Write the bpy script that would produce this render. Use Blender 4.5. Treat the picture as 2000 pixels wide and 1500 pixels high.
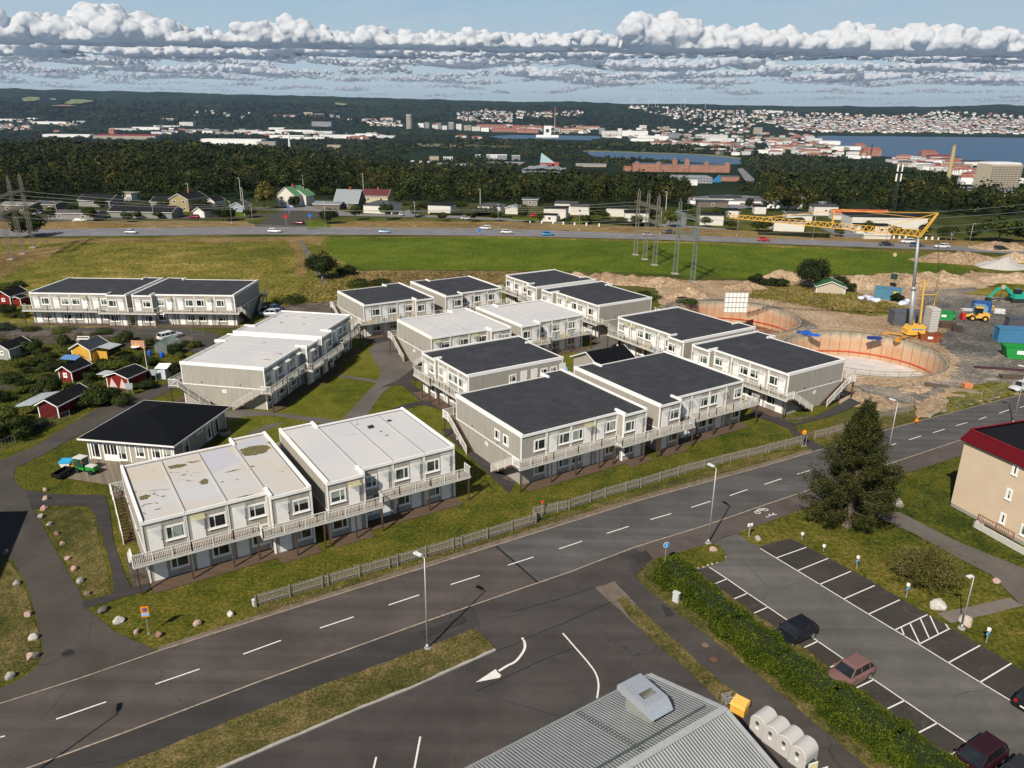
import bpy,bmesh,math,random
import numpy as np
from math import sin,cos,pi,radians,sqrt,atan2
from mathutils import Vector,Matrix
random.seed(7);RNG=np.random.default_rng(7)
scene=bpy.context.scene
for o in list(bpy.data.objects):bpy.data.objects.remove(o)
# -- camera
F_PX,PITCH,ROLL,CAM_H=1480.6,0.341508,0.00942947,40.0
cp,sp_,cr,sr=cos(PITCH),sin(PITCH),cos(ROLL),sin(ROLL)
FWD=Vector((0,cp,-sp_));UP0=Vector((0,sp_,cp));RT0=Vector((1,0,0))
RIGHT=RT0*cr+UP0*sr;UP=UP0*cr-RT0*sr
CAM=Vector((0,0,CAM_H))
cd=bpy.data.cameras.new('camera');co=bpy.data.objects.new('camera',cd)
scene.collection.objects.link(co);scene.camera=co
m=Matrix((RIGHT,UP,-FWD)).transposed().to_4x4();m.translation=CAM;co.matrix_world=m
cd.sensor_width=36.0;cd.lens=36.0*F_PX/2000;cd.clip_start=0.5;cd.clip_end=250000
# -- light
SUN_AZ,SUN_EL=radians(208.7),radians(43.0)
sd=bpy.data.lights.new('sun','SUN');sd.energy=5.0;sd.angle=radians(0.53);sd.color=(1.0,0.92,0.80)
so=bpy.data.objects.new('sun',sd);scene.collection.objects.link(so)
tosun=Vector((sin(SUN_AZ)*cos(SUN_EL),cos(SUN_AZ)*cos(SUN_EL),sin(SUN_EL)))
so.rotation_euler=tosun.to_track_quat('Z','Y').to_euler()
scene.view_settings.view_transform='Standard';scene.view_settings.look='None'
scene.view_settings.exposure=0.14;scene.view_settings.gamma=1.0
scene.render.engine='CYCLES'
class NT:
 """small helper for node trees"""
 def __init__(s,tree):s.t=tree;s.n=tree.nodes;s.l=tree.links
 def add(s,typ,**kw):
  n=s.n.new(typ)
  for k,v in kw.items():setattr(n,k,v)
  return n
 def inp(s,sock,v):
  if v is None:return
  if isinstance(v,bpy.types.NodeSocket):s.l.new(v,sock)
  else:
   try:sock.default_value=v
   except Exception:sock.default_value=tuple(v)+(1,)
 def math(s,op,a,b=None,c=None,clamp=False):
  n=s.add('ShaderNodeMath',operation=op,use_clamp=clamp)
  for i,v in enumerate((a,b,c)):s.inp(n.inputs[i],v)
  return n.outputs[0]
 def vmath(s,op,a,b=None):
  n=s.add('ShaderNodeVectorMath',operation=op)
  s.inp(n.inputs[0],a);s.inp(n.inputs[1],b)if b is not None else None
  return n.outputs[1]if op in('LENGTH','DOT_PRODUCT')else n.outputs[0]
 def noise(s,vec,scale,detail=4,rough=0.55,dist=0.0,dims='3D'):
  n=s.add('ShaderNodeTexNoise',noise_dimensions=dims)
  s.inp(n.inputs['Vector'],vec);s.inp(n.inputs['Scale'],scale);n.inputs['Detail'].default_value=detail
  n.inputs['Roughness'].default_value=rough;n.inputs['Distortion'].default_value=dist
  return n.outputs[0]
 def ramp(s,f,stops,interp='LINEAR'):
  n=s.add('ShaderNodeValToRGB');s.inp(n.inputs[0],f);cr_=n.color_ramp;cr_.interpolation=interp
  while len(cr_.elements)<len(stops):cr_.elements.new(0.5)
  for e,(p,c)in zip(cr_.elements,stops):
   e.position=p;e.color=(c,c,c,1)if isinstance(c,(int,float))else tuple(c)+(1,)
  return n.outputs[0]
 def mix(s,f,a,b,blend='MIX'):
  n=s.add('ShaderNodeMix',data_type='RGBA',blend_type=blend)
  s.inp(n.inputs[0],f);s.inp(n.inputs[6],a if isinstance(a,bpy.types.NodeSocket)else tuple(a)+(1,))
  s.inp(n.inputs[7],b if isinstance(b,bpy.types.NodeSocket)else tuple(b)+(1,))
  return n.outputs[2]
 def mapr(s,v,a,b,c=0.0,d=1.0,smooth=False):
  n=s.add('ShaderNodeMapRange',interpolation_type='SMOOTHSTEP' if smooth else 'LINEAR')
  s.inp(n.inputs[0],v)
  for i,x in enumerate((a,b,c,d)):s.inp(n.inputs[1+i],x)
  return n.outputs[0]
 def comb(s,x,y,z):
  n=s.add('ShaderNodeCombineXYZ')
  for i,v in enumerate((x,y,z)):s.inp(n.inputs[i],v)
  return n.outputs[0]
  # -- sky
world=bpy.data.worlds.new('World');scene.world=world;world.use_nodes=True
T=NT(world.node_tree);T.n.clear()
sky=T.add('ShaderNodeTexSky',sky_type='NISHITA',sun_disc=False,sun_elevation=SUN_EL,sun_rotation=SUN_AZ,altitude=200,air_density=1.0,dust_density=0.6,ozone_density=1.5)
skyc=T.mix(1.0,sky.outputs[0],(0.055,0.055,0.055),'MULTIPLY')
bg=T.add('ShaderNodeBackground');T.l.new(skyc,bg.inputs[0]);bg.inputs[1].default_value=1.0
wo=T.add('ShaderNodeOutputWorld');T.l.new(bg.outputs[0],wo.inputs[0])
try:world.cycles.sampling_method='MANUAL';world.cycles.sample_map_resolution=256
except Exception:pass
# the low band of sky with its cloud rows, on a far dome ring
skymat=bpy.data.materials.new('cloudy_sky');skymat.use_nodes=True
T=NT(skymat.node_tree);T.n.clear()
geo=T.add('ShaderNodeNewGeometry').outputs['Position']
sx=T.add('ShaderNodeSeparateXYZ');T.l.new(geo,sx.inputs[0])
az=T.math('ARCTAN2',sx.outputs[0],sx.outputs[1])
hor=T.math('SQRT',T.math('ADD',T.math('MULTIPLY',sx.outputs[0],sx.outputs[0]),T.math('MULTIPLY',sx.outputs[1],sx.outputs[1])))
el=T.math('DIVIDE',T.math('SUBTRACT',sx.outputs[2],CAM_H),hor)
base=T.ramp(T.mapr(el,0.0,0.26),[(0.0,(0.50,0.60,0.64)),(0.14,(0.46,0.57,0.63)),(0.40,(0.38,0.51,0.61)),(0.55,(0.31,0.47,0.62)),(1.0,(0.18,0.36,0.56))])
# thin high veil
veil=T.noise(T.comb(T.math('MULTIPLY',az,5.0),T.math('MULTIPLY',el,22.0),3.3),1.6,6,0.6,0.6)
base=T.mix(T.mapr(veil,0.45,0.8,0.0,0.45),base,(0.50,0.57,0.62))
c=base
em=T.add('ShaderNodeEmission');T.l.new(c,em.inputs[0]);em.inputs[1].default_value=1.0
mo=T.add('ShaderNodeOutputMaterial');T.l.new(em.outputs[0],mo.inputs[0])
try:skymat.cycles.emission_sampling='NONE'
except Exception:pass
def sky_dome():
 R_=90000.0;n=96;me=bpy.data.meshes.new('sky');vs=[];fs=[]
 rows_=[(-3.0,R_),(4.0,R_),(9.0,R_),(15.0,R_)]
 for e_,r_ in rows_:
  for k in range(n):a_=2*pi*k/n;vs.append((r_*sin(a_),r_*cos(a_),CAM_H+r_*math.tan(radians(e_))))
 for i in range(3):
  for k in range(n):fs.append((i*n+k,i*n+(k+1)%n,(i+1)*n+(k+1)%n,(i+1)*n+k))
 me.from_pydata(vs,[],fs);me.materials.append(skymat);o=bpy.data.objects.new('sky',me);scene.collection.objects.link(o);o['kind']='structure'
 for p_ in me.polygons:p_.use_smooth=True
sky_dome()
# -- terrain and projection
def ray(u,v):return RIGHT*((u-1000)/F_PX)-UP*((v-750)/F_PX)+FWD
def sst(x,a,b):
 t=min(1.0,max(0.0,(x-a)/(b-a)));return t*t*(3-2*t)
from mathutils.noise import noise as mnz
LOW=-88.0
_CR=[(-2500,36),(-400,36),(0,36.5),(150,34),(300,32.5),(500,29.5),(700,26),(860,24.5),(1000,21.5),(1110,23.5),(1200,20),(1330,20.5),(1450,19),(1600,19),(1780,20),(1890,25),(2000,20),(2400,20),(4500,22)]
def crest(u):
 for(a,x),(b,y)in zip(_CR,_CR[1:]):
  if u<=b:return x+(y-x)*max(0.0,(u-a)/(b-a))
 return 20
def terrain(x,y):
 r=sqrt(x*x+y*y)
 if r<330:return 0.0
 yy=max(y,1.0)
 u=1000+max(-2500,min(3500,x/yy*F_PX*1.0))if y>0 else(-1500 if x<0 else 3500)
 D=max(y,r*0.6)
 w=sst(u,420,950)
 zl=-(D-360)*0.02 if D>360 else 0.0
 if D>1100:zl=-14.8+(LOW+14.8)*sst(D,1100,2400)
 zr=LOW*min(1.0,max(0.0,(D-360)/1440))if D>360 else 0.0
 z=zl*(1-w)+zr*w
 # hills
 s=5600+330*sst(u,1480,1600)
 e=10500
 if D>s:
  t=min(1.0,(D-s)/(e-s))
  top=40+e*(crest(u))/1480.0*1.05
  mid=sin(x*0.0011+y*0.0004)*sin(y*0.0013-x*0.0006)
  shape=t**0.85
  z=z+(top-LOW)*shape+45*mid*sin(pi*t)*min(1,t*3)
  if t>.04:z+=min(1,t*6)*(15*mnz((x*.0045,y*.0045,1.0))+9*mnz((x*.014,y*.014,5.0)))
  if D>e:z=LOW+(top-LOW)*max(0.0,1-((D-e)/9000.0))
 return z
def G(u,v,z=0.0):
 d=ray(u,v);t=(z-CAM_H)/d.z
 return Vector((d.x*t,d.y*t,z))
def U(u,v):
 """where the view ray meets the terrain"""
 d=ray(u,v);d=d/d.y
 lo=30.0;step=8.0
 D=lo
 while D<12500:
  p=CAM+d*D
  if p.z<=terrain(p.x,p.y):break
  lo=D;D+=max(4.0,D*0.01)
 hi=D
 for _ in range(14):
  mid=(lo+hi)/2;p=CAM+d*mid
  if p.z<=terrain(p.x,p.y):hi=mid
  else:lo=mid
 p=CAM+d*hi
 return Vector((p.x,p.y,terrain(p.x,p.y)))
def PX(p):
 r=Vector(p)-CAM;z=r.dot(FWD)
 if z<1:return(-9999,-9999)
 return(1000+F_PX*r.dot(RIGHT)/z,750-F_PX*r.dot(UP)/z)
def inside(pt,poly):
 x,y=pt;c_=False;j=len(poly)-1
 for i in range(len(poly)):
  xi,yi=poly[i];xj,yj=poly[j]
  if(yi>y)!=(yj>y)and x<(xj-xi)*(y-yi)/(yj-yi)+xi:c_=not c_
  j=i
 return c_
 # -- object helpers
COL=scene.collection
def tag(o,label=None,cat=None,group=None,kind=None):
 if label:o['label']=label
 if cat:o['category']=cat
 if group:o['group']=group
 if kind:o['kind']=kind
 return o
def thing(name,loc,label,cat,group=None):
 o=bpy.data.objects.new(name,None);COL.objects.link(o);o.location=loc
 o.empty_display_size=0.5
 return tag(o,label,cat,group)
def root_loc(o):
 l=Vector((0,0,0))
 while o is not None:l+=Vector(o.location);o=o.parent
 return l
class MB:
 def __init__(s):s.v=[];s.f=[]
 def box(s,p,a,b,c):
  p=Vector(p);a=Vector(a);b=Vector(b);c=Vector(c);i=len(s.v)
  s.v+=[p,p+a,p+a+b,p+b,p+c,p+a+c,p+a+b+c,p+b+c]
  q=[(0,3,2,1),(4,5,6,7),(0,1,5,4),(1,2,6,5),(2,3,7,6),(3,0,4,7)]
  if a.cross(b).dot(c)<0:q=[tuple(reversed(t))for t in q]
  s.f+=[tuple(i+k for k in t)for t in q];return s
 def cbox(s,c,sx_,sy_,sz_,ang=0.0):
  """box centred in x,y on c, standing on c.z"""
  a=Vector((cos(ang),sin(ang),0))*sx_;b=Vector((-sin(ang),cos(ang),0))*sy_
  return s.box(Vector(c)-a/2-b/2,a,b,(0,0,sz_))
 def tube(s,p0,p1,r0,r1=None,n=8,cap=True):
  p0=Vector(p0);p1=Vector(p1);r1=r0 if r1 is None else r1
  d=(p1-p0).normalized();x=d.orthogonal().normalized();y=d.cross(x);i=len(s.v)
  for k in range(n):
   a=2*pi*k/n;s.v.append(p0+(x*cos(a)+y*sin(a))*r0)
  for k in range(n):
   a=2*pi*k/n;s.v.append(p1+(x*cos(a)+y*sin(a))*r1)
  for k in range(n):s.f.append((i+k,i+(k+1)%n,i+n+(k+1)%n,i+n+k))
  if cap:s.f.append(tuple(i+n-1-k for k in range(n)));s.f.append(tuple(i+n+k for k in range(n)))
  return s
 def bar(s,p0,p1,w,h=None):
  """square bar between two points"""
  p0=Vector(p0);p1=Vector(p1);h=w if h is None else h
  d=p1-p0;x=d.cross(Vector((0,0,1)))
  x=x.normalized()if x.length>1e-6 else Vector((1,0,0))
  y=x.cross(d).normalized()
  return s.box(p0-x*w/2-y*h/2,x*w,y*h,d)
 def prism(s,pts,z0,z1):
  i=len(s.v);n=len(pts)
  ar=sum(pts[k][0]*pts[(k+1)%n][1]-pts[(k+1)%n][0]*pts[k][1]for k in range(n))
  if ar<0:pts=list(reversed(pts))
  s.v+=[Vector((p[0],p[1],z0))for p in pts]+[Vector((p[0],p[1],z1))for p in pts]
  s.f.append(tuple(i+n-1-k for k in range(n)));s.f.append(tuple(i+n+k for k in range(n)))
  for k in range(n):s.f.append((i+k,i+(k+1)%n,i+n+(k+1)%n,i+n+k))
  return s
 def quad(s,*p):
  i=len(s.v);s.v+=[Vector(q)for q in p];s.f.append(tuple(range(i,i+len(p))));return s
 def build(s,name,mat,parent=None,smooth=False):
  off=root_loc(parent)if parent else Vector((0,0,0))
  me=bpy.data.meshes.new(name)
  me.from_pydata([tuple(v-off)for v in s.v],[],s.f);me.materials.append(mat)
  if smooth:me.polygons.foreach_set('use_smooth',[True]*len(me.polygons))
  me.update()
  o=bpy.data.objects.new(name,me);COL.objects.link(o);o.parent=parent
  return o
def kids(o):return[c for c in bpy.data.objects if c.parent is o]
def copy_thing(proto,loc,rz=0.0,sc=None,label=None,group=None,_k={}):
 if proto.name not in _k:_k[proto.name]=[(c_,kids(c_))for c_ in kids(proto)]
 r=proto.copy();COL.objects.link(r);r.location=loc;r.rotation_euler=(0,0,rz)
 if sc is not None:r.scale=sc if hasattr(sc,'__len__')else(sc,sc,sc)
 if label:r['label']=label
 if group:r['group']=group
 for ch,gs in _k[proto.name]:
  c_=ch.copy();COL.objects.link(c_);c_.parent=r
  for g in gs:d=g.copy();COL.objects.link(d);d.parent=c_
 return r
def mesh_np(name,V,Fq,mat,parent=None,smooth=False,cols=None):
 """fast mesh from numpy arrays: V (n,3), Fq (m,3 or 4)"""
 me=bpy.data.meshes.new(name);k=Fq.shape[1]
 me.vertices.add(len(V));me.vertices.foreach_set('co',np.asarray(V,dtype=np.float32).ravel())
 me.loops.add(Fq.size);me.loops.foreach_set('vertex_index',Fq.astype(np.int32).ravel())
 me.polygons.add(len(Fq));me.polygons.foreach_set('loop_start',np.arange(0,Fq.size,k,dtype=np.int32))
 me.polygons.foreach_set('loop_total',np.full(len(Fq),k,dtype=np.int32))
 me.update(calc_edges=True);me.validate();me.materials.append(mat)
 if smooth:me.polygons.foreach_set('use_smooth',[True]*len(me.polygons))
 o=bpy.data.objects.new(name,me);COL.objects.link(o);o.parent=parent
 return o
 # -- materials
MATS={}
def mat_base(name):
 m_=bpy.data.materials.new(name);m_.use_nodes=True;t=NT(m_.node_tree)
 b=[n for n in t.n if n.type=='BSDF_PRINCIPLED'][0]
 return m_,t,b
def M(col,rough=0.8,metal=0.0,var=0.10,scale=3.0,bump=0.0,name=None,spec=0.3,grime=0.0):
 """painted or plain surface: colour with slight mottling and optional grime"""
 key=(tuple(round(c_,3)for c_ in col),rough,metal,var,scale,bump,spec,grime)
 if key in MATS:return MATS[key]
 m_,t,b=mat_base(name or 'surface');P=t.add('ShaderNodeTexCoord').outputs['Object']
 n=t.noise(P,scale,5,0.6)
 f=t.mapr(n,0.3,0.7,1-var,1+var)
 cc=t.vmath('SCALE',col,None);cc.node.inputs[0].default_value=col;t.inp(cc.node.inputs['Scale'],f)
 if grime:
  g=t.noise(P,scale*0.35,6,0.7,0.8)
  cc=t.mix(t.mapr(g,0.52,0.75,0.0,grime),cc,(0.07,0.06,0.05))
 t.l.new(cc,b.inputs['Base Color']);b.inputs['Roughness'].default_value=rough;b.inputs['Metallic'].default_value=metal
 b.inputs['Specular IOR Level'].default_value=spec
 if bump:
  bn=t.add('ShaderNodeBump');bn.inputs['Strength'].default_value=bump;bn.inputs['Distance'].default_value=0.03
  t.l.new(n,bn.inputs['Height']);t.l.new(bn.outputs[0],b.inputs['Normal'])
 MATS[key]=m_;return m_
def pos(t):return t.add('ShaderNodeNewGeometry').outputs['Position']
def m_grass(name,cols,scale=1.0,weeds=0.0,bump=0.5):
 """lawn: blotches of green and dry straw at several sizes"""
 m_,t,b=mat_base(name);P=pos(t)
 n1=t.noise(P,0.05*scale,5,0.6,0.4);n2=t.noise(P,0.35*scale,5,0.65,0.5);n3=t.noise(P,3.2*scale,5,0.7)
 n4=t.noise(P,9.0*scale,3,0.7)
 f=t.math('ADD',t.math('MULTIPLY',n1,0.35),t.math('ADD',t.math('MULTIPLY',n2,0.35),t.math('MULTIPLY',n3,0.30)))
 c_=t.ramp(f,[(0.40,cols[0]),(0.48,cols[1]),(0.545,cols[2]),(0.63,cols[3])])
 k=t.mapr(n3,0.3,0.72,0.55,1.45);k=t.math('MULTIPLY',k,t.mapr(n4,0.3,0.7,0.7,1.3))
 c_=t.vmath('SCALE',c_,None);t.inp(c_.node.inputs['Scale'],k)
 if weeds:
  vo=t.add('ShaderNodeTexVoronoi');t.l.new(P,vo.inputs['Vector']);vo.inputs['Scale'].default_value=1.6
  w=t.math('MULTIPLY',t.mapr(vo.outputs['Distance'],0.05,0.07,1.0,0.0),t.mapr(n2,0.5,0.56))
  c_=t.mix(t.math('MULTIPLY',w,weeds),c_,(0.6,0.6,0.5))
 t.l.new(c_,b.inputs['Base Color']);b.inputs['Roughness'].default_value=0.95;b.inputs['Specular IOR Level'].default_value=0.1
 bn=t.add('ShaderNodeBump');bn.inputs['Strength'].default_value=bump;bn.inputs['Distance'].default_value=0.25
 t.l.new(t.math('ADD',n3,t.math('MULTIPLY',n4,0.6)),bn.inputs['Height']);t.l.new(bn.outputs[0],b.inputs['Normal'])
 return m_
def m_asphalt(name,col,ang=None,streak=0.25,tint=(0,0,0),patch=0.2,spots=0.0):
 m_,t,b=mat_base(name);P=pos(t)
 fine=t.noise(P,26.0,3,0.8);n1=t.noise(P,0.18,6,0.6,0.6);n2=t.noise(P,1.3,5,0.65)
 k=t.mapr(n1,0.3,0.7,1-patch,1+patch);k=t.math('MULTIPLY',k,t.mapr(n2,0.3,0.7,0.93,1.07))
 k=t.math('MULTIPLY',k,t.mapr(fine,0.3,0.7,0.82,1.2))
 if ang is not None:
  mp=t.add('ShaderNodeMapping');t.l.new(P,mp.inputs[0]);mp.inputs['Rotation'].default_value=(0,0,-ang);mp.inputs['Scale'].default_value=(0.012,1.0,1.0)
  s1=t.noise(mp.outputs[0],0.75,3,0.55);k=t.math('MULTIPLY',k,t.mapr(s1,0.32,0.68,1-streak,1+streak))
 c_=t.vmath('SCALE',col,None);c_.node.inputs[0].default_value=col;t.inp(c_.node.inputs['Scale'],k)
 crack=t.add('ShaderNodeTexVoronoi',feature='DISTANCE_TO_EDGE');
 t.l.new(t.vmath('ADD',P,t.vmath('SCALE',t.noise(P,0.8,3),None)),crack.inputs['Vector']);crack.inputs['Scale'].default_value=0.09
 cm=t.math('MULTIPLY',t.mapr(crack.outputs['Distance'],0.0,0.004,0.55,0.0),t.mapr(n1,0.45,0.55))
 c_=t.mix(cm,c_,(0.012,0.012,0.012))
 if spots:
  sp2=t.noise(P,0.45,6,0.75,1.2);c_=t.mix(t.mapr(sp2,0.58,0.72,0.0,spots),c_,(0.17,0.15,0.13))
  sp3=t.noise(P,0.7,4,0.7,0.5);c_=t.mix(t.mapr(sp3,0.6,0.75,0.0,spots),c_,(0.025,0.024,0.024))
 t.l.new(c_,b.inputs['Base Color']);b.inputs['Roughness'].default_value=0.9;b.inputs['Specular IOR Level'].default_value=0.1
 bn=t.add('ShaderNodeBump');bn.inputs['Strength'].default_value=0.25;bn.inputs['Distance'].default_value=0.01
 t.l.new(fine,bn.inputs['Height']);t.l.new(bn.outputs[0],b.inputs['Normal'])
 return m_
def m_boards(name,col,ang=0.0,pitch_=0.16,dark=0.72,axis='h',var=0.12,rough=0.8,bump=0.6):
 """vertical or decking boards: lines across the direction ang in plan"""
 m_,t,b=mat_base(name);P=pos(t)
 sx_=t.add('ShaderNodeSeparateXYZ');t.l.new(P,sx_.inputs[0])
 def dirc(a):return t.math('ADD',t.math('MULTIPLY',sx_.outputs[0],cos(a)),t.math('MULTIPLY',sx_.outputs[1],sin(a)))
 if axis=='h':q=t.math('ADD',dirc(ang),dirc(ang+pi/2))
 else:q=dirc(ang)
 w=t.math('ABSOLUTE',t.math('SUBTRACT',t.math('FRACT',t.math('DIVIDE',q,pitch_)),0.5))
 g=t.mapr(w,0.40,0.5,1.0,dark)
 cell=t.add('ShaderNodeTexWhiteNoise',noise_dimensions='1D');t.l.new(t.math('FLOOR',t.math('DIVIDE',q,pitch_)),cell.inputs['W'])
 k=t.math('MULTIPLY',g,t.mapr(cell.outputs[0],0,1,1-var*0.5,1+var*0.5))
 n=t.noise(t.comb(t.math('MULTIPLY',q,2.0),0.0,t.math('MULTIPLY',sx_.outputs[2],0.35)),1.1,5,0.65);k=t.math('MULTIPLY',k,t.mapr(n,0.3,0.7,1-var,1+var))
 c_=t.vmath('SCALE',col,None);c_.node.inputs[0].default_value=col;t.inp(c_.node.inputs['Scale'],k)
 t.l.new(c_,b.inputs['Base Color']);b.inputs['Roughness'].default_value=rough;b.inputs['Specular IOR Level'].default_value=0.2
 bn=t.add('ShaderNodeBump');bn.inputs['Strength'].default_value=bump;bn.inputs['Distance'].default_value=0.02
 t.l.new(g,bn.inputs['Height']);t.l.new(bn.outputs[0],b.inputs['Normal'])
 return m_
def m_leaf(name,cols,trans=0.25,patch=0.35):
 """leaves: colour differs from leaf clump to leaf clump, some light passes through"""
 m_,t,b=mat_base(name);g=t.add('ShaderNodeNewGeometry')
 r=g.outputs['Random Per Island'];P=t.add('ShaderNodeTexCoord').outputs['Object'];W=g.outputs['Position']
 n=t.noise(W,patch,3,0.6);f=t.math('ADD',t.math('MULTIPLY',r,0.5),t.math('MULTIPLY',n,0.6))
 c_=t.ramp(f,[(0.25,cols[0]),(0.55,cols[1]),(0.85,cols[2])])
 t.l.new(c_,b.inputs['Base Color']);b.inputs['Roughness'].default_value=0.75;b.inputs['Specular IOR Level'].default_value=0.12
 tr=t.add('ShaderNodeBsdfTranslucent');t.l.new(c_,tr.inputs[0])
 ms=t.add('ShaderNodeMixShader');ms.inputs[0].default_value=trans
 out=[x for x in t.n if x.type=='OUTPUT_MATERIAL'][0]
 t.l.new(b.outputs[0],ms.inputs[1]);t.l.new(tr.outputs[0],ms.inputs[2]);t.l.new(ms.outputs[0],out.inputs[0])
 return m_
def m_glass(name='window_glass',col=(0.03,0.045,0.045),curtain=None):
 key=('glass',col,curtain)
 if key in MATS:return MATS[key]
 m_,t,b=mat_base(name);P=t.add('ShaderNodeTexCoord').outputs['Object']
 n=t.noise(P,0.9,3,0.5)
 cc=t.mix(t.mapr(n,0.4,0.6),col,curtain or tuple(x*1.6 for x in col))
 t.l.new(cc,b.inputs['Base Color']);b.inputs['Roughness'].default_value=0.06;b.inputs['Specular IOR Level'].default_value=0.8
 MATS[key]=m_;return m_
ROADA=radians(31.0)
GRASS=m_grass('lawn',[(0.030,0.046,0.006),(0.070,0.080,0.009),(0.112,0.104,0.015),(0.19,0.145,0.040)],1.0,0.25)
LAWN=m_grass('courtyard_lawn',[(0.054,0.070,0.006),(0.094,0.106,0.010),(0.130,0.130,0.017),(0.18,0.150,0.038)],1.3,0.0)
VERGE=m_grass('dry_verge',[(0.045,0.052,0.012),(0.085,0.080,0.022),(0.150,0.118,0.042),(0.25,0.19,0.090)],1.6,0.5)
ROUGH=m_grass('rough_meadow',[(0.055,0.065,0.009),(0.120,0.118,0.016),(0.195,0.160,0.030),(0.40,0.29,0.10)],0.35,0.0,0.6)
STRAW=m_grass('dry_straw',[(0.12,0.085,0.030),(0.20,0.135,0.050),(0.27,0.185,0.075),(0.36,0.27,0.12)],0.8,0.0,0.8)
CROP=m_grass('crop',[(0.050,0.080,0.006),(0.076,0.112,0.008),(0.102,0.134,0.011),(0.145,0.155,0.022)],0.35,0.0,0.4)
SAND=m_grass('sand',[(0.24,0.165,0.100),(0.36,0.25,0.155),(0.45,0.33,0.215),(0.54,0.42,0.30)],0.5,0.0,1.0)
GRAVEL=m_grass('grey_gravel',[(0.085,0.079,0.074),(0.135,0.126,0.115),(0.23,0.20,0.165),(0.42,0.34,0.25)],0.5,0.0,0.6)
PEBBLE=m_grass('pebbles',[(0.10,0.075,0.065),(0.17,0.13,0.11),(0.22,0.18,0.16),(0.30,0.26,0.24)],3.0,0.0,1.0)
ASPH_OLD=m_asphalt('asphalt_brown',(0.084,0.071,0.065),ROADA,0.18)
ASPH_NEW=m_asphalt('asphalt_grey',(0.090,0.086,0.083),ROADA,0.20)
ASPH_PATH=m_asphalt('asphalt_cycle_path',(0.098,0.080,0.072),ROADA,0.06)
ASPH_DARK=m_asphalt('asphalt_dark',(0.052,0.048,0.047),ROADA,0.12)
ASPH_YARD=m_asphalt('asphalt_yard',(0.066,0.059,0.056),ROADA,0.12)
ASPH_LOT=m_asphalt('asphalt_lot',(0.112,0.106,0.097),radians(-59),0.18)
ASPH_STALL=m_asphalt('asphalt_stalls',(0.052,0.046,0.041),radians(-59),0.10,spots=0.35)
ASPH_WALK=m_asphalt('asphalt_walk',(0.118,0.105,0.094),None,0)
ASPH_LANE=m_asphalt('asphalt_lane',(0.072,0.065,0.057),None,0)
PAINT=M((0.72,0.70,0.66),0.7,var=0.14,scale=6,name='road_paint')
PAINT_OLD=M((0.34,0.28,0.22),0.8,var=0.35,scale=2.5,name='worn_road_paint')
RAILP=M((0.62,0.61,0.57),0.6,var=0.08,scale=1.5,name='railing_paint')
WHITE=M((0.86,0.85,0.82),0.6,var=0.04,scale=1.5,name='white_paint')
OFFW=M((0.60,0.58,0.53),0.7,var=0.08,scale=1.0,name='off_white_paint')
STEEL=M((0.42,0.43,0.43),0.45,0.6,0.08,name='galvanised_steel')
DARK=M((0.03,0.03,0.032),0.6,name='dark_rubber')
BROWNWOOD=M((0.085,0.050,0.032),0.85,var=0.25,scale=4,name='stained_timber')
STONE=M((0.30,0.26,0.23),0.9,var=0.25,scale=2.5,bump=0.8,name='granite')
CONC=M((0.36,0.34,0.31),0.9,var=0.18,scale=1.2,bump=0.3,name='concrete')
# -- clouds: rows of cumulus built at their real height
def cloud_mat(name,alb,trans):
 m_=bpy.data.materials.new(name);m_.use_nodes=True;t=NT(m_.node_tree);t.n.clear()
 d=t.add('ShaderNodeBsdfDiffuse');d.inputs[0].default_value=(*alb,1);tr=t.add('ShaderNodeBsdfTranslucent');tr.inputs[0].default_value=(alb[0]*.86,alb[1]*.97,min(1,alb[2]*1.14),1)  # blue tint in the translucent part: bluish underside light put into the colour
 mx=t.add('ShaderNodeMixShader');mx.inputs[0].default_value=.48;t.l.new(d.outputs[0],mx.inputs[1]);t.l.new(tr.outputs[0],mx.inputs[2])
 tp=t.add('ShaderNodeBsdfTransparent');m2=t.add('ShaderNodeMixShader');m2.inputs[0].default_value=trans
 t.l.new(mx.outputs[0],m2.inputs[1]);t.l.new(tp.outputs[0],m2.inputs[2]);o=t.add('ShaderNodeOutputMaterial');t.l.new(m2.outputs[0],o.inputs[0]);return m_
ICO=bmesh.new();bmesh.ops.create_icosphere(ICO,subdivisions=2,radius=1.0);ICO.verts.ensure_lookup_table()
ICV=np.array([v.co[:]for v in ICO.verts]);ICF=np.array([[v.index for v in f.verts]for f in ICO.faces]);ICO.free()
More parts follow.
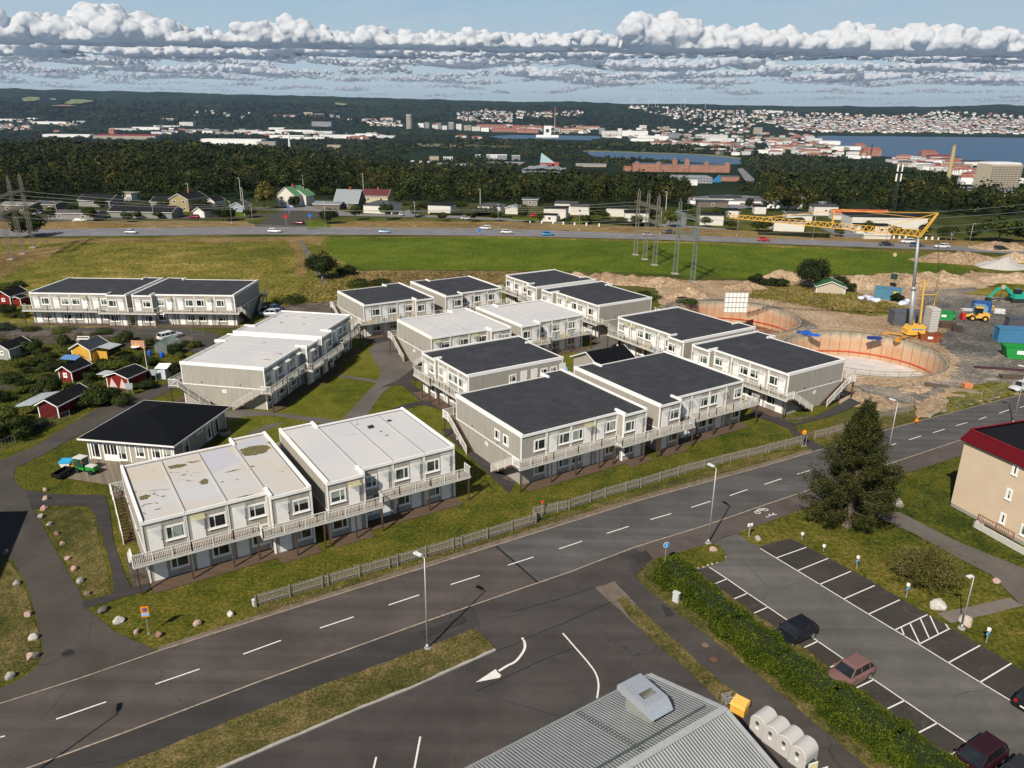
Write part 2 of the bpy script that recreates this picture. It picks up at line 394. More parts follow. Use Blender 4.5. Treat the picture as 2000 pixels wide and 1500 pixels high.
def cloud_row(D,clusters,depth,vox,mat,label,seed,flat=.10):
 """clusters: (u, base v, width px, height px); built at distance D"""
 rng=np.random.default_rng(seed);k=D/F_PX;Vs,Fs,b_=[],[],0
 for(u,vb,w,h)in clusters:
  d=ray(u,vb);d=d/d.y;c0=CAM+d*D;W,H=w*k,h*k;n=int(max(12,min(90,26*W/H)))
  for i in range(n):
   x=rng.uniform(-.5,.5);y=rng.uniform(-.5,.5);e=max(.15,1-(2*x)**2*.9-(2*y)**2*.35);r=H*rng.uniform(.20,.36)*(.55+.45*e);top=H*e**.6*rng.uniform(.65,1.0);z=rng.uniform(.15,1)*max(0.0,top-r)
   c_=np.array([c0.x+x*W,c0.y+y*depth,c0.z+z]);Vs.append(c_+ICV*np.array([r*1.25,r*1.25,r]));Fs.append(ICF+b_);b_+=len(ICV)
 base=min(c[2]for c in[V.min(0)for V in Vs])
 o=mesh_np('clouds',np.concatenate(Vs),np.concatenate(Fs),mat,None,True)
 def mod(tp,**kw):
  m_=o.modifiers.new(tp,tp)
  for a,v in kw.items():setattr(m_,a,v)
  return m_
 mod('REMESH',mode='VOXEL',voxel_size=vox,use_smooth_shade=True)
 for j,(sz,st)in enumerate(((9*vox,2.6*vox),(4.5*vox,1.5*vox),(2.2*vox,.7*vox))):
  tx=bpy.data.textures.new('puff','VORONOI' if j<2 else 'CLOUDS');tx.noise_scale=sz
  if j<2:tx.distance_metric='DISTANCE';tx.noise_intensity=1.0
  mod('DISPLACE',texture=tx,texture_coords='GLOBAL',strength=-st if j<2 else st,mid_level=.45)
 dg=bpy.context.evaluated_depsgraph_get();me=bpy.data.meshes.new_from_object(o.evaluated_get(dg));o.modifiers.clear();o.data=me
 # flat undersides
 co_=np.empty(len(me.vertices)*3,np.float32);me.vertices.foreach_get('co',co_);co_=co_.reshape(-1,3)
 cs=np.array([[CAM.x+(ray(u,vb)/ray(u,vb).y*D).x,CAM.z+(ray(u,vb)/ray(u,vb).y*D).z]for(u,vb,w,h)in clusters]);o_=np.argsort(cs[:,0]);zb=np.interp(co_[:,0],cs[o_,0],cs[o_,1])
 low=zb-flat*vox*3;bl=co_[:,2]<low;co_[bl,2]=low[bl]+(co_[bl,2]-low[bl])*.12
 me.vertices.foreach_set('co',co_.ravel());me.update();me.materials.clear();me.materials.append(mat)
 me.polygons.foreach_set('use_smooth',[True]*len(me.polygons))
 tag(o,label,'clouds',kind='stuff');return len(me.polygons)
main_row=[(-60,78,240,50),(60,80,200,62),(130,82,120,55),(230,84,220,82),(330,86,120,50),(420,88,150,34),(510,88,110,50),(580,88,150,60),(660,90,90,36),(735,92,90,48),(800,92,90,34),(850,94,100,36),(930,96,150,42),(1010,98,100,36),(1070,96,80,34),(1140,96,120,38),(1245,98,140,76),(1310,100,130,72),(1390,100,130,50),(1450,100,120,50),(1520,100,120,48),(1600,102,110,50),(1660,103,130,62),(1730,103,130,58),(1810,104,150,70),(1890,104,120,46),(1950,106,120,52),(2060,108,160,56)]
cr_=random.Random(3)
def rnd_row(v0,slope,h0,h1,w0,w1,dens):
 out=[];u=-120.0
 while u<2150:
  w=cr_.uniform(w0,w1);out.append((u+w/2,v0+slope*u/2000+cr_.uniform(-7,7),w*1.15,cr_.uniform(h0,h1)*cr_.choice((.6,1,1,1,1.6))));u+=w*(dens if cr_.random()<.75 else dens*1.6)
 return out
CM=[cloud_mat('cloud_near',(.84,.84,.835),0.0),cloud_mat('cloud_mid',(.84,.85,.86),.24),cloud_mat('cloud_far',(.78,.80,.83),.45),cloud_mat('cloud_farthest',(.78,.81,.85),.62)]  # farther rows bluer and more transparent: distance haze put into their material
nf=cloud_row(13000,main_row,1150,24,CM[0],'tall white cumulus row along the top of the view',1)
nf+=cloud_row(17500,rnd_row(104,17,20,32,80,170,.66),1250,28,CM[0],'second cumulus row with grey flat undersides',2)
nf+=cloud_row(22500,rnd_row(120,19,16,25,60,140,.66),2000,34,CM[1],'third row of smaller cumulus',3)
nf+=cloud_row(29000,rnd_row(136,20,12,20,50,110,.72),2300,42,CM[1],'fourth row of small cumulus',4)
nf+=cloud_row(38000,rnd_row(150,21,10,16,40,110,.75),2800,52,CM[2],'fifth row of low far cumulus',5)
nf+=cloud_row(70000,rnd_row(178,24,3,6,30,90,1.0),6000,95,CM[3],'faintest far cumulus touching the horizon air',7)
nf+=cloud_row(52000,rnd_row(164,22,5,11,30,90,.9),3400,70,CM[3],'faint far cumulus just above the horizon',6)
print('cloud faces',nf)
from mathutils.geometry import tessellate_polygon
# == GROUND
def terrain_mesh():
 azs=[radians(a)for a in range(-180,-56,8)]+[radians(-48+0.35*i)for i in range(int(96/0.35)+1)]+[radians(a)for a in range(56,180,8)]
 rs=[0.0,40,80,130,180,230,280,329]
 r=340.0
 while r<30000:rs.append(r);r*=1.028
 rs.append(60000)
 V=[];F=[]
 for r in rs:
  for a in azs:
   x,y=r*sin(a),r*cos(a);V.append((x,y,terrain(x,y)-0.02 if r<30000 else-600))
 n=len(azs)
 for i in range(len(rs)-1):
  for j in range(n):
   a,b_=i*n+j,i*n+(j+1)%n
   F.append((a,b_,b_+n,a+n))
 return V,F
V_,F_=terrain_mesh()
m_,t,b=mat_base('terrain');P=pos(t)
sxp=t.add('ShaderNodeSeparateXYZ');t.l.new(P,sxp.inputs[0])
dist=t.vmath('LENGTH',P)
near=t.noise(P,0.05,6,0.65,0.4);nearf=t.noise(P,1.2,5,0.7)
nc=t.ramp(t.math('ADD',t.math('MULTIPLY',near,0.6),t.math('MULTIPLY',nearf,0.4)),[(0.36,(0.030,0.040,0.010)),(0.48,(0.060,0.070,0.015)),(0.56,(0.105,0.098,0.030)),(0.68,(0.22,0.17,0.07))])
f1=t.noise(P,0.0022,6,0.6,0.5);f2=t.noise(P,0.035,6,0.75)
fc=t.ramp(t.math('ADD',t.math('MULTIPLY',f1,0.5),t.math('MULTIPLY',f2,0.5)),[(0.38,(0.010,0.018,0.009)),(0.52,(0.020,0.034,0.014)),(0.60,(0.034,0.050,0.018)),(0.68,(0.075,0.090,0.032))])
cc=t.mix(t.mapr(dist,330,420),nc,fc)
t.l.new(cc,b.inputs['Base Color']);b.inputs['Roughness'].default_value=1.0;b.inputs['Specular IOR Level'].default_value=0.05
bn=t.add('ShaderNodeBump');bn.inputs['Strength'].default_value=1.0
t.l.new(t.mapr(dist,330,1500,0.3,9.0),bn.inputs['Distance']);t.l.new(t.math('ADD',f2,t.math('MULTIPLY',nearf,0.2)),bn.inputs['Height']);t.l.new(bn.outputs[0],b.inputs['Normal'])
tm=MB();tm.v=[Vector(v)for v in V_];tm.f=F_
tag(tm.build('ground',m_,smooth=True),kind='structure')
GIDX=0
def ground_poly(name,px,level,mat,jit=0.0,z=None,world=False,raise_=0.0,kind='structure'):
 """flat sheet on the ground, its outline given on the photograph; jit roughens natural edges"""
 P_=[Vector(p)for p in px]if world else[G(u,v)for u,v in px]
 if jit:
  Q=[]
  for i in range(len(P_)):
   a,b_=P_[i],P_[(i+1)%len(P_)];L=(b_-a).length
   if L>400:Q.append(a);continue
   n=max(1,int(L/(0.9 if L<60 else 3)));d=(b_-a);nn=Vector((-d.y,d.x,0)).normalized()if L>0 else Vector((0,0,0))
   for k in range(n):
    Q.append(a+d*k/n+nn*random.uniform(-jit,jit)*(1 if k else 0.3))
  P_=Q
 global GIDX;GIDX+=1;lz=0.012*level+0.0001*GIDX+raise_
 bm=bmesh.new();vs=[bm.verts.new((p.x,p.y,lz))for p in P_]
 for t3 in tessellate_polygon([[Vector((p.x,p.y,0))for p in P_]]):
  try:f=bm.faces.new([vs[i]for i in t3])
  except ValueError:continue
  f.normal_update()
  if f.normal.z<0:f.normal_flip()
 if raise_>0.03:
  n_=len(vs);lo_=[bm.verts.new((v.co.x,v.co.y,-0.02))for v in vs]
  for i in range(n_):bm.faces.new((vs[i],lo_[i],lo_[(i+1)%n_],vs[(i+1)%n_]))
 me=bpy.data.meshes.new(name);bm.to_mesh(me);bm.free();me.materials.append(mat)
 o=bpy.data.objects.new(name,me);COL.objects.link(o)
 return tag(o,kind=kind)
def strip(name,pts,w,level,mat,kind='structure',world=False,closed=False):
 """painted line or kerb: a ribbon of width w (m) along the points"""
 P_=[Vector(p)for p in pts]if world else[G(u,v)for u,v in pts]
 V,Fq=[],[];n=len(P_);z=0.012*level+0.0095
 for i,p in enumerate(P_):
  a=P_[max(0,i-1)];c_=P_[min(n-1,i+1)];d=(c_-a).normalized();nn=Vector((-d.y,d.x,0))*w/2
  V+=[(p.x+nn.x,p.y+nn.y,z),(p.x-nn.x,p.y-nn.y,z)]
 Fq=[(2*i+1,2*i+3,2*i+2,2*i)for i in range(n-1)]
 mb=MB();mb.v=[Vector(v)for v in V];mb.f=Fq
 return tag(mb.build(name,mat),kind=kind)
def kerb(name,pts,w,h,mat,world=False):
 P_=[Vector(p)for p in pts]if world else[G(u,v)for u,v in pts]
 mb=MB()
 for a,b_ in zip(P_,P_[1:]):
  L=(b_-a).length;n=max(1,int(L/1.0))
  for k in range(n):
   p=a+(b_-a)*(k/n);q_=a+(b_-a)*((k+0.985)/n);d=(q_-p).normalized();nn=Vector((-d.y,d.x,0))*w
   mb.box(p-nn/2-Vector((0,0,.02)),q_-p,nn,(0,0,h+0.02+random.uniform(-.006,.006)))
 return tag(mb.build(name,mat),kind='structure')
 # near estate lawn, from the main road back to the field
ground_poly('lawn',[(-300,1480),(0,1376),(310,1272),(500,1211),(775,1125),(1000,1055),(1250,977),(1500,908),(1612,875),(1640,780),(1560,700),(1280,570),(1000,560),(700,545),(520,640),(300,660),(-100,660),(-700,900)],1,GRASS)
ground_poly('courtyard_lawn',[(430,850),(530,700),(700,640),(1130,580),(1290,600),(1330,660),(1200,720),(1110,780),(930,880),(780,930),(560,940)],2,LAWN)
ground_poly('meadow',[(-600,700),(-200,470),(0,466),(640,462),(690,530),(1000,560),(700,580),(540,640),(300,640),(-100,640)],2,ROUGH,0.4)
ground_poly('field',[(636,480),(642,466),(1000,464.5),(1300,473),(1500,482),(1700,490),(1830,502),(1915,528),(1862,537),(1660,537),(1560,542),(1460,545),(1350,540),(1240,532),(1180,531),(1000,528),(712,527),(655,505)],3,CROP,0.5)
ground_poly('dry_grass',[(700,529),(1000,530),(1100,534),(1090,550),(1000,553),(900,552),(780,556),(720,548),(680,540)],4,STRAW,0.8)
ground_poly('dry_grass',[(0,466),(300,467),(430,464),(636,462),(636,468),(625,480),(560,470),(430,474),(300,471),(100,476),(0,478)],4,STRAW,0.8)
ground_poly('dry_grass',[(-60,500),(110,482),(128,486),(100,500),(40,520),(0,545),(-100,560)],4,STRAW,0.8)
ground_poly('dry_grass',[(560,468),(585,468),(602,520),(597,540),(575,540),(580,500)],4,STRAW,0.8)
ground_poly('dirt_track',[(580,469),(590,469),(640,545),(640,560),(625,548)],5,M((0.14,0.12,0.09),0.95,var=.3,scale=.5),0.3)
ground_poly('dry_verge',[(640,463),(1000,462),(1300,471),(1500,478),(1800,492),(2100,508),(2100,540),(1905,532),(1830,502),(1700,491),(1500,482.5),(1300,474),(1000,465),(642,467)],4,ROUGH,0.5)
# highway and its verges
HWT=[(-400,449),(100,447.5),(300,445),(500,443.5),(800,445),(1000,448),(1300,458),(1500,466),(1700,473),(1850,480),(2000,486),(2500,508)]
HWB=[(2500,524),(2000,497),(1850,489),(1700,483.5),(1500,476.5),(1300,469),(1000,461.5),(800,459.5),(500,458),(300,460.5),(100,462),(-400,466)]
ASPH_HW=m_asphalt('highway_asphalt',(0.19,0.185,0.195),radians(-3),0.12)
ground_poly('verge',[(-400,436),(200,432),(480,432),(500,442),(600,436),(700,432),(1000,433),(1300,444),(1500,452),(1700,462),(2000,476),(2500,495),(2500,512),(2000,488),(1500,468),(1000,449),(500,444.5),(-400,451)],3,STRAW,0.5)
ground_poly('highway',HWT+HWB,6,ASPH_HW)
for k_,tt in((0,0.42),(1,0.5)):
 for i in range(len(HWT)-1):
  a0=HWT[i];a1=HWT[i+1];b0=HWB[-1-i];b1=HWB[-2-i]
  if k_==1:continue
  p=G(a0[0],a0[1]*(1-tt)+b0[1]*tt);q_=G(a1[0],a1[1]*(1-tt)+b1[1]*tt);L=(q_-p).length;n=int(L/12)
  for j in range(n):
   if-115<(p+(q_-p)*j/n).x<190:strip('lane_marking',[p+(q_-p)*j/n,p+(q_-p)*(j+0.35)/n],0.28,7,PAINT_OLD,world=True)
for E_,s_ in((HWT,0.9),(HWB,-0.9)):strip('edge_line',[G(u,v+s_*0.9)for u,v in E_],0.25,7,PAINT_OLD,world=True)
ground_poly('side_road',[(500,444),(545,412),(585,410),(640,415),(650,424),(600,428),(640,446),(560,445)],5,ASPH_LANE)
ground_poly('local_street',[(560,412),(545,408),(600,402),(700,418),(900,422),(1000,428),(1300,438),(1420,447),(1420,450),(1300,442),(1000,432),(860,425),(640,421)],4,ASPH_HW)
ground_poly('local_street',[(-200,430),(0,430),(100,434),(250,428),(380,428),(520,424),(600,420),(600,416),(380,422),(200,421),(60,424),(-200,422)],4,ASPH_LANE)
ground_poly('driveway',[(780,420),(800,408),(815,408),(818,422)],5,ASPH_HW);ground_poly('driveway',[(1295,444),(1320,412),(1345,410),(1338,446)],5,ASPH_HW)
ground_poly('driveway',[(1640,462),(1600,445),(1640,440),(1720,452),(1700,466)],5,ASPH_HW)
ground_poly('car_park',[(1340,400),(1345,385),(1420,380),(1520,386),(1530,404),(1440,408)],4,ASPH_HW)
ground_poly('garden_lawn',[(600,448),(595,430),(640,436),(650,446)],7,CROP);ground_poly('garden_lawn',[(380,422),(480,408),(500,414),(480,424)],5,CROP)
ground_poly('garden_lawn',[(1000,425),(1100,428),(1200,436),(1200,441),(1100,434),(1000,429)],5,CROP)
# construction ground
ground_poly('construction_ground',[(1280,560),(1330,548),(1480,548),(1660,538),(1880,538),(1920,520),(2100,540),(2400,640),(2400,700),(2000,765),(1850,806),(1790,818),(1640,790),(1560,700),(1290,600)],3,SAND,0.6)
ground_poly('gravel_yard',[(1800,570),(1900,560),(1990,590),(2300,600),(2300,720),(2000,766),(1860,760),(1780,790),(1700,770),(1660,752),(1760,755),(1850,745),(1875,705),(1830,668),(1850,640),(1790,610)],4,GRAVEL,0.8)
ground_poly('gravel_yard',[(1290,598),(1320,588),(1400,583),(1500,595),(1560,620),(1600,640),(1560,650),(1500,620),(1400,596),(1300,606)],4,GRAVEL,0.6)
ground_poly('rough_grass',[(1470,565),(1540,555),(1640,562),(1700,580),(1770,600),(1770,615),(1700,618),(1620,606),(1540,590),(1460,580)],5,ROUGH,0.7)
ground_poly('rough_grass',[(1850,780),(1880,755),(1960,745),(2000,762),(1880,798),(1840,808)],5,ROUGH,0.5)
ground_poly('rough_grass',[(1880,575),(1960,552),(2100,560),(2100,590),(1960,580)],5,ROUGH,0.5)
ground_poly('road',[(-300,1478),(0,1375),(310,1271),(500,1211),(775,1125),(968,1066),(1052,1141),(1000,1157),(835,1214),(500,1335),(250,1430),(60,1500),(-300,1640)],3,ASPH_OLD)
ground_poly('road',[(968,1066),(1000,1055),(1250,977),(1500,908),(1612,875),(1720,842),(1850,808),(2000,769),(2300,694),(2300,745),(2000,824),(1877,860),(1730,909),(1584,957),(1500,985),(1382,1026),(1240,1070),(1150,1105),(1052,1141)],3,ASPH_NEW)
strip('tar_joint',[(968,1067),(1010,1103),(1052,1140)],0.18,4,M((.012,.012,.013),.5,name='tar'))
ground_poly('cycle_path',[(60,1500),(250,1430),(500,1335),(835,1214),(925,1182),(940,1222),(922,1231),(825,1270),(612,1347),(500,1390),(230,1500),(-150,1680),(-300,1660)],3,ASPH_DARK)
ground_poly('cycle_path',[(1240,1070),(1382,1026),(1500,985),(1584,957),(1730,909),(1877,860),(2000,824),(2300,745),(2300,770),(2000,852),(1875,891),(1735,936),(1592,987),(1500,1020),(1440,1042),(1390,1062),(1276,1092)],4,ASPH_PATH)
ground_poly('asphalt_yard',[(925,1182),(1000,1157),(1052,1141),(1150,1105),(1240,1070),(1276,1092),(1240,1125),(1262,1150),(1315,1190),(1362,1227),(1440,1285),(1500,1337),(1620,1440),(1720,1520),(1500,1620),(300,1640),(430,1502),(500,1471),(705,1382),(795,1347),(966,1270),(922,1231),(940,1222)],3,ASPH_YARD)
ground_poly('footpath',[(1240,1072),(1276,1092),(1240,1125),(1315,1190),(1400,1257),(1470,1312),(1537,1365),(1625,1440),(1720,1525),(1600,1560),(1432,1350),(1412,1337),(1375,1305),(1332,1265),(1295,1232),(1262,1202),(1225,1172),(1190,1138),(1150,1106)],4,m_asphalt('asphalt_footpath',(0.068,0.061,0.057),radians(-45),0.10))
ground_poly('dark_patch',[(1205,1085),(1240,1073),(1276,1093),(1240,1124),(1232,1118),(1228,1098)],5,ASPH_DARK)
ground_poly('verge',[(1240,1126),(1276,1093),(1300,1087),(1330,1092),(1392,1140),(1600,1290),(1900,1510),(1900,1560),(1740,1530),(1695,1500),(1625,1440),(1537,1365),(1470,1312),(1400,1257),(1315,1190),(1262,1150)],5,VERGE,0.12,raise_=0.05)
ground_poly('dirt_strip',[(1162,1149),(1200,1136),(1262,1202),(1240,1221),(1192,1177)],6,M((0.15,0.12,0.095),0.95,var=.25,scale=1.0,bump=.5),0.1)
ground_poly('grass_strip',[(1205,1172),(1215,1166),(1262,1202),(1295,1232),(1332,1265),(1375,1305),(1412,1337),(1440,1355),(1450,1400),(1405,1372),(1375,1340),(1307,1280),(1240,1220)],6,VERGE,0.15,raise_=0.05)
ground_poly('traffic_island',[(225,1502),(500,1390),(612,1347),(825,1270),(922,1231),(940,1240),(966,1269),(795,1346),(705,1381),(500,1470),(430,1500),(200,1610),(20,1620)],5,VERGE,0.06,raise_=0.09)
kerb('kerb',[(967,1270),(880,1309),(795,1347),(745,1367),(705,1382),(600,1428),(500,1471),(430,1502),(300,1570)],0.28,0.14,CONC)
strip('dirt_edge',[(310,1270),(500,1209),(775,1122),(1000,1051),(1250,973),(1500,905),(1600,876)],0.8,2,M((0.16,0.125,0.095),0.95,var=.3,scale=1.2,bump=.4,name='road_dust'))
strip('dirt_edge',[(640,790+10),(640,800)],0.1,2,CONC)if False else None
ground_poly('roadside_grass',[(505,1190),(775,1108),(1000,1036),(1250,958),(1500,888),(1600,860),(1605,868),(1500,899),(1250,968),(1000,1046),(775,1118),(500,1204)],2,VERGE,0.3)
ground_poly('roadside_grass',[(1560,850),(1640,826),(1790,792),(1790,820),(1720,840),(1640,864)],5,VERGE,0.2)
ground_poly('lawn',[(1500,1021),(1592,988),(1735,937),(1875,892),(2000,853),(2300,775),(2600,1000),(2400,1700),(2000,1312),(1930,1270),(1812,1200),(1685,1126),(1545,1052),(1485,1066),(1450,1050),(1442,1041)],4,GRASS,0.08,raise_=0.04)
ground_poly('lawn',[(1276,1094),(1390,1063),(1405,1067),(1418,1085),(1413,1097),(1358,1112),(1330,1122),(1290,1100)],6,GRASS,0.06,raise_=0.06)
# car park
ground_poly('car_park',[(1390,1062),(1440,1041),(1465,1062),(1485,1067),(1545,1052),(1685,1126),(1812,1200),(1930,1270),(2000,1312),(2200,1440),(2200,1700),(1900,1520),(1358,1112),(1418,1088),(1405,1066)],4,ASPH_LOT)
ground_poly('parking_bays',[(1480,1070),(1545,1052.5),(1685,1126.5),(1812,1200.5),(1930,1270.5),(2000,1312.5),(2100,1372),(2100,1448),(2000,1386),(1914,1334),(1794,1260),(1647,1171),(1572,1125),(1484,1071)],5,ASPH_STALL)
ground_poly('parking_bays',[(1360,1114),(1385,1108),(1460,1159),(1535,1211),(1642,1284),(1766,1369),(1894,1455),(1960,1500),(1880,1520),(1800,1480),(1600,1310),(1440,1190)],5,ASPH_STALL)
PL=[]
R_IN=[(1484,1072),(1572,1125),(1647,1171),(1696,1201),(1747,1232),(1794,1260),(1852,1296),(1914,1334),(2000,1386),(2100,1447)]
PL.append(R_IN)
for a in[((1516,1091),(1575,1070)),((1557,1116),(1617,1092)),((1600,1143),(1662,1117)),((1648,1171),(1708,1145)),((1696,1201),(1757,1173)),((1747,1232),(1811,1202)),((1794,1260),(1855,1229)),((1852,1296),(1914,1262)),((1914,1334),(1975,1297)),((1979,1372),(2040,1334)),((1760,1227),(1766,1244)),((1777,1219),(1795,1257)),((1797,1209),(1814,1247)),((1816,1204),(1832,1239)),((1846,1219),(1852,1229)),((1385,1109),(1420,1132),(1460,1160),(1535,1211),(1597,1254),(1642,1285),(1706,1329),(1766,1370),(1830,1414),(1894,1456),(1960,1502)),((1420,1132),(1370,1152)),((1460,1160),(1410,1181)),((1500,1187),(1452,1208)),((1548,1220),(1500,1242)),((1597,1254),(1545,1278)),((1650,1291),(1600,1315)),((1706,1329),(1652,1355)),((1766,1370),(1710,1397)),((1830,1414),(1772,1444)),((1894,1456),(1830,1490))]:PL.append(list(a))
for a in PL:strip('parking_line',a,0.11,6,PAINT)
# footpaths right
ground_poly('footpath',[(1670,975),(1700,966),(1720,989),(1760,1004),(1812,1031),(1870,1060),(2000,1113),(2200,1200),(2200,1330),(1997,1187),(1977,1167),(1935,1125),(1870,1092),(1780,1042),(1712,1012)],12,ASPH_WALK,0.04)
ground_poly('footpath',[(1971,1170),(1998,1186),(1857,1220),(1830,1201)],12,m_asphalt('pale_path',(0.17,0.145,0.13),None,0),0.03)
# left access lane
ground_poly('access_lane',[(-300,1480),(0,1376),(310,1272),(282,1261),(225,1235),(172,1190),(164,1172),(150,1145),(137,1125),(107,1072),(82,1022),(65,997),(50,959),(27,940),(-120,1000),(-150,1080),(0,1085),(25,1095),(50,1137),(72,1207),(84,1270),(77,1297),(45,1325),(0,1346),(-300,1430)],4,ASPH_LANE)
ground_poly('access_lane',[(-120,1000),(27,940),(29,915),(75,893),(142,857),(220,818),(305,777),(345,757),(425,714),(395,712),(325,750),(187,800),(125,837),(62,875),(0,900),(-200,980)],4,ASPH_LANE)
ground_poly('footpath',[(50,958),(100,965),(205,968),(215,1000),(222,1060),(245,1125),(258,1150),(292,1140),(296,1152),(229,1171),(165,1190),(160,1176),(222,1159),(220,1125),(215,1100),(185,1007),(180,1000),(170,990),(107,988),(65,996)],5,ASPH_DARK,0.02)
ground_poly('gravel_bed',[(246,1092),(276,1078),(292,1140),(260,1149)],6,PEBBLE)
# courtyard paths
ground_poly('footpath',[(720,684),(735,672),(768,664),(790,690),(812,712),(808,722),(775,745),(742,773),(717,812),(690,850),(640,850),(667,820),(705,780),(738,745),(744,722),(732,707)],4,ASPH_WALK,0.03)
ground_poly('footpath',[(655,731.5),(740,743),(737,749),(655,735.5)],5,ASPH_WALK,0.02)
ground_poly('footpath',[(775,744),(808,720),(842,722),(880,735),(820,745),(797,742),(838,778),(878,803),(905,828),(890,850),(862,802),(828,791),(792,800),(750,806),(790,790),(822,784),(783,752),(742,758)],6,ASPH_DARK,0.03)
ground_poly('footpath',[(470,800),(532,805),(662,822),(690,825),(680,840),(635,829),(532,812),(470,815),(430,830),(430,805)],4,ASPH_WALK,0.03)
ground_poly('footpath',[(860,838),(910,838),(960,900),(1005,945),(995,965),(930,905)],4,ASPH_DARK,0.03)
ground_poly('footpath',[(520,830),(560,825),(470,860),(430,900),(400,940),(330,960),(380,900)],3,ASPH_WALK,0.03)
ground_poly('footpath',[(690,640),(760,650),(800,668),(735,672),(700,660)],3,ASPH_DARK,0.03)
ground_poly('footpath',[(1130,655),(1180,655),(1215,672),(1180,690),(1160,700),(1120,692),(1165,672)],4,ASPH_WALK,0.03)
ground_poly('footpath',[(1470,800),(1500,808),(1553,828),(1590,815),(1640,790),(1660,778),(1682,788),(1620,815),(1552,832),(1566,852),(1612,873),(1588,882),(1550,852),(1540,838),(1500,822),(1465,812)],5,ASPH_DARK,0.03)
ground_poly('path',[(180,640),(330,640),(420,650),(430,655),(400,690),(260,680),(100,672),(0,668),(-100,664),(-100,640),(0,640)],3,ASPH_LANE,0.2)
ground_poly('gravel_parking',[(30,648),(180,647),(230,655),(150,672),(60,668),(0,660)],4,PEBBLE,0.3)
ground_poly('gravel_parking',[(330,655),(380,655),(370,668),(340,668)],4,PEBBLE,0.3)
ground_poly('gravel_parking',[(505,612),(560,596),(655,588),(655,612),(600,612),(540,640)],4,PEBBLE,0.3)
ground_poly('garden_path',[(0,752),(75,759),(140,765),(140,775),(75,768),(0,762)],4,ASPH_LANE,0.1)
ground_poly('garden_path',[(35,725),(80,708),(95,705),(60,722),(40,730)],4,ASPH_LANE,0.1)
PAVERS=m_boards('patio_paving',(0.20,0.165,0.125),radians(-12),0.4,0.6,'h',0.3)
ground_poly('patio',[(150,905),(165,890),(330,905),(290,960),(200,946),(130,935),(112,930)],5,PAVERS,0.02)
ground_poly('gravel_bed',[(1000,925),(1020,936),(1022,948),(980,935)],6,PEBBLE)
ground_poly('gravel_bed',[(1500,806),(1530,815),(1545,818),(1590,812),(1560,822),(1530,820)],6,PEBBLE)
# road markings
for a in[((1,1441),(10,1439)),((110,1406),(208,1372)),((304,1337.5),(390,1308)),((475,1279),(549,1252)),((625,1228),(691,1206)),((759,1183),(819,1163)),((880,1143),(937,1125)),((992,1105),(1042,1089)),((1092,1073),(1137,1058)),((1185,1043),(1228,1029)),((1270,1016),(1311,1004)),((1350,992),(1388,980)),((1425,969),(1460,957)),((1493,947),(1526,936)),((1557,927),(1581,920)),((1726,875),(1750,867)),((1775,860),(1799,852)),((1822,846),(1845,839)),((1867,832),(1889,826)),((1912,820),(1926,815)),((1951,808),(1971,801)),((1991,797),(2010,792)),((-60,1466),(-100,1480))]:
 strip('lane_marking',a,0.13,5,PAINT)
for a in[((208,1372),(304,1337.5)),((390,1308),(440,1290)),((240,1418),(304,1395)),((549,1252),(610,1233)),((1042,1089),(1070,1080)),((1137,1058),(1150,1054)),((1335,996.5),(1350,992))][0:0]:pass
strip('edge_line',[(-200,1440),(0,1375.5),(150,1328),(310,1272.5),(500,1212),(640,1168),(775,1126),(1000,1056),(1250,978),(1500,909),(1612,876),(1720,843),(1850,808.5),(2000,770),(2300,695)],0.12,5,PAINT_OLD)
strip('edge_line',[(-100,1562),(60,1500),(250,1430),(500,1335),(835,1214),(1000,1157),(1120,1116),(1150,1104),(1240,1070),(1382,1026),(1500,985),(1584,957),(1730,909),(1877,860),(2000,824)],0.14,6,PAINT_OLD)
# turning arrow, curved line and bay lines in the yard
def arc(pts,n=10):
 """smooth curve through pixel points (Catmull-Rom)"""
 out=[];p=[pts[0]]+list(pts)+[pts[-1]]
 for i in range(1,len(p)-2):
  for k in range(n):
   t_=k/n;a,b_,c_,d=[np.array(x,float)for x in p[i-1:i+3]]
   out.append(tuple(0.5*((2*b_)+(-a+c_)*t_+(2*a-5*b_+4*c_-d)*t_**2+(-a+3*b_-3*c_+d)*t_**3)))
 out.append(pts[-1]);return out
strip('arrow_line',arc([(1020,1247),(1025,1258),(1023,1272),(1008,1292),(990,1302),(974,1312)]),0.20,5,PAINT)
ground_poly('arrow_head',[(929,1334),(968,1308),(972,1314),(979,1320),(976,1325)],5,PAINT)
strip('curved_line',arc([(1099,1238),(1120,1262),(1150,1297),(1164,1318),(1169,1340),(1166,1365)]),0.13,5,PAINT)
strip('bay_line',[(821,1440),(808,1510)],0.13,5,PAINT);strip('bay_line',[(735,1480),(728,1510)],0.13,5,PAINT)
# cyclist and walker symbols painted on the cycle path
def symbol(u,v,parts):
 c0=G(u,v);d=Vector((cos(ROADA),sin(ROADA),0));n=Vector((-d.y,d.x,0));mb=MB()
 for kind_,*a in parts:
  if kind_=='l':
   x0,y0,x1,y1=a;p=c0+d*x0+n*y0;q_=c0+d*x1+n*y1;e=(q_-p).normalized();m2=Vector((-e.y,e.x,0))*0.06
   mb.quad(p-m2+Vector((0,0,.075)),q_-m2+Vector((0,0,.075)),q_+m2+Vector((0,0,.075)),p+m2+Vector((0,0,.075)))
  else:
   x0,y0,r=a;pts=[c0+d*(x0+r*cos(t_))+n*(y0+r*sin(t_))for t_ in[2*pi*i/14 for i in range(15)]]
   for i in range(14):
    p,q_=pts[i],pts[i+1];ci=c0+d*x0+n*y0;z=Vector((0,0,.075))
    mb.quad(p+z,q_+z,ci+(q_-ci)*0.72+z,ci+(p-ci)*0.72+z)
 return tag(mb.build('path_symbol',PAINT),kind='structure')
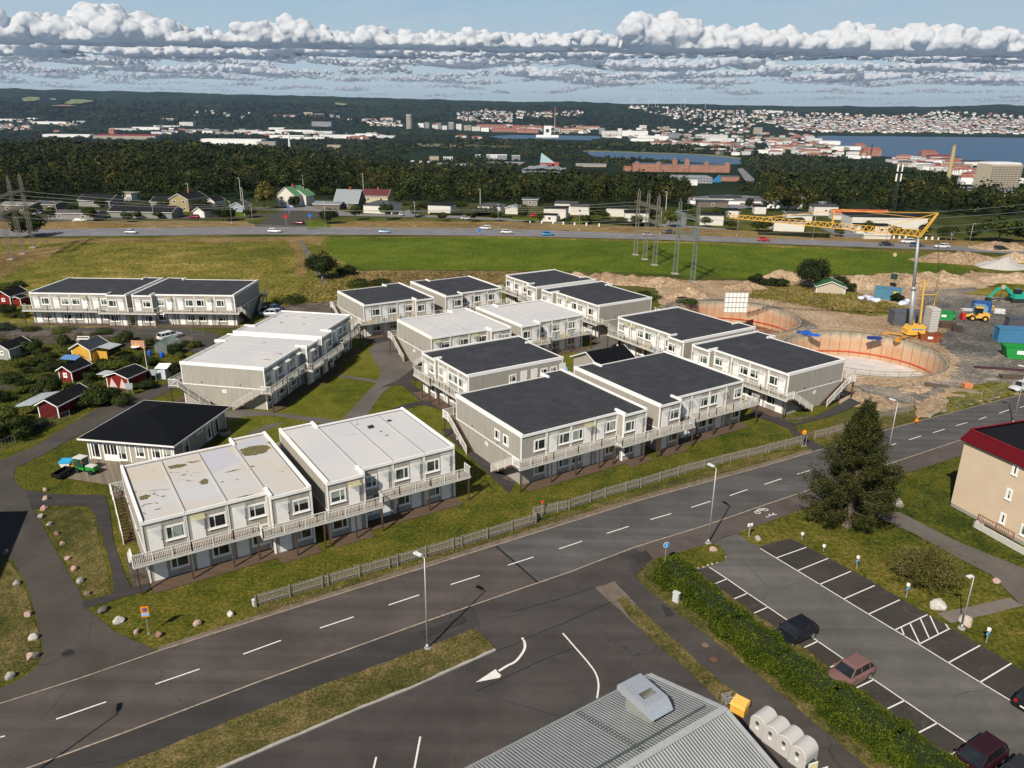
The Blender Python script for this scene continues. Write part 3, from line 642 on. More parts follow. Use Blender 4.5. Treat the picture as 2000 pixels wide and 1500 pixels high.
symbol(1487,999,[('c',-.6,0,.33),('c',.6,0,.33),('l',-.6,0,-.2,.4),('l',-.2,.4,.4,.4),('l',.4,.4,.6,0),('l',-.2,.4,.05,0),('l',.05,0,.4,.4)])
symbol(1508,1008,[('l',-.5,.1,.1,.1),('l',.1,.1,.6,.3),('l',.1,.1,.6,-.1),('c',-.7,.1,.14),('l',-.3,.1,0,.4)])
# manholes
def disc(name,u,v,r,mat,level=7):
 c0=G(u,v);mb=MB();n=24;i0=len(mb.v)
 mb.v+=[c0+Vector((r*cos(2*pi*k/n),r*sin(2*pi*k/n),0.012*level+0.008))for k in range(n)];mb.f.append(tuple(range(n)))
 return mb.build(name,mat)
for(u,v,r,c_,lb)in[(132,1276,.38,(.022,.022,.022),'round iron manhole cover in the access lane mouth'),(1377,1261,.33,(.20,.13,.09),'pale rusty manhole cover on the footpath, upper of two'),(1394,1289,.33,(.15,.07,.05),'redder rusty manhole cover on the footpath, lower of two')]:
 o=disc('manhole_cover',u,v,r,M(c_,.7,var=.3,scale=8));tag(o,lb,'manhole cover','manhole covers')
 c0=G(u,v,.093);mb=MB();n=24
 for k in range(n):
  a0,a1=2*pi*k/n,2*pi*(k+1)/n
  mb.quad(c0+Vector((cos(a0),sin(a0),0))*r*1.25,c0+Vector((cos(a1),sin(a1),0))*r*1.25,c0+Vector((cos(a1),sin(a1),0.03))*r*1.0,c0+Vector((cos(a0),sin(a0),0.03))*r*1.0)
 mb.build('cover_rim',M((.05,.048,.046),.8,name='rim'),o)
 # lakes and far fields
m_,t,b=mat_base('lake_water');b.inputs['Base Color'].default_value=(0.020,0.060,0.120,1);b.inputs['Roughness'].default_value=0.35;b.inputs['Specular IOR Level'].default_value=0.3
P=pos(t);bn=t.add('ShaderNodeBump');bn.inputs['Strength'].default_value=0.5;bn.inputs['Distance'].default_value=1.0
t.l.new(t.noise(P,0.05,5,0.7),bn.inputs['Height']);t.l.new(bn.outputs[0],b.inputs['Normal']);WATER=m_
t.l.new(t.mix(t.noise(P,0.004,5,0.6),(0.016,0.055,0.120),(0.030,0.082,0.160)),b.inputs['Base Color'])
def far_poly(name,px,z,mat,kind='structure'):
 P_=[G(u,v,z)for u,v in px];mb=MB();mb.v=P_;mb.f=[tuple(range(len(P_)))]
 o=mb.build(name,mat)
 if o.data.polygons[0].normal.z<0:o.data.flip_normals()
 return tag(o,kind=kind)
far_poly('lake',[(1588,264),(1640,262.5),(1800,264),(1900,265.5),(2000,267),(2400,270),(2900,300),(2900,380),(2300,350),(2040,335),(1960,322),(1900,318),(1850,318),(1780,310),(1700,303),(1660,293),(1640,283),(1600,277),(1610,271)],LOW+1.0,WATER)
far_poly('lake',[(1140,296),(1180,296.5),(1260,299),(1340,301),(1410,306),(1447,311),(1448,321),(1420,321),(1330,316),(1240,311),(1160,306)],LOW+1.2,WATER)
far_poly('lake',[(955,266),(1000,263.5),(1060,264),(1120,265),(1170,266),(1175,270),(1150,274),(1100,273),(1040,271),(985,272)],LOW+1.4,WATER)
far_poly('lake',[(820,284),(870,285),(940,287),(945,290),(880,290),(830,287)],LOW+1.6,WATER)
far_poly('lake',[(712,254),(760,253),(815,256),(812,260),(780,259),(720,257)],LOW+1.8,WATER)
REED=M((0.16,0.15,0.06),0.95,var=.3,scale=.05)
far_poly('shore',[(1130,293),(1180,294),(1260,297),(1340,299.5),(1410,303),(1447,308),(1447,311),(1410,306.2),(1340,301.2),(1260,299.2),(1180,296.7),(1140,296.2)],LOW+1.3,REED)
far_poly('shore',[(810,280),(880,281),(960,284),(1010,286),(1010,288),(940,287),(870,285.2),(820,284.2)],LOW+1.7,REED)
far_poly('motorway',[(1440,330),(1450,328),(1476,352),(1470,366),(1462,362)],LOW*0.42,ASPH_HW)
# open fields on the far hills
def hill_patch(px,mat):
 P_=[]
 for u,v in px:
  p=U(u,v);p.z+=16;P_.append(p)
 mb=MB();mb.v=P_;mb.f=[tuple(range(len(P_)))];return tag(mb.build('hill_field',mat),kind='structure')
HF=M((0.19,0.22,0.09),0.95,var=.15,scale=.01)
for pp in([(42,196),(55,192),(78,193),(78,198),(60,201),(48,201)],[(125,205),(140,197),(160,197),(186,200),(165,205),(150,206),(135,207)],[(96,195),(110,195),(110,199),(100,198)],[(655,203),(680,206),(670,209),(655,207)]):hill_patch(pp,HF)
hill_patch([(102,210),(120,208),(152,209),(148,211),(105,211)],M((.24,.16,.12),.95,scale=.01))
for a in([(1160,1149),(1110,1166),(1040,1186),(1000,1196)],[(1192,1178),(1150,1196),(1098,1220),(1050,1238)],[(1118,1268),(1060,1290),(1000,1318),(930,1352)],[(1240,1166),(1222,1176),(1190,1178)],[(950,1278),(1000,1262),(1045,1240)],[(1390,1062),(1415,1050),(1440,1042)]):strip('asphalt_seam',a,.05,6,M((.022,.021,.02),.8,name='seam'))
for a in([(1230,1085),(1262,1077),(1276,1093),(1243,1103)],[(820,1236),(905,1205),(912,1216),(828,1248)],[(1290,1180),(1308,1190),(1318,1204),(1300,1206)]):ground_poly('asphalt_patch',a,8,m_asphalt('asphalt_repair',(.040,.037,.035),None,0))
ground_poly('dry_lawn',[(72,1004),(110,994),(168,996),(182,1010),(208,1100),(216,1157),(165,1166),(146,1128),(112,1068),(88,1022)],3,VERGE,.1)
ground_poly('dry_lawn',[(-60,1092),(0,1092),(22,1100),(46,1140),(68,1208),(80,1268),(73,1295),(42,1320),(-60,1352)],3,VERGE,.1)
# ---------- holes for the two round basins in every sheet of ground that contains them
def cut_pits():
 N=72
 for o in list(bpy.data.objects):
  if o.type!='MESH' or o.get('kind')!='structure' or o.name.startswith(('ground','sky','lake','hill')):continue
  me=o.data;zs=[v.co.z for v in me.vertices]
  if not zs or max(zs)>0.3 or min(zs)<-0.03:continue
  bb=[(min(v.co.x for v in me.vertices),max(v.co.x for v in me.vertices)),(min(v.co.y for v in me.vertices),max(v.co.y for v in me.vertices))]
  for(cx,cy),R_ in[((62.8,130.8),13.75),((46.3,156.0),13.75)]:
   if cx+R_<bb[0][0]or cx-R_>bb[0][1]or cy+R_<bb[1][0]or cy-R_>bb[1][1]:continue
   bm=bmesh.new();bm.from_mesh(me)
   # slice by the sides of the circle polygon, then drop what lies inside
   for k in range(48):
    a=2*pi*(k+.5)/48;d=Vector((cos(a),sin(a),0));co_=Vector((cx,cy,0))+d*R_*cos(pi/48)
    fs=[f for f in bm.faces if(Vector((f.calc_center_median().x,f.calc_center_median().y,0))-Vector((cx,cy,0))).length<R_*1.02 or True]
    near_=[f for f in bm.faces if any((v.co.xy-Vector((cx,cy))).length<R_*1.6 for v in f.verts)or f.calc_area()>50]
    g=set(near_)|{e for f in near_ for e in f.edges}|{v for f in near_ for v in f.verts}
    bmesh.ops.bisect_plane(bm,geom=list(g),plane_co=co_,plane_no=d,dist=1e-4)
   dead=[f for f in bm.faces if(f.calc_center_median().xy-Vector((cx,cy))).length<R_*0.9995*cos(pi/48)and all((v.co.xy-Vector((cx,cy))).length<R_*1.002 for v in f.verts)]
   if dead:bmesh.ops.delete(bm,geom=dead,context='FACES');bm.to_mesh(me)
   bm.free()
cut_pits()
def cut_ground():
 o=bpy.data.objects['ground'];bm=bmesh.new();bm.from_mesh(o.data);z0=-0.02
 dead=[f for f in bm.faces if all(v.co.xy.length<329.5 for v in f.verts)]
 bmesh.ops.delete(bm,geom=dead,context='FACES')
 loose=[v for v in bm.verts if not v.link_faces];bmesh.ops.delete(bm,geom=loose,context='VERTS')
 rim=[e for e in bm.edges if len(e.link_faces)==1 and all(v.co.xy.length<331 for v in e.verts)]
 holes=[]
 for(cx,cy),R_ in[((62.8,130.8),13.75),((46.3,156.0),13.75)]:
  vs=[bm.verts.new((cx+R_*cos(2*pi*k/72),cy+R_*sin(2*pi*k/72),z0))for k in range(72)];holes+=[bm.edges.new((vs[k],vs[(k+1)%72]))for k in range(72)]
 r=bmesh.ops.triangle_fill(bm,use_beauty=True,use_dissolve=False,edges=rim+holes,normal=(0,0,1))
 bad=[f for f in r['geom']if isinstance(f,bmesh.types.BMFace)and any((f.calc_center_median().xy-Vector(c)).length<13.6 for c in((62.8,130.8),(46.3,156.0)))]
 if bad:bmesh.ops.delete(bm,geom=bad,context='FACES')
 for f in bm.faces:
  if f.normal.z<0:f.normal_flip()
  f.smooth=f.calc_center_median().xy.length>330
 bm.to_mesh(o.data);bm.free()
cut_ground()
# == RESIDENTIAL BLOCKS
TH=radians(-57.15)
AX=Vector((cos(TH),sin(TH),0));BX=Vector((-sin(TH),cos(TH),0))
ROOF_Z=6.2
WALLM={}
def wall_mat(ang,dark=False):
 k=round(ang,2)
 if k not in WALLM:WALLM[k]=m_boards('wall_boards',(0.37,0.345,0.30),ang,0.19,0.80,'h',0.10)
 return WALLM[k]
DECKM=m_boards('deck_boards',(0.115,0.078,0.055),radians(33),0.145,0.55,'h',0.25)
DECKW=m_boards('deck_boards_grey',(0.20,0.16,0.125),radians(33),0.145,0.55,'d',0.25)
def m_roof_dark():
 m_,t,b=mat_base('roof_felt_dark');P=pos(t)
 n=t.noise(P,0.5,6,0.65,0.4);f=t.noise(P,9.0,3,0.7)
 mp=t.add('ShaderNodeMapping');t.l.new(P,mp.inputs[0]);mp.inputs['Rotation'].default_value=(0,0,-radians(32.85));
 sx_=t.add('ShaderNodeSeparateXYZ');t.l.new(mp.outputs[0],sx_.inputs[0])
 w=t.math('ABSOLUTE',t.math('SUBTRACT',t.math('FRACT',sx_.outputs[1]),0.5));g=t.mapr(w,0.46,0.5,1.0,0.74)
 n9=t.noise(P,0.16,6,0.7,1.2);g=t.math('MULTIPLY',g,t.mapr(n9,.55,.72,1.0,1.45))
 k=t.math('MULTIPLY',t.math('MULTIPLY',t.mapr(n,0.3,0.7,0.8,1.25),t.mapr(f,.3,.7,.85,1.15)),g)
 c_=t.vmath('SCALE',(1,1,1));c_.node.inputs[0].default_value=(0.045,0.047,0.053);t.inp(c_.node.inputs['Scale'],k)
 t.l.new(c_,b.inputs['Base Color']);b.inputs['Roughness'].default_value=0.9;b.inputs['Specular IOR Level'].default_value=0.12
 return m_
def m_roof_white(dirt=0.3):
 """pale roof membrane with water stains and worn patches that show the base"""
 m_,t,b=mat_base('roof_membrane');P=pos(t)
 n=t.noise(P,0.12,5,0.6,0.5);n2=t.noise(P,0.9,6,0.7,1.0)
 mp=t.add('ShaderNodeMapping');t.l.new(P,mp.inputs[0]);mp.inputs['Rotation'].default_value=(0,0,-radians(32.85));mp.inputs['Scale'].default_value=(0.6,1.9,1)
 w=t.noise(mp.outputs[0],0.55,6,0.72,0.3);wl=t.noise(P,0.16,2,0.5)
 c_=t.mix(t.mapr(n,0.35,0.65),(0.52,0.52,0.535),(0.58,0.56,0.535)if dirt<0.5 else(0.54,0.475,0.38))
 c_=t.mix(t.mapr(n2,0.5,0.75,0.0,0.3),c_,(0.48,0.45,0.40))
 worn=t.math('MULTIPLY',t.mapr(w,0.655-0.045*dirt,0.675-0.045*dirt),t.mapr(wl,0.40,0.52))
 c_=t.mix(t.math('MULTIPLY',worn,min(1,0.4+dirt*0.6)),c_,(0.13,0.115,0.06))
 t.l.new(c_,b.inputs['Base Color']);b.inputs['Roughness'].default_value=0.8;b.inputs['Specular IOR Level'].default_value=0.2
 return m_
ROOFD=m_roof_dark();ROOFW=m_roof_white(0.12);ROOFWORN=m_roof_white(1.0)
GLASS=m_glass('window_glass',(0.022,0.030,0.030),(0.085,0.12,0.105));GLASS_D=m_glass('window_dark',(0.012,0.012,0.014))
CURTAIN=M((0.30,0.34,0.30),0.6,var=.2,scale=1.5,name='curtain')
def m_sheet(name,col,al):
 m_,t,b=mat_base(name);b.inputs['Base Color'].default_value=(*col,1);b.inputs['Roughness'].default_value=.3;b.inputs['Alpha'].default_value=al;return m_
CANOPY=m_sheet('canopy_sheet',(0.62,0.63,0.60),.20);CANOPY_Y=m_sheet('aged_canopy',(0.55,0.52,0.30),.45);CANOPY_O=m_sheet('opaque_canopy',(0.72,0.72,0.66),1.0)
def window(root,c,f,n,w=1.55,h=1.35,flip=False,gl=None):
 """framed window whose outer face centre is c; f runs along the wall, n outwards"""
 z=Vector((0,0,1));fr=MB();t_=0.16
 o=c-f*w/2-z*h/2
 fr.box(o-n*0.02,f*w,z*t_,n*0.09);fr.box(o+z*(h-t_)-n*0.02,f*w,z*t_,n*0.09)
 fr.box(o+z*t_-n*0.02,f*t_,z*(h-2*t_),n*0.09);fr.box(o+f*(w-t_)+z*t_-n*0.02,f*t_,z*(h-2*t_),n*0.09)
 mx=(0.36 if not flip else 0.64)*w
 fr.box(o+f*(mx-0.045)+z*t_-n*0.02,f*0.09,z*(h-2*t_),n*0.075)
 fr.box(o-f*0.05-z*0.05-n*0.02,f*(w+0.1),z*0.047,n*0.14)
 wo_=fr.build('window',WHITE,root)
 pn=MB();pn.box(o+f*t_+z*t_+n*0.005,f*(w-2*t_),z*(h-2*t_),n*0.012);pn.build('pane',gl or random.choice([GLASS,GLASS,GLASS_D]),wo_)
 if random.random()<0.55:
  cu=MB();hh=h-2*t_;k=random.choice([0.35,0.6,1.0]);x0=t_ if random.random()<.5 else(mx if not flip else t_);x1=mx if x0==t_ else w-t_
  if k<1:cu.box(o+f*t_+z*(t_+hh*(1-k))+n*0.019,f*(w-2*t_),z*hh*k,n*0.004)
  else:cu.box(o+f*x0+z*t_+n*0.019,f*(x1-x0)*0.9,z*hh,n*0.004)
  cu.build('blind',CURTAIN,wo_)
 return wo_
def door(root,c,f,n,w=1.12,h=2.25):
 z=Vector((0,0,1));m2=MB();m2.box(c-f*w/2-n*0.02,f*w,z*h,n*0.07)
 d=m2.build('door',WHITE,root);hd=MB();hd.box(c+f*(w*0.38)+z*1.0+n*0.05,f*0.05,z*0.14,n*0.06);hd.build('handle',STEEL,d)
 return d
def railing(mb,p0,p1,sp=0.16,h=1.05,bw=0.04):
 """handrail, foot rail and upright bars between two points (any slope)"""
 p0=Vector(p0);p1=Vector(p1);d=p1-p0;L=d.length
 if L<0.1:return
 z=Vector((0,0,1));mb.bar(p0+z*h,p1+z*h,0.09,0.06);mb.bar(p0+z*0.10,p1+z*0.10,0.05,0.06)
 n=max(1,int(L/sp))
 for i in range(1,n):
  q_=p0+d*i/n
  if i%max(2,int(1.8/sp))==0:continue
  mb.bar(q_+z*0.12,q_+z*(h-0.02),bw,0.03)
 k=max(1,round(L/1.8))
 for i in range(k+1):mb.bar(p0+d*i/k+z*(-0.15),p0+d*i/k+z*(h+0.02),0.08,0.08)
def stairs(root,top,run,out,width=1.0,H=3.0,L=4.6,sp=0.2):
 """straight flight: top landing edge point, unit run direction, unit direction away from the wall"""
 st=MB();n=15;z=Vector((0,0,1))
 for i in range(n):
  st.box(top+run*(L*i/n)-z*(H*(i+1)/n)+out*0.05,run*(L/n*1.05),out*(width-0.1),z*0.05)
 st.bar(top-z*0.1,top+run*L-z*(H-0.02),0.06,0.28);st.bar(top+out*width-z*0.1,top+out*width+run*L-z*(H-0.02),0.06,0.28)
 so_=st.build('stairs',BROWNWOOD,root)
 rl=MB();railing(rl,top+out*(width+0.04)-z*0.02,top+out*(width+0.04)+run*L-z*(H-0.02),sp)
 rl.build('stair_railing',RAILP,root)
def block(name,O,ang,units,D=13.0,roof='dark',label='',step=1.2,stairs_at='',sp=0.16,ext0=1.2,ext1=1.2,endwin=None,detail=True,rich=0,backd=True,nofront=False,join='',solid=None):
 """one two-storey building. O: corner of the front roof edge (left seen from outside, main plane); units: list of (width, forward?, top pattern, lower pattern)"""
 f=Vector((cos(ang),sin(ang),0));n=Vector((f.y,-f.x,0));z=Vector((0,0,1))
 O=Vector((O[0],O[1],0));Wt=sum(u[0]for u in units)
 root=thing(name,O,label,'residential block','two storey residential blocks')
 H=ROOF_Z-0.1;wm=wall_mat(ang)
 wl=MB();tr=MB();rf=MB();gut=MB()
 x=0.0;runs=[]
 for i,(w,fw,p1,p0)in enumerate(units):
  off=step if fw else 0.0
  a=O+f*x+n*off;dep=D+2*off
  wl.box(a-z*0.05,f*w,z*(H+0.05),-n*dep)
  # corner boards and seams
  tr.box(a+f*0.0+n*0.003,f*0.10,z*(H-0.05),n*0.06);tr.box(a+f*0.0+n*0.003+z*2.72,f*w,z*0.20,n*0.045)
  if i:tr.box(a-f*0.13+n*0.003,f*0.07,z*(H-0.05),n*0.05)if runs and runs[-1][2]==off else None
  if i==len(units)-1 or units[i+1][1]!=fw:tr.box(a+f*(w-0.13)+n*0.003,f*0.13,z*(H-0.05),n*0.05)
  if fw:
   if i>0:tr.box(a-f*0.05,f*0.05,z*(H-0.05),-n*0.13)
   if i<len(units)-1:tr.box(a+f*w,f*0.05,z*(H-0.05),-n*0.13)
   # front fascia and cap
  tr.box(a+z*(H-0.18)-f*0.02,f*(w+0.04),z*0.30,n*0.12)
  tr.box(a-n*dep+z*(H-0.18)-f*0.02,f*(w+0.04),z*0.34,-n*0.10)
  rf.box(a+z*H+n*0.0,f*w,z*(0.06 if roof=='dark' else 0.085),-n*dep)
  if roof!='dark':
   if i>0:
    rf.box(a+z*(H+.085)-f*0.08,f*0.16,z*(.06 if roof=='worn' else .03),-n*(dep-1.2));gut.box(a+z*(H+.085)+f*0.111,f*0.06,z*0.012,-n*(dep-.6))
   gut.box(a+z*(H+.085)-n*(dep-0.35),f*w,z*0.014,n*0.16)
  runs.append((x,w,off));x+=w
  # parapets along the two end walls and the step walls
 def parapet(xp,off,inward,wd=0.26):
  tr.box(O+f*xp+n*(off+0.11)+z*(H-0.2),f*wd*inward,z*0.46,-n*(D+2*off+0.22))
 parapet(0-0.03,runs[0][2],1);parapet(Wt+0.03,runs[-1][2],-1)
 if roof!='dark':
  gut.box(O+f*0.32+n*(runs[0][2]-0.4)+z*(H+0.088),f*0.12,z*0.012,-n*(D-0.8));gut.box(O+f*(Wt-0.42)+n*(runs[-1][2]-0.4)+z*(H+0.088),f*0.10,z*0.012,-n*(D-0.8))
 for i,(x0,w,off)in enumerate(runs):
  if off and i>0:tr.box(O+f*(x0-0.03)+n*(off+0.11)+z*(H-0.1),f*0.26,z*0.42,-n*(off+0.7));tr.box(O+f*(x0-0.03)-n*(D+off+.1)+z*(H-0.1),f*0.26,z*0.42,n*(off+0.7))
  if off and i<len(runs)-1:tr.box(O+f*(x0+w+0.03)+n*(off+0.11)+z*(H-0.1),-f*0.26,z*0.42,-n*(off+0.7));tr.box(O+f*(x0+w+0.03)-n*(D+off+.1)+z*(H-0.1),-f*0.26,z*0.42,n*(off+0.7))
 for s,xe in((-1,0.0),(1,Wt)):
  ee=O+f*xe;off=runs[0][2]if s<0 else runs[-1][2]
  tr.box(ee+n*(off+0.053)+f*(0.003*s),f*0.04*s,z*(H-0.25),-n*0.13)
  tr.box(ee-n*(D+off)+f*(0.003*s),f*0.04*s,z*(H-0.25),n*0.13)
  tr.box(ee+n*(off-0.14)+z*2.98+f*(0.003*s),f*0.035*s,z*0.13,-n*(D+2*off-0.28))
 wl.build('wall',wm,root);tr.build('trim',WHITE,root)
 ro=rf.build('roof',{'dark':ROOFD,'white':ROOFW,'worn':ROOFWORN}[roof],root)
 if gut.v:gut.build('gutter_line',M((0.10,0.105,0.12),.6,name='gutter'),ro)
 # fronts: doors and windows on both storeys
 SP={'D':0.98,'W':1.4}
 for i,(x0,w,off)in enumerate(runs):
  if nofront:break
  for lev,pat in((1,units[i][2]),(0,units[i][3])):
   if not pat:continue
   base_z=0.12+lev*2.98
   k=len(pat)
   for j,ch in enumerate(pat):
    xc=x0+w*(j+0.5)/k;xc=x0+w/2+(xc-x0-w/2)*0.92+(0.12 if ch=='D' and j else 0)*(-1)
    if ch=='D':
     door(root,O+f*xc+n*off+z*base_z,f,n)
     if lev==1 and detail:
      cn=MB();cc_=O+f*xc+n*(off+0.02)+z*(base_z+2.58)
      cn.v+=[cc_-f*.62,cc_+f*.62,cc_+f*.62+n*.75-z*.20,cc_-f*.62+n*.75-z*.20];cn.v+=[v-z*0.02 for v in cn.v[:4]]
      cn.f+=[(0,3,2,1),(4,5,6,7),(0,1,5,4),(1,2,6,5),(2,3,7,6),(3,0,4,7)]
      cn.bar(cc_-f*.55-z*.35,cc_-f*.55+n*.8-z*.24,.03);cn.bar(cc_+f*.55-z*.35,cc_+f*.55+n*.8-z*.24,.03)
      cn.build('canopy',solid or(CANOPY_Y if random.random()<.15 else CANOPY),root)
    elif ch=='W':
     window(root,O+f*xc+n*off+z*(base_z+1.42),f,n,min(1.66,w/k*0.95),1.42,flip=(j==0))
     # balconies: deck follows the steps
 def balcony(side,dd=1.45):
  nn=n*side;base=O if side>0 else O-n*D
  dk=MB();rl=MB();ps=[]
  ex0,ex1=ext0,ext1
  pts=[]
  for i,(x0,w,off)in enumerate(runs):
   a=x0-(ex0 if i==0 else 0);b_=x0+w+(ex1 if i==len(runs)-1 else 0)
   if i>0 and not off and runs[i-1][2]:a+=1.3
   if i<len(runs)-1 and not off and runs[i+1][2]:b_-=1.3
   if i>0 and off and not runs[i-1][2]:a-=1.3
   if i<len(runs)-1 and off and not runs[i+1][2]:b_+=1.3
   oo=off+0.06
   dk.box(base+f*a+nn*oo+z*2.72,f*(b_-a),z*0.20,nn*dd)
   pts+=[base+f*a+nn*(oo+dd-0.05)+z*2.92,base+f*b_+nn*(oo+dd-0.05)+z*2.92]
  for q0,q1 in zip(pts,pts[1:]):railing(rl,q0,q1,sp)
  if pts and not(stairs_at and side>0 and False):
   for e_,s_ in((pts[0],'L'),(pts[-1],'R')):
    railing(rl,e_,e_-nn*(dd-0.1),sp)if s_ not in stairs_at+join else None
  edge=MB()
  for q0,q1 in zip(pts,pts[1:]):
   if(q1-q0).length>0.2:edge.bar(q0-z*0.10+nn*0.055,q1-z*0.10+nn*0.055,0.04,0.22)
  d_=dk.build('balcony_deck',DECKW,root);edge.build('deck_edge',OFFW,d_);rl.build('balcony_railing',RAILP,root)
  # timber posts
  tot=[(p,q_)for p,q_ in zip(pts[::2],pts[1::2])]
  for p,q_ in tot:
   L=(q_-p).length;k=max(1,round(L/3.6))
   for i in range(k+1):
    if i==0 and p is not tot[0][0]:continue
    c_=p+(q_-p)*(i/k);c_=c_-nn*0.02;c_.z=0
    ii=0.25 if i==0 else(-0.25 if i==k else 0);c_=c_+f*ii
    pb=MB();pb.cbox(c_,0.14,0.14,2.72,ang);pb.build('post',BROWNWOOD,root)
    # ground deck under it
  gd=MB()
  for i,(x0,w,off)in enumerate(runs):gd.box(base+f*x0+nn*(off+.01)+z*0.01,f*w,z*0.09,nn*(1.9))
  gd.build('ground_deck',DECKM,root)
  return pts
 pf=balcony(1)
 if backd:pb_=balcony(-1)
 for s_ in stairs_at:
  if s_ in 'LR':
   sg=-1 if s_=='L' else 1;ex=0.0 if s_=='L' else Wt;off=runs[0][2]if s_=='L' else runs[-1][2]
   o_=f*sg
   for side in(1,-1):
    nn=n*side;base=(O if side>0 else O-n*D)+f*ex
    top=base+nn*(off+0.05)+z*2.92+o_*0.12
    stairs(root,top,-nn,o_,1.0,2.9,4.7,sp)
    ob=MB();railing(ob,top+o_*1.05+nn*1.4,top+o_*1.05,sp);ob.build('landing_railing',WHITE,root)
    # small plate and vents on an end wall
 for s_ in(-1,1):
  ee=O+f*(0 if s_<0 else Wt)-n*(D*0.5)
  m2=MB();m2.box(ee+z*2.1+f*0.002*s_-n*0.35,f*0.03*s_,z*0.45,n*0.7);pl=m2.build('wall_plate',WHITE,root)
  m3=MB()
  for k in range(4):m3.box(ee+z*2.27+f*0.034*s_-n*(0.22-k*0.12),f*0.004*s_,z*0.11,n*0.07)
  m3.build('plate_lettering',M((0.25,0.27,0.3),.6),pl)
  m4=MB()
  for k in(-3.4,2.6):m4.tube(ee+z*3.5+n*k+f*0.003*s_,ee+z*3.5+n*k+f*0.10*s_,0.10)
  m4.build('vent',M((0.12,0.12,0.12),.7),root)
 if endwin:
  s_=-1 if endwin=='L' else 1;ee=O+f*(0 if s_<0 else Wt)
  fe=-n*s_ if s_<0 else n
  for dn in(-3.2,-5.1):window(root,ee+n*(-D*0.5+(dn+D*0.5))*1.0+z*4.45,n if s_>0 else-n,f*s_,1.15,1.25,gl=GLASS_D)
 if rich:
  pass
 return root,f,n,Wt
U4=lambda w,pat,low=None:[(w,False,p,p)for p in pat]
BA=TH+pi/2;A33=BA
WHITE_L='white roofed block'
def fwd(w,pat):return(w,True,pat,pat)
def uu(w,*p):return[(w,False,x,x)for x in p]
BL={}
BL['wa']=block('residential_block',(-32.3,58.1),BA,uu(3.63,'DW','DW','DW')+[fwd(3.9,'DW')],13,'worn','white roofed block nearest the road with yellow-brown worn patches on its roof',stairs_at='L',sp=0.14,ext1=0.8,join='R')
BL['wb']=block('residential_block',(-18.55,66.95),BA,[fwd(3.9,'WD')]+uu(3.6,'WD','WD','WD'),13,'white','white roofed block with small black holes in its roof, beside the worn roof block',stairs_at='',sp=0.14,ext0=0.8,join='L')
BL['d1']=block('residential_block',(1.1,77.9),BA,uu(3.5,'-W','DW','WD','DW')+[fwd(3.6,'WD')],15.2,'dark','dark roofed block nearest the road with two windows high on its left end wall',stairs_at='L',sp=0.15,ext1=1.1,endwin='L',join='R')
BL['d2']=block('residential_block',(17.75,88.65),BA,[fwd(3.6,'DW')]+uu(3.2,'WD','DW','WD','-W'),15.2,'dark','dark roofed block behind the wooden fence, right neighbour of the nearest dark roof',sp=0.15,ext0=1.12,ext1=2.0,join='L')
BL['d3']=block('residential_block',(29.3,114.9),TH,[fwd(3.6,'DW')]+uu(3.45,'WD','DW','WD','WD'),12.6,'dark','dark roofed block with outside stairs on its right end, next to the round pit',stairs_at='R',sp=0.2,ext0=1.0,join='L')
BL['d4']=block('residential_block',(18.9,131.3),TH,uu(3.45,'WD','DW','WD','DW')+[fwd(3.6,'WD')],14.3,'dark','dark roofed block in front of the farther round pit, behind the small gable roofed house',sp=0.22,ext1=1.0,ext0=1.2,join='R')
BL['d5']=block('residential_block',(-13.0,109.2),TH,[fwd(4.0,'DW')]+uu(3.0,'WD','WW','WD'),16.0,'dark','squarish dark roofed block in the middle of the estate with balconies on two sides',step=0.6,sp=0.2,ext0=0.3,ext1=0.1,backd=False)
BL['w6']=block('residential_block',(-13.0,116.8),BA,uu(3.5,'DW','DW','DW')+[fwd(3.9,'DW')],13,'white','white roofed block behind the squarish dark roof, left one of that pair',stairs_at='L',sp=0.25,ext1=.9,join='R')
BL['w7']=block('residential_block',(0.9,125.5),BA,[fwd(3.8,'WD')]+uu(3.4,'WD','WD','WD'),13,'white','white roofed block with yellow and blue mats on its balcony, right one of that pair',sp=0.25,ext0=.9,join='L')
BL['d8']=block('residential_block',(-27.9,138.3),BA,uu(3.4,'DW','DW','DW')+[fwd(3.9,'WD')],13.5,'dark','dark roofed block behind the lawn, left one of the pair before the dry grass',stairs_at='L',sp=0.25,ext1=.9,join='R')
BL['d9']=block('residential_block',(-13.9,147.3),BA,[fwd(3.8,'DW')]+uu(3.3,'WD','WD','WD'),13.5,'dark','dark roofed block behind the lawn, right one of the pair before the dry grass',sp=0.25,ext0=.9,join='L')
BL['d10']=block('residential_block',(-1.5,167.3),TH,uu(3.4,'WD','WD','WD')+[fwd(3.6,'WD')],13.2,'dark','farthest dark roofed block, right at the edge of the dry grass',sp=0.3,ext1=.9,join='R')
BL['d11']=block('residential_block',(7.0,154.0),TH,[fwd(3.6,'WD')]+uu(3.4,'WD','DW','WD','WD'),13.2,'dark','dark roofed block showing a plain grey end wall left of the round pits',stairs_at='R',sp=0.28,ext0=.9,join='L')
A12=radians(79.0)
BL['w12']=block('residential_block',(-34.8,100.5),A12,uu(3.65,'WD','WD','WD')+[fwd(3.9,'DW')],12.9,'white','white roofed block with a shaded front, its plain end wall facing the camera',stairs_at='L',sp=0.2,ext1=.7,join='R',solid=CANOPY_O)
BL['w13']=block('residential_block',(-31.7,116.6),A12,[fwd(3.9,'DW')]+uu(3.5,'WD','DW','WD'),12.9,'white','white roofed block with a shaded front, the farther one of that pair',stairs_at='',sp=0.25,ext0=.9,join='L')
A14=radians(-1.0)
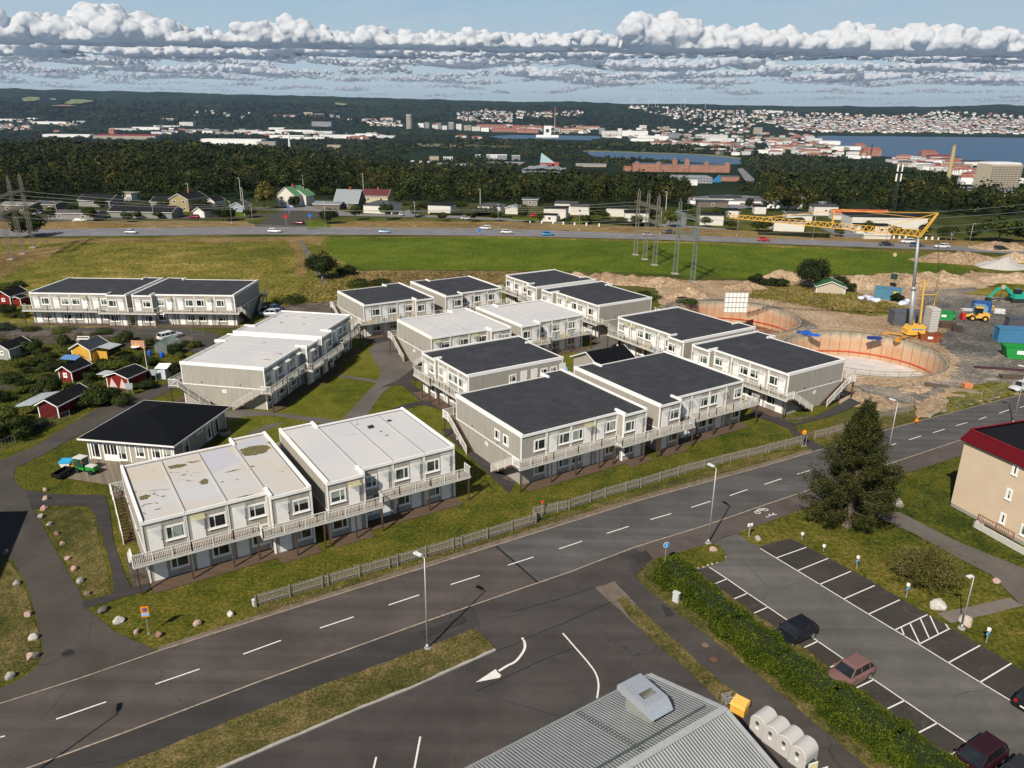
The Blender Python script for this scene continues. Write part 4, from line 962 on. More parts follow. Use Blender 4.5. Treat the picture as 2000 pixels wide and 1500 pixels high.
BL['l14']=block('residential_block',(-95.1,146.2),A14,uu(3.95,'DW','DW','WD','DW')+[fwd(3.9,'WD')],14.0,'dark','dark roofed block at the far left above the garden plots',sp=0.3,ext1=.9,join='R')
BL['l15']=block('residential_block',(-74.2,145.8),A14,[fwd(3.8,'DW')]+uu(3.95,'WD','DW','WD','WD'),14.0,'dark','dark roofed block left of the parked cars with a dark shaded end wall',stairs_at='R',sp=0.3,ext0=.9,join='L')
# second balcony front of the squarish block, along the a-facing side
def side_front(root,O,ang,W,units,sp=0.18):
 f=Vector((cos(ang),sin(ang),0));n=Vector((f.y,-f.x,0));z=Vector((0,0,1));O=Vector(O)
 x=0
 for w,p in units:
  for lev in(0,1):
   for j,ch in enumerate(p):
    c_=O+f*(x+w*(j+0.5)/len(p))+n*0.0+z*(0.12+2.98*lev)
    if ch=='D':door(root,c_,f,n)
    if ch=='W':window(root,c_+z*1.42,f,n,1.25,1.2)
  x+=w
 dk=MB();dk.box(O+n*0.06+z*2.72,f*W,z*0.2,n*1.4);dk.build('balcony_deck',DECKW,root)
 rl=MB();railing(rl,O+n*1.42+z*2.92,O+n*1.42+f*W+z*2.92,sp);railing(rl,O+n*1.42+f*W+z*2.92,O+f*W+n*.1+z*2.92,sp);rl.build('balcony_railing',RAILP,root)
 for k in range(5):
  pb=MB();c_=O+n*1.4+f*(W*(k+.05)/4.2);pb.cbox(c_,.14,.14,2.72,ang);pb.build('post',BROWNWOOD,root)
r5,f5,n5,W5=BL['d5']
side_front(r5,Vector((-13.0,109.2,0))+f5*W5,BA,17.0,[(4.2,'--'),(4.0,'-W'),(3.6,'DD'),(3.4,'WW'),(1.5,'D')])
# coloured mats on balconies: each mat is a thing
MATC=[(M((0.55,0.36,0.05),.9),'yellow'),(M((0.16,0.38,0.62),.9),'blue')]
def mats(key,x0,x1,n_,side=1,off=0.0,what=''):
 root,f,nn,W=BL[key];O=Vector(root.location)
 for i in range(n_):
  x=x0+(x1-x0)*(i+0.5)/n_;p=O+f*x+nn*(0.95+off)+Vector((0,0,2.925));c_,cn=MATC[(i//2)%2]
  m2=MB();w=(x1-x0)/n_*0.62;m2.box(p-f*w/2-nn*0.42,f*w,nn*0.84,(0,0,0.02))
  tag(m2.build('floor_mat',c_),f'{cn} mat on the upper walkway {what}','mat',f'coloured mats on the upper walkway {what}')
mats('w7',3.9,14.2,9,what='of the right white roofed block of the pair')
mats('d8',0.2,12.5,11,what='of the dark roofed block behind the lawn')
mats('d4',7.0,15.5,7,what='facing the small gable roofed house')
mats('d2',13.2,17.8,7,what='at the right end of the roadside dark block')
# worn patches of the roof membrane, each with its own shape on the roof it belongs to
def roof_patch(key,px,col,rag=.12,zz=.006):
 root=BL[key][0];ro=[c_ for c_ in kids(root)if c_.name.startswith('roof')][0];P_=[G(u,v,ROOF_Z-.1+.085+zz)for u,v in px];Q=[]
 for i in range(len(P_)):
  a,b_=P_[i],P_[(i+1)%len(P_)];L=(b_-a).length;n=max(1,int(L/.14));d=(b_-a).normalized();nn=Vector((-d.y,d.x,0))
  for k in range(n):Q.append(a+(b_-a)*k/n+nn*random.uniform(-rag,rag))
 m2=MB();m2.v=Q
 for t3 in tessellate_polygon([[Vector((p.x,p.y,0))for p in Q]]):
  a,b_,c_=[Q[i]for i in t3];m2.f.append(tuple(t3)if(b_-a).cross(c_-a).z>0 else tuple(reversed(t3)))
 m2.build('worn_patch',M(col,.9,var=.35 if col[0]<.4 else .04,scale=3),ro)
OL=(.15,.125,.055);DKP=(.07,.06,.04);LIL=(.47,.465,.51)
roof_patch('wa',[(468,879),(490,871),(520,869),(529,874),(522,882),(500,889),(478,891)],OL);roof_patch('wa',[(327,911),(345,907),(362,906),(366,909),(352,913),(332,916)],OL,.06);roof_patch('wa',[(389,941),(400,934),(407,937),(405,945),(394,947)],OL,.06);roof_patch('wa',[(271,970),(285,966),(295,967),(288,975),(274,977)],OL,.07)
for a,b_ in(((282,985),(300,983)),((302,981),(310,984)),((313,970),(325,968)),((275,991),(284,984)),((435,924),(474,915)),((350,929),(366,926)),((363,922),(368,921)),((430,942),(438,940)),((460,973),(498,964)),((300,996),(318,992)),((262,961),(268,960)),((372,928),(377,930)),((486,912),(499,910)),((484,917),(492,919)),((275,1000),(290,1006))):
 roof_patch('wa',[a,((a[0]+b_[0])/2,(a[1]+b_[1])/2-1),b_,((a[0]+b_[0])/2+1,(a[1]+b_[1])/2+1)],DKP if a[0]>430 else OL,.035)
roof_patch('wa',[(388,888),(440,872),(470,900),(412,925)],LIL,.03,.004);roof_patch('wa',[(446,873),(512,852),(524,862),(468,880)],LIL,.03,.004)
for p_ in([(717,832),(728,829),(732,835),(721,838)],[(754,822),(760,819),(767,821),(760,824)],[(741,842),(746,841),(746,843),(742,843.5)],[(751,850.5),(759,848.5),(758,850.5),(752,851)],[(695,828),(700,827.5),(700,829),(695,829)],[(696,824),(699,823),(699,824.5)],[(807,841),(809,840.5),(809,842)]):roof_patch('wb',p_,(.03,.03,.035),.03)
for p_ in([(514,701.5),(528,702.5),(527,704),(515,703)],[(536,690),(552,690.5),(551,692)],[(511,668),(520,669),(518,670)]):roof_patch('w12',p_,DKP,.05)
for p_ in([(545,629),(553,629.5),(552,631)],[(588,619),(600,620),(598,621.5)],[(533,618),(540,618.5),(538,620)],[(590,632),(597,632.5),(595,634)],[(556,617),(562,617.5),(560,619)]):roof_patch('w13',p_,DKP,.05)
# == NEAR OBJECTS
Z=Vector((0,0,1))
def D2(a):return Vector((cos(a),sin(a),0))
# ---------- fences
FENCEM=M((0.27,0.24,0.205),0.9,var=.28,scale=5,name='weathered_wood')
def picket_fence(pts,label,sp=0.115,h=1.15):
 P_=[G(u,v)for u,v in pts];root=thing('picket_fence',P_[0],label,'fence','weathered wooden fences along the road')
 pk=MB();ra=MB()
 for a,b_ in zip(P_,P_[1:]):
  d=(b_-a);L=d.length;d.normalize();n=Vector((-d.y,d.x,0));k=int(L/sp)
  for i in range(k):
   q_=a+d*(i*sp);hh=h+random.uniform(-.05,.05);lean=random.uniform(-.02,.02)
   pk.box(q_+Z*0.06,d*0.078,n*0.022,Z*hh+d*lean)
  for z_ in(0.35,0.95):ra.box(a+Z*z_-n*0.05,d*L,n*0.045,Z*0.09)
  for i in range(int(L/2.9)+1):
   ps=MB();ps.box(a+d*(i*2.9)-n*0.13,d*0.1,n*0.08,Z*(h+0.12+random.uniform(-.03,.05)));ps.build('post',FENCEM,root)
 pk.build('pickets',FENCEM,root);ra.build('rails',FENCEM,root);return root
picket_fence([(499,1186),(640,1144),(775,1105),(900,1068),(1045,1023)],'grey picket fence along the road in front of the white roofed blocks',0.15)
picket_fence([(1047,1022),(1040,1010),(1110,995),(1180,972),(1250,952),(1337,925),(1425,902),(1500,884),(1567,866)],'long grey picket fence along the road in front of the dark roofed blocks',0.16)
picket_fence([(1590,858),(1647,843),(1715,818),(1784,803)],'grey picket fence behind the big conifer, between path opening and site',0.2)
picket_fence([(1706,768),(1745,780),(1785,793)],'short grey picket fence between the end block and the building site',0.25,1.3)
WIRE=M((0.35,0.36,0.36),0.5,0.5,name='wire')
def mesh_fence(pts,label,h=1.9,sp=3.2,blocks=True,group='wire fences'):
 P_=[G(u,v)for u,v in pts];root=thing('wire_fence',P_[0],label,'fence',group);w=MB()
 for a,b_ in zip(P_,P_[1:]):
  d=b_-a;L=d.length;d.normalize();k=max(1,round(L/sp));n=Vector((-d.y,d.x,0))
  for i in range(k+1):
   q_=a+d*(L*i/k);ps=MB();ps.tube(q_,q_+Z*h,0.035,n=6)
   if blocks:ps.box(q_-d*.35-n*.12,d*.7,n*.24,Z*.16)
   ps.build('post',CONC if blocks else WIRE,root)
  for z_ in(0.15,h-0.05):w.bar(a+Z*z_,b_+Z*z_,0.03)
  for i in range(int(L/0.5)):w.bar(a+d*(i*.5)+Z*.15,a+d*(i*.5)+Z*(h-.05),0.008)
  for z_ in np.arange(0.4,h-.1,0.3):w.bar(a+Z*z_,b_+Z*z_,0.008)
 w.build('wire_mesh',WIRE,root)
mesh_fence([(1818,812),(1870,796),(1893,789),(1936,780),(1957,768),(1980,762),(2040,752)],'temporary wire site fence on concrete feet beside the road')
mesh_fence([(-20,652),(48,647),(85,648),(118,649),(152,650),(188,650),(223,651),(258,652),(295,653),(365,654),(398,655)],'thin wire garden fence in front of the far left blocks',2.1,4.6,False)
mesh_fence([(0,880),(60,850),(138,818)],'dark wire fence of the garden plots along the lane',1.3,3.0,False)
# ---------- street lamps
POLEM=M((0.40,0.41,0.41),0.45,0.4,.08,name='lamp_pole');HEADM=M((0.70,0.71,0.70),0.35,name='lamp_head');LENS=M((0.85,0.85,0.80),0.2,name='lamp_lens')
def lamp(loc,h,arm_ang,label,group='street lamps along the main road',arm=0.9,r=0.085,hl=0.75,name='street_lamp'):
 root=thing(name,loc,label,'street lamp',group);loc=Vector(loc);d=D2(arm_ang);n=Vector((-d.y,d.x,0))
 p=MB();p.tube(loc,loc+Z*h,r,r*0.55,10);p.tube(loc,loc+Z*0.5,r*1.7,r*1.5,10);pole=p.build('pole',POLEM,root,True)
 c_=MB();c_.tube(loc-Z*.02,loc+Z*0.16,0.32,0.28,12);c_.build('foot',CONC,root)
 a=MB();a.bar(loc+Z*(h-.05),loc+Z*(h+.02)+d*arm*.45,0.07);a.build('arm',POLEM,root)
 hd=MB();o=loc+Z*(h-.02)+d*arm*.35
 hd.v+=[o-n*.14,o+n*.14,o+n*.17+d*hl,o-n*.17+d*hl];hd.v+=[v+Z*.10 for v in hd.v[:4]];hd.f+=[(0,3,2,1),(4,5,6,7),(0,1,5,4),(1,2,6,5),(2,3,7,6),(3,0,4,7)]
 ho=hd.build('lamp_head',HEADM,root);l_=MB();l_.box(o+d*.12-n*.11-Z*.015,d*(hl-.2),n*.22,Z*.012);l_.build('lens',LENS,ho)
 return root
NR=ROADA+pi/2
lamp(G(835,1268),8.4,NR+.35,'tall street lamp on the grass island, nearest of the road lamps')
lamp(G(1383,1062),8.3,NR,'street lamp at the corner of the car park entrance')
lamp(G(1730,908),8.3,NR,'street lamp partly behind the big conifer')
lamp(G(1978,828),8.3,NR,'street lamp at the right edge above the red edged roof')
lamp(G(1877,1229),5.2,radians(200),'lower lamp post standing by a boulder beside the car park','car park lamps',.6,.06,.5)
lamp(G(-30,1580),8.3,radians(110),'street lamp just below the frame whose shadow falls on the road')
# ---------- boulders
def boulder(loc,s,col,label,group,flat=0.7):
 bm=bmesh.new();bmesh.ops.create_icosphere(bm,subdivisions=3,radius=s)
 k=random.random()*50;ax_=random.uniform(0.75,1.0),random.uniform(.6,.8),flat*random.uniform(.8,1.1)
 pl=[(Vector((random.gauss(0,1),random.gauss(0,1),random.gauss(0,.8))).normalized(),random.uniform(.62,.9))for _ in range(11)]
 from mathutils import noise as mn
 for v in bm.verts:
  dn=v.co.normalized();r=s*(1+0.20*mn.noise(dn*1.4+Vector((k,k,k))));
  for n_,c_ in pl:
   q_=dn.dot(n_)
   if q_>0:r=min(r,s*c_/max(q_,.2))
  r*=1+0.03*mn.noise(dn*6+Vector((k,0,0)))
  v.co=dn*r;v.co.x*=ax_[0];v.co.y*=ax_[1];v.co.z*=ax_[2]
 a=random.random()*pi;bmesh.ops.rotate(bm,verts=bm.verts,matrix=Matrix.Rotation(a,3,'Z'))
 me=bpy.data.meshes.new('boulder');bm.to_mesh(me);bm.free();me.materials.append(M(col,.9,var=.22,scale=3.5,bump=.7))
 o=bpy.data.objects.new('boulder',me);COL.objects.link(o);o.location=Vector(loc)+Z*s*ax_[2]*.55
 return tag(o,label,'boulder',group)
PK,GY,RB,WH,DK=(.42,.30,.25),(.34,.31,.28),(.24,.13,.10),(.52,.49,.44),(.15,.13,.12)
gl_='boulders along the right side of the lane'
names=['tan pointed boulder by the lane, topmost of its row','grey-pink boulder, second in the row along the lane','large pink boulder in the middle of the dark footpath mouth','flat greyish boulder, fourth in the row along the lane','round grey boulder, fifth in the row along the lane','small dark red boulder in the row along the lane','pale boulder below the dark red one along the lane','round pale pink boulder along the lane above the last pink one','long pink boulder near the bottom of the lane row','tall grey boulder just above the footpath mouth','low dark brown boulder at the tip of the grass by the footpath']
for(u,v,s,c_),lb in zip([(89,959,.42,PK),(90,976,.46,PK),(88,995,.50,(.46,.28,.23)),(81,1011,.42,GY),(97,1026,.42,GY),(112,1044,.40,RB),(122,1064,.40,PK),(133,1092,.40,PK),(146,1113,.46,(.45,.27,.22)),(158,1137,.46,GY),(172,1162,.45,(.22,.17,.12))],names):boulder(G(u,v),s,c_,lb,gl_)
for(u,v,s,c_),lb in zip([(200,1194,.52,DK),(232,1216,.55,WH),(267,1237,.44,PK),(311,1243,.44,RB),(387,1221,.45,PK),(451,1202,.50,WH)],['dark grey boulder at the corner of the lane and the lawn','tall pale boulder on the lawn corner left of the orange sign','small pointed pink boulder just left of the orange sign post','red-brown boulder just right of the orange sign post','pink boulder on the roadside grass right of the orange sign','pale round boulder on the roadside grass, nearest to the picket fence']):boulder(G(u,v),s,c_,lb,'boulders on the roadside lawn')
for(u,v,s,c_),lb in zip([(12,1082,.45,DK),(34,1142,.42,GY),(56,1202,.42,PK),(66,1250,.5,WH),(60,1286,.45,PK),(70,1284,.40,DK),(20,1324,.48,GY)],['dark boulder in the shade at the far left of the lane','grey boulder left of the lane, upper one on the dark grass','red-pink boulder left of the lane','white boulder left of the lane, brightest of that side','tan boulder leaning on a darker one left of the lane','dark boulder touching the tan one left of the lane','grey pointed boulder at the bottom left by the road']):boulder(G(u,v),s,c_,lb,'boulders left of the lane')
for(u,v,s,c_,lb)in[(1392,1077,.48,PK,'round pinkish boulder beside the lamp at the car park entrance'),(1480,1055,.5,GY,'grey boulder right of the car park entrance by the small post'),(1753,990,.85,GY,'long grey boulder on the lawn near the cream building'),(1831,1189,.95,WH,'large white boulder on the lawn above the hatched bay'),(1885,1220,.9,(.50,.42,.34),'large tan boulder at the foot of the low lamp post'),(1944,1138,.5,PK,'small boulder beside the footpath at the right edge')]:boulder(G(u,v),s,c_,lb,'boulders around the car park')
for i,(u,v)in enumerate([(1363,1110),(1373,1107),(1382,1105),(1390,1102),(1400,1099),(1410,1093),(1416,1088)]):boulder(G(u,v),.22,(.45,.38,.28),f'small cobble edging the grass tip at the car park entrance','cobbles edging the grass tip at the car park entrance',.5)
# ---------- signs
def sign_post(loc,h,r=0.035):p=MB();p.tube(loc,Vector(loc)+Z*h,r,n=8);p.tube(loc,Vector(loc)+Z*.12,.12,n=8);return p
CAMD=lambda p:atan2(-p.y,-p.x)
def disc_mb(c_,n_,r,t_=0.02,seg=24):
 m2=MB();m2.tube(c_,Vector(c_)+n_*t_,r,n=seg);return m2
ORANGE=M((0.80,0.26,0.02),.5,name='sign_orange');SBLUE=M((0.02,0.16,0.55),.4,name='sign_blue');SRED=M((0.62,0.02,0.02),.4,name='sign_red');SYEL=M((0.85,0.55,0.02),.4,name='sign_yellow');BLK=M((.02,.02,.02),.5,name='sign_black')
def text_obj(s,size,loc,f,up,mat,parent,name='lettering',ex=0.004):
 cu=bpy.data.curves.new('t','FONT');cu.body=s;cu.size=size;cu.extrude=ex;cu.align_x='CENTER';cu.align_y='CENTER'
 to=bpy.data.objects.new('t',cu);COL.objects.link(to);bpy.context.view_layer.update()
 me=bpy.data.meshes.new_from_object(to.evaluated_get(bpy.context.evaluated_depsgraph_get()));bpy.data.objects.remove(to)
 n=f.cross(up);R_=Matrix((f,up,n)).transposed()
 off=root_loc(parent)
 for v in me.vertices:v.co=R_@v.co+Vector(loc)-off
 me.materials.clear();me.materials.append(mat)
 o=bpy.data.objects.new(name,me);COL.objects.link(o);o.parent=parent;return o
 # no-stopping sign on orange board with blue plate
L=G(291,1239);r_=thing('parking_sign',L,'orange board with a blue round no-stopping sign and blue plate, by the lane corner','road sign')
sign_post(L,1.7).build('pole',POLEM,r_)
f=D2(radians(12));n=Vector((f.y,-f.x,0));c0=L+Z*1.7
b1=MB();b1.box(c0-f*.30,f*.60,Z*.98,n*.03);bo=b1.build('board',ORANGE,r_)
disc_mb(c0+Z*.70+n*.03,n,.20).build('red_ring',SRED,bo);dd_=disc_mb(c0+Z*.70+n*.052,n,.155);dd_.build('blue_disc',SBLUE,bo)
m2=MB();m2.bar(c0+Z*.58-f*.12+n*.078,c0+Z*.82+f*.12+n*.078,.04,.01);m2.build('red_bar',SRED,bo)
m2=MB();m2.box(c0-f*.32+Z*.12+n*.032,f*.64,Z*.26,n*.012);pl=m2.build('plate',M((.10,.36,.70),.4),r_)
m2=MB()
for i in range(9):m2.box(c0-f*.26+f*(.058*i)+Z*.27+n*.046,f*.036,Z*.05,n*.003)
for i in range(7):m2.box(c0-f*.22+f*(.06*i)+Z*.18+n*.046,f*.036,Z*.05,n*.003)
m2.build('plate_lettering',WHITE,pl)
# walking and cycling sign
L=G(1298,1105);r_=thing('cycle_path_sign',L,'round blue walking and cycling sign at the end of the hedge','road sign')
sign_post(L,2.1).build('pole',POLEM,r_);f=D2(radians(20));n=Vector((f.y,-f.x,0));c0=L+Z*2.25
disc_mb(c0,n,.32).build('rim',WHITE,r_);bo=disc_mb(c0+n*.021,n,.29).build('disc',M((.02,.27,.66),.4),r_)
m2=MB();q0=c0+n*.045;m2.tube(q0+Z*.17,q0+Z*.17+n*.004,.035);m2.bar(q0+Z*.13,q0+Z*.02,.05,.01);m2.bar(q0+Z*.02,q0-Z*.05-f*.04,.025,.01);m2.bar(q0+Z*.02,q0-Z*.05+f*.04,.025,.01)
for sx_ in(-.09,.09):
 for k in range(10):a0,a1=2*pi*k/10,2*pi*(k+1)/10;m2.bar(q0-Z*.16+f*(sx_+.055*cos(a0))+Z*.055*sin(a0),q0-Z*.16+f*(sx_+.055*cos(a1))+Z*.055*sin(a1),.016,.006)
m2.bar(q0-Z*.16-f*.09,q0-Z*.10+f*.06,.016,.006);m2.build('symbols',WHITE,bo)
# round yellow sign with red rim at the path opening
L=G(1567,872);r_=thing('round_warning_sign',L,'round yellow sign with red rim on a post at the fence opening','road sign')
sign_post(L,1.7).build('pole',POLEM,r_);c0=L+Z*2.0;f=D2(radians(10));n=Vector((f.y,-f.x,0))
disc_mb(c0,n,.36).build('rim',SRED,r_);bo=disc_mb(c0+n*.022,n,.27).build('disc',SYEL,r_)
m2=MB();q0=c0+n*.048;m2.bar(q0-f*.16-Z*.02,q0+f*.12-Z*.02,.05,.01);m2.bar(q0-f*.1+Z*.1,q0-f*.1-Z*.02,.05,.01);m2.tube(q0-f*.1-Z*.08,q0-f*.1-Z*.08+n*.006,.045);m2.tube(q0+f*.1-Z*.08,q0+f*.1-Z*.08+n*.006,.045);m2.build('symbol',BLK,bo)
L2=L+Vector((.45,.1,0));r_=thing('round_warning_sign',L2,'dark back of a round sign, just right of the yellow one','road sign');disc_mb(L2+Z*1.55,n,.3).build('disc',M((.12,.12,.12),.6),r_);sign_post(L2,1.4).build('pole',POLEM,r_)
# triangular road works sign
L=G(1789,828);r_=thing('road_works_sign',L,'yellow triangular warning sign with red border standing low by the road','road sign')
f=D2(radians(15));n=Vector((f.y,-f.x,0));c0=L+Z*.25
def tri(c_,s,t_,off):m2=MB();a=c_-f*s*.5+n*off;b_=c_+f*s*.5+n*off;t2=c_+Z*s*.87+n*off;m2.v=[a,b_,t2,a+n*t_,b_+n*t_,t2+n*t_];m2.f=[(0,2,1),(3,4,5),(0,1,4,3),(1,2,5,4),(2,0,3,5)];return m2
tri(c0,1.0,.02,0).build('border',SRED,r_);bo=tri(c0+Z*.12,.66,.02,.022).build('panel',SYEL,r_)
m2=MB();q0=c0+n*.05+Z*.2;m2.bar(q0,q0+Z*.22-f*.02,.08,.01);m2.tube(q0+Z*.27,q0+Z*.27+n*.006,.04);m2.bar(q0+f*.02+Z*.1,q0+f*.14,.04,.01);m2.build('symbol',BLK,bo)
m2=MB();m2.bar(L-f*.3,c0-f*.3,.04);m2.bar(L+f*.3,c0+f*.3,.04);m2.build('legs',POLEM,r_)
# small red topped marker and little post sign
L=G(1058,1011);r_=thing('marker_post',L,'grey hydrant marker post with a red plate by the picket fence','marker post');sign_post(L,1.9).build('pole',POLEM,r_);m2=MB();m2.box(L+Z*1.75-D2(0)*.12,D2(0)*.3,Z*.26,Vector((0,-.02,0)));m2.build('plate',SRED,r_)
L=G(1462,1050);r_=thing('marker_post',L,'short wooden post with a white plate at the car park entrance','marker post');m2=MB();m2.cbox(L,.12,.12,1.5);m2.build('post',FENCEM,r_);m2=MB();m2.box(L+Z*1.3-D2(.3)*.3,D2(.3)*.6,Z*.34,Vector((.01,-.03,0)));m2.build('plate',WHITE,r_)
# electricity posts for cars
for(u,v,h,lb)in[(1672,1113,1.25,'upper of the three tall ones on the lawn'),(1769,1168,1.25,'left of the large white boulder'),(1925,1257,1.25,'lowest, right of the low lamp post'),(1566,1054,.55,'short white one nearest the conifer'),(1608,1078,.55,'short white one beside the top bays')]:
 L=G(u,v,.03);r_=thing('meter_post',L,f'white topped socket post for parked cars, {lb}','socket post','socket posts along the parking bays')
 m2=MB();m2.tube(L,L+Z*h,.05);m2.build('post',POLEM,r_);m2=MB();m2.cbox(L+Z*h,.24,.18,.26,radians(-59));m2.build('socket_box',WHITE,r_)
 if h>1:m2=MB();m2.cbox(L+Z*(h-.35),.42,.10,.14,radians(30));m2.build('number_plate',M((.10,.35,.65),.4),r_)
 # grey utility cabinets
for(u,v,s,lb)in[(1320,1176,1.0,'small pale grey utility cabinet beside the hedge'),(497,1183,.6,'short grey cable post at the left end of the picket fence')]:
 L=G(u,v,.05);r_=thing('utility_cabinet',L,lb,'cabinet');m2=MB();m2.cbox(L,.55*s,.35*s,.95*s,radians(-40));m2.build('body',M((.50,.53,.54),.5),r_);m2=MB();m2.cbox(L+Z*.95*s,.62*s,.42*s,.06,radians(-40));m2.build('lid',M((.58,.6,.6),.5),r_)
 # ---------- cars
def paint(c_):return M(c_,0.28,0.15,.03,spec=.6)
CGLASS=m_glass('car_glass',(0.012,0.014,0.016));TYRE=M((.02,.02,.02),.85,name='tyre');RIM=M((.42,.43,.44),.35,.7,name='rim')
HL=M((.75,.75,.72),.15,name='headlight');TL=M((.35,.01,.01),.25,name='tail_light')
def car(loc,ang,col,label,group='cars on the highway',kind='hatch',s=1.0,simple=False):
 """x forward; lofted lower body, roof and a glass house of its own"""
 root=thing('car',(0,0,0),label,'car',group)
 L={'hatch':4.2,'estate':4.75,'suv':4.6,'sedan':4.7}[kind];Wd=1.78;hh={'hatch':1.5,'estate':1.48,'suv':1.68,'sedan':1.43}[kind]
 belt=0.62*hh;hf=L/2
 st=[(-hf,.42,belt*.80,.72),(-hf+.10,.26,belt*.98,.84),(-hf+.55,.20,belt*1.0,.89),(-.6,.18,belt,.90),(.5,.18,belt*.99,.90),(hf-1.15,.20,belt*.95,.89),(hf-.55,.22,belt*.86,.86),(hf-.12,.28,belt*.74,.76),(hf,.40,belt*.60,.62)]
 mb=MB();rings=[]
 for(x,zb,zt,hw)in st:
  hw*=Wd/1.8;zm=(zb+zt)/2
  ring=[(-hw*.86,zb),(-hw,zb+.12),(-hw,zm),(-hw*.97,zt-.08),(-hw*.84,zt),(hw*.84,zt),(hw*.97,zt-.08),(hw,zm),(hw,zb+.12),(hw*.86,zb)]
  rings.append(len(mb.v));mb.v+=[Vector((x,y,z_))for y,z_ in ring]
 k=10
 for a,b_ in zip(rings,rings[1:]):
  for j in range(k):mb.f.append((a+j,b_+j,b_+(j+1)%k,a+(j+1)%k))
 mb.f.append(tuple(rings[0]+j for j in range(k)));mb.f.append(tuple(rings[-1]+k-1-j for j in range(k)))
 body=mb.build('body',paint(col),root,True)
 try:body.data.shade_auto_smooth if False else None
 except Exception:pass
 # greenhouse
 rear={'hatch':-hf+.18,'estate':-hf+.12,'suv':-hf+.15,'sedan':-hf+.75}[kind];rr=rear+{'hatch':.45,'estate':.35,'suv':.35,'sedan':.65}[kind]
 fr_,ff=.35*1.0,hf-1.2
 g=MB();zt=hh-.05
 g.v=[Vector(p)for p in[(rear,-.74,belt-.02),(rear,.74,belt-.02),(ff,.76,belt-.05),(ff,-.76,belt-.05),(rr,-.60,zt),(rr,.60,zt),(fr_,.62,zt),(fr_,-.62,zt)]]
 g.f=[(0,3,2,1),(4,5,6,7),(0,1,5,4),(1,2,6,5),(2,3,7,6),(3,0,4,7)];g.build('windows',CGLASS,root)
 rf=MB()
 rf.v=[Vector(p)for p in[(rr-.03,-.63,zt-.02),(rr-.03,.63,zt-.02),(fr_+.05,.65,zt-.03),(fr_+.05,-.65,zt-.03),(rr+.12,-.50,hh+.02),(rr+.12,.50,hh+.02),(fr_-.2,.52,hh+.03),(fr_-.2,-.52,hh+.03)]]
 rf.f=[(0,3,2,1),(4,5,6,7),(0,1,5,4),(1,2,6,5),(2,3,7,6),(3,0,4,7)]
 for sy in(-1,1):
  for(x0,x1)in((fr_,ff),(rr,rear)):rf.bar((x0,sy*.625,zt-.01),(x1,sy*.75,belt),.07,.05)
  for xx in(-.35,-.35-.95):
   if xx>rr+.1:rf.bar((xx,sy*.625,zt-.01),(xx,sy*.77,belt),.07,.03)
 rf.build('roof',paint(col),root)
 for sx in(-hf+.82,hf-.86):
  for sy in(-1,1):
   w=MB();w.tube((sx,sy*.68,.32),(sx,sy*.90,.32),.33,n=18);wo_=w.build('wheel',TYRE,root)
   if not simple:
    q_=MB();q_.tube((sx,sy*.89,.32),(sx,sy*.915,.32),.21,n=14);q_.build('rim',RIM,wo_)
 if not simple:
  for sy in(-1,1):
   h_=MB();h_.box((hf-.22,sy*.52-.15,belt*.56),(.18,0,-.02),(0,.30,0),(-.05,0,.13));h_.build('headlight',HL,root)
   h_=MB();h_.box((-hf-.01,sy*.62-.11,belt*.72),(.16,0,0),(0,.22,0),(.02,0,.20));h_.build('tail_light',TL,root)
   mi=MB();mi.box((ff-.35,sy*.88-.09,belt),(.12,0,0),(0,.18,0),(0,0,.12));mi.build('mirror',paint(col),root)
  p_=MB();p_.box((-hf-.012,-.26,belt*.55),(.02,0,0),(0,.52,0),(0,0,.11));p_.build('number_plate',WHITE,root)
  p_=MB();p_.box((hf-.03,-.4,.35),(.05,0,0),(0,.8,0),(0,0,.14));p_.build('grille',DARK,root)
 root.location=loc;root.rotation_euler=(0,0,ang);root.scale=(s,s,s)
 return root
A_ST=radians(31)
car(G(1549,1246,.06),A_ST+pi,(.012,.012,.015),'black hatchback parked between the hedge and the aisle','cars parked by the hedge','hatch')
car(G(1657,1326,.06),A_ST+pi,(.22,.12,.105),'rosy brown hatchback parked nose to the hedge','cars parked by the hedge','hatch')
car(G(1905,1498,.06),A_ST+pi,(.035,.008,.012),'dark red car at the bottom right corner by the hedge','cars parked by the hedge','suv')
car(G(1978,1535,.03),A_ST+pi,(.03,.03,.035),'dark car cut by the bottom edge right of the dark red one','cars parked by the hedge','hatch')
car(G(2026,1374,.06),A_ST,(.015,.015,.018),'black car whose tip shows at the right edge of the bays','cars parked by the hedge','hatch')
car(G(333,661),radians(55),(.68,.69,.70),'white estate car on the gravel in front of the far left blocks','cars parked behind the estate','estate')
car(G(533,607),radians(172),(.03,.06,.13),'dark blue car beside the end wall of the far left blocks','cars parked behind the estate','sedan')
car(G(527,617),radians(175),(.50,.52,.54),'silver car in front of the dark blue car','cars parked behind the estate','hatch')
car(G(1993,762),radians(205),(.62,.62,.62),'white car behind the site fence at the right edge','cars at the building site','hatch')
HA=radians(-1.5)
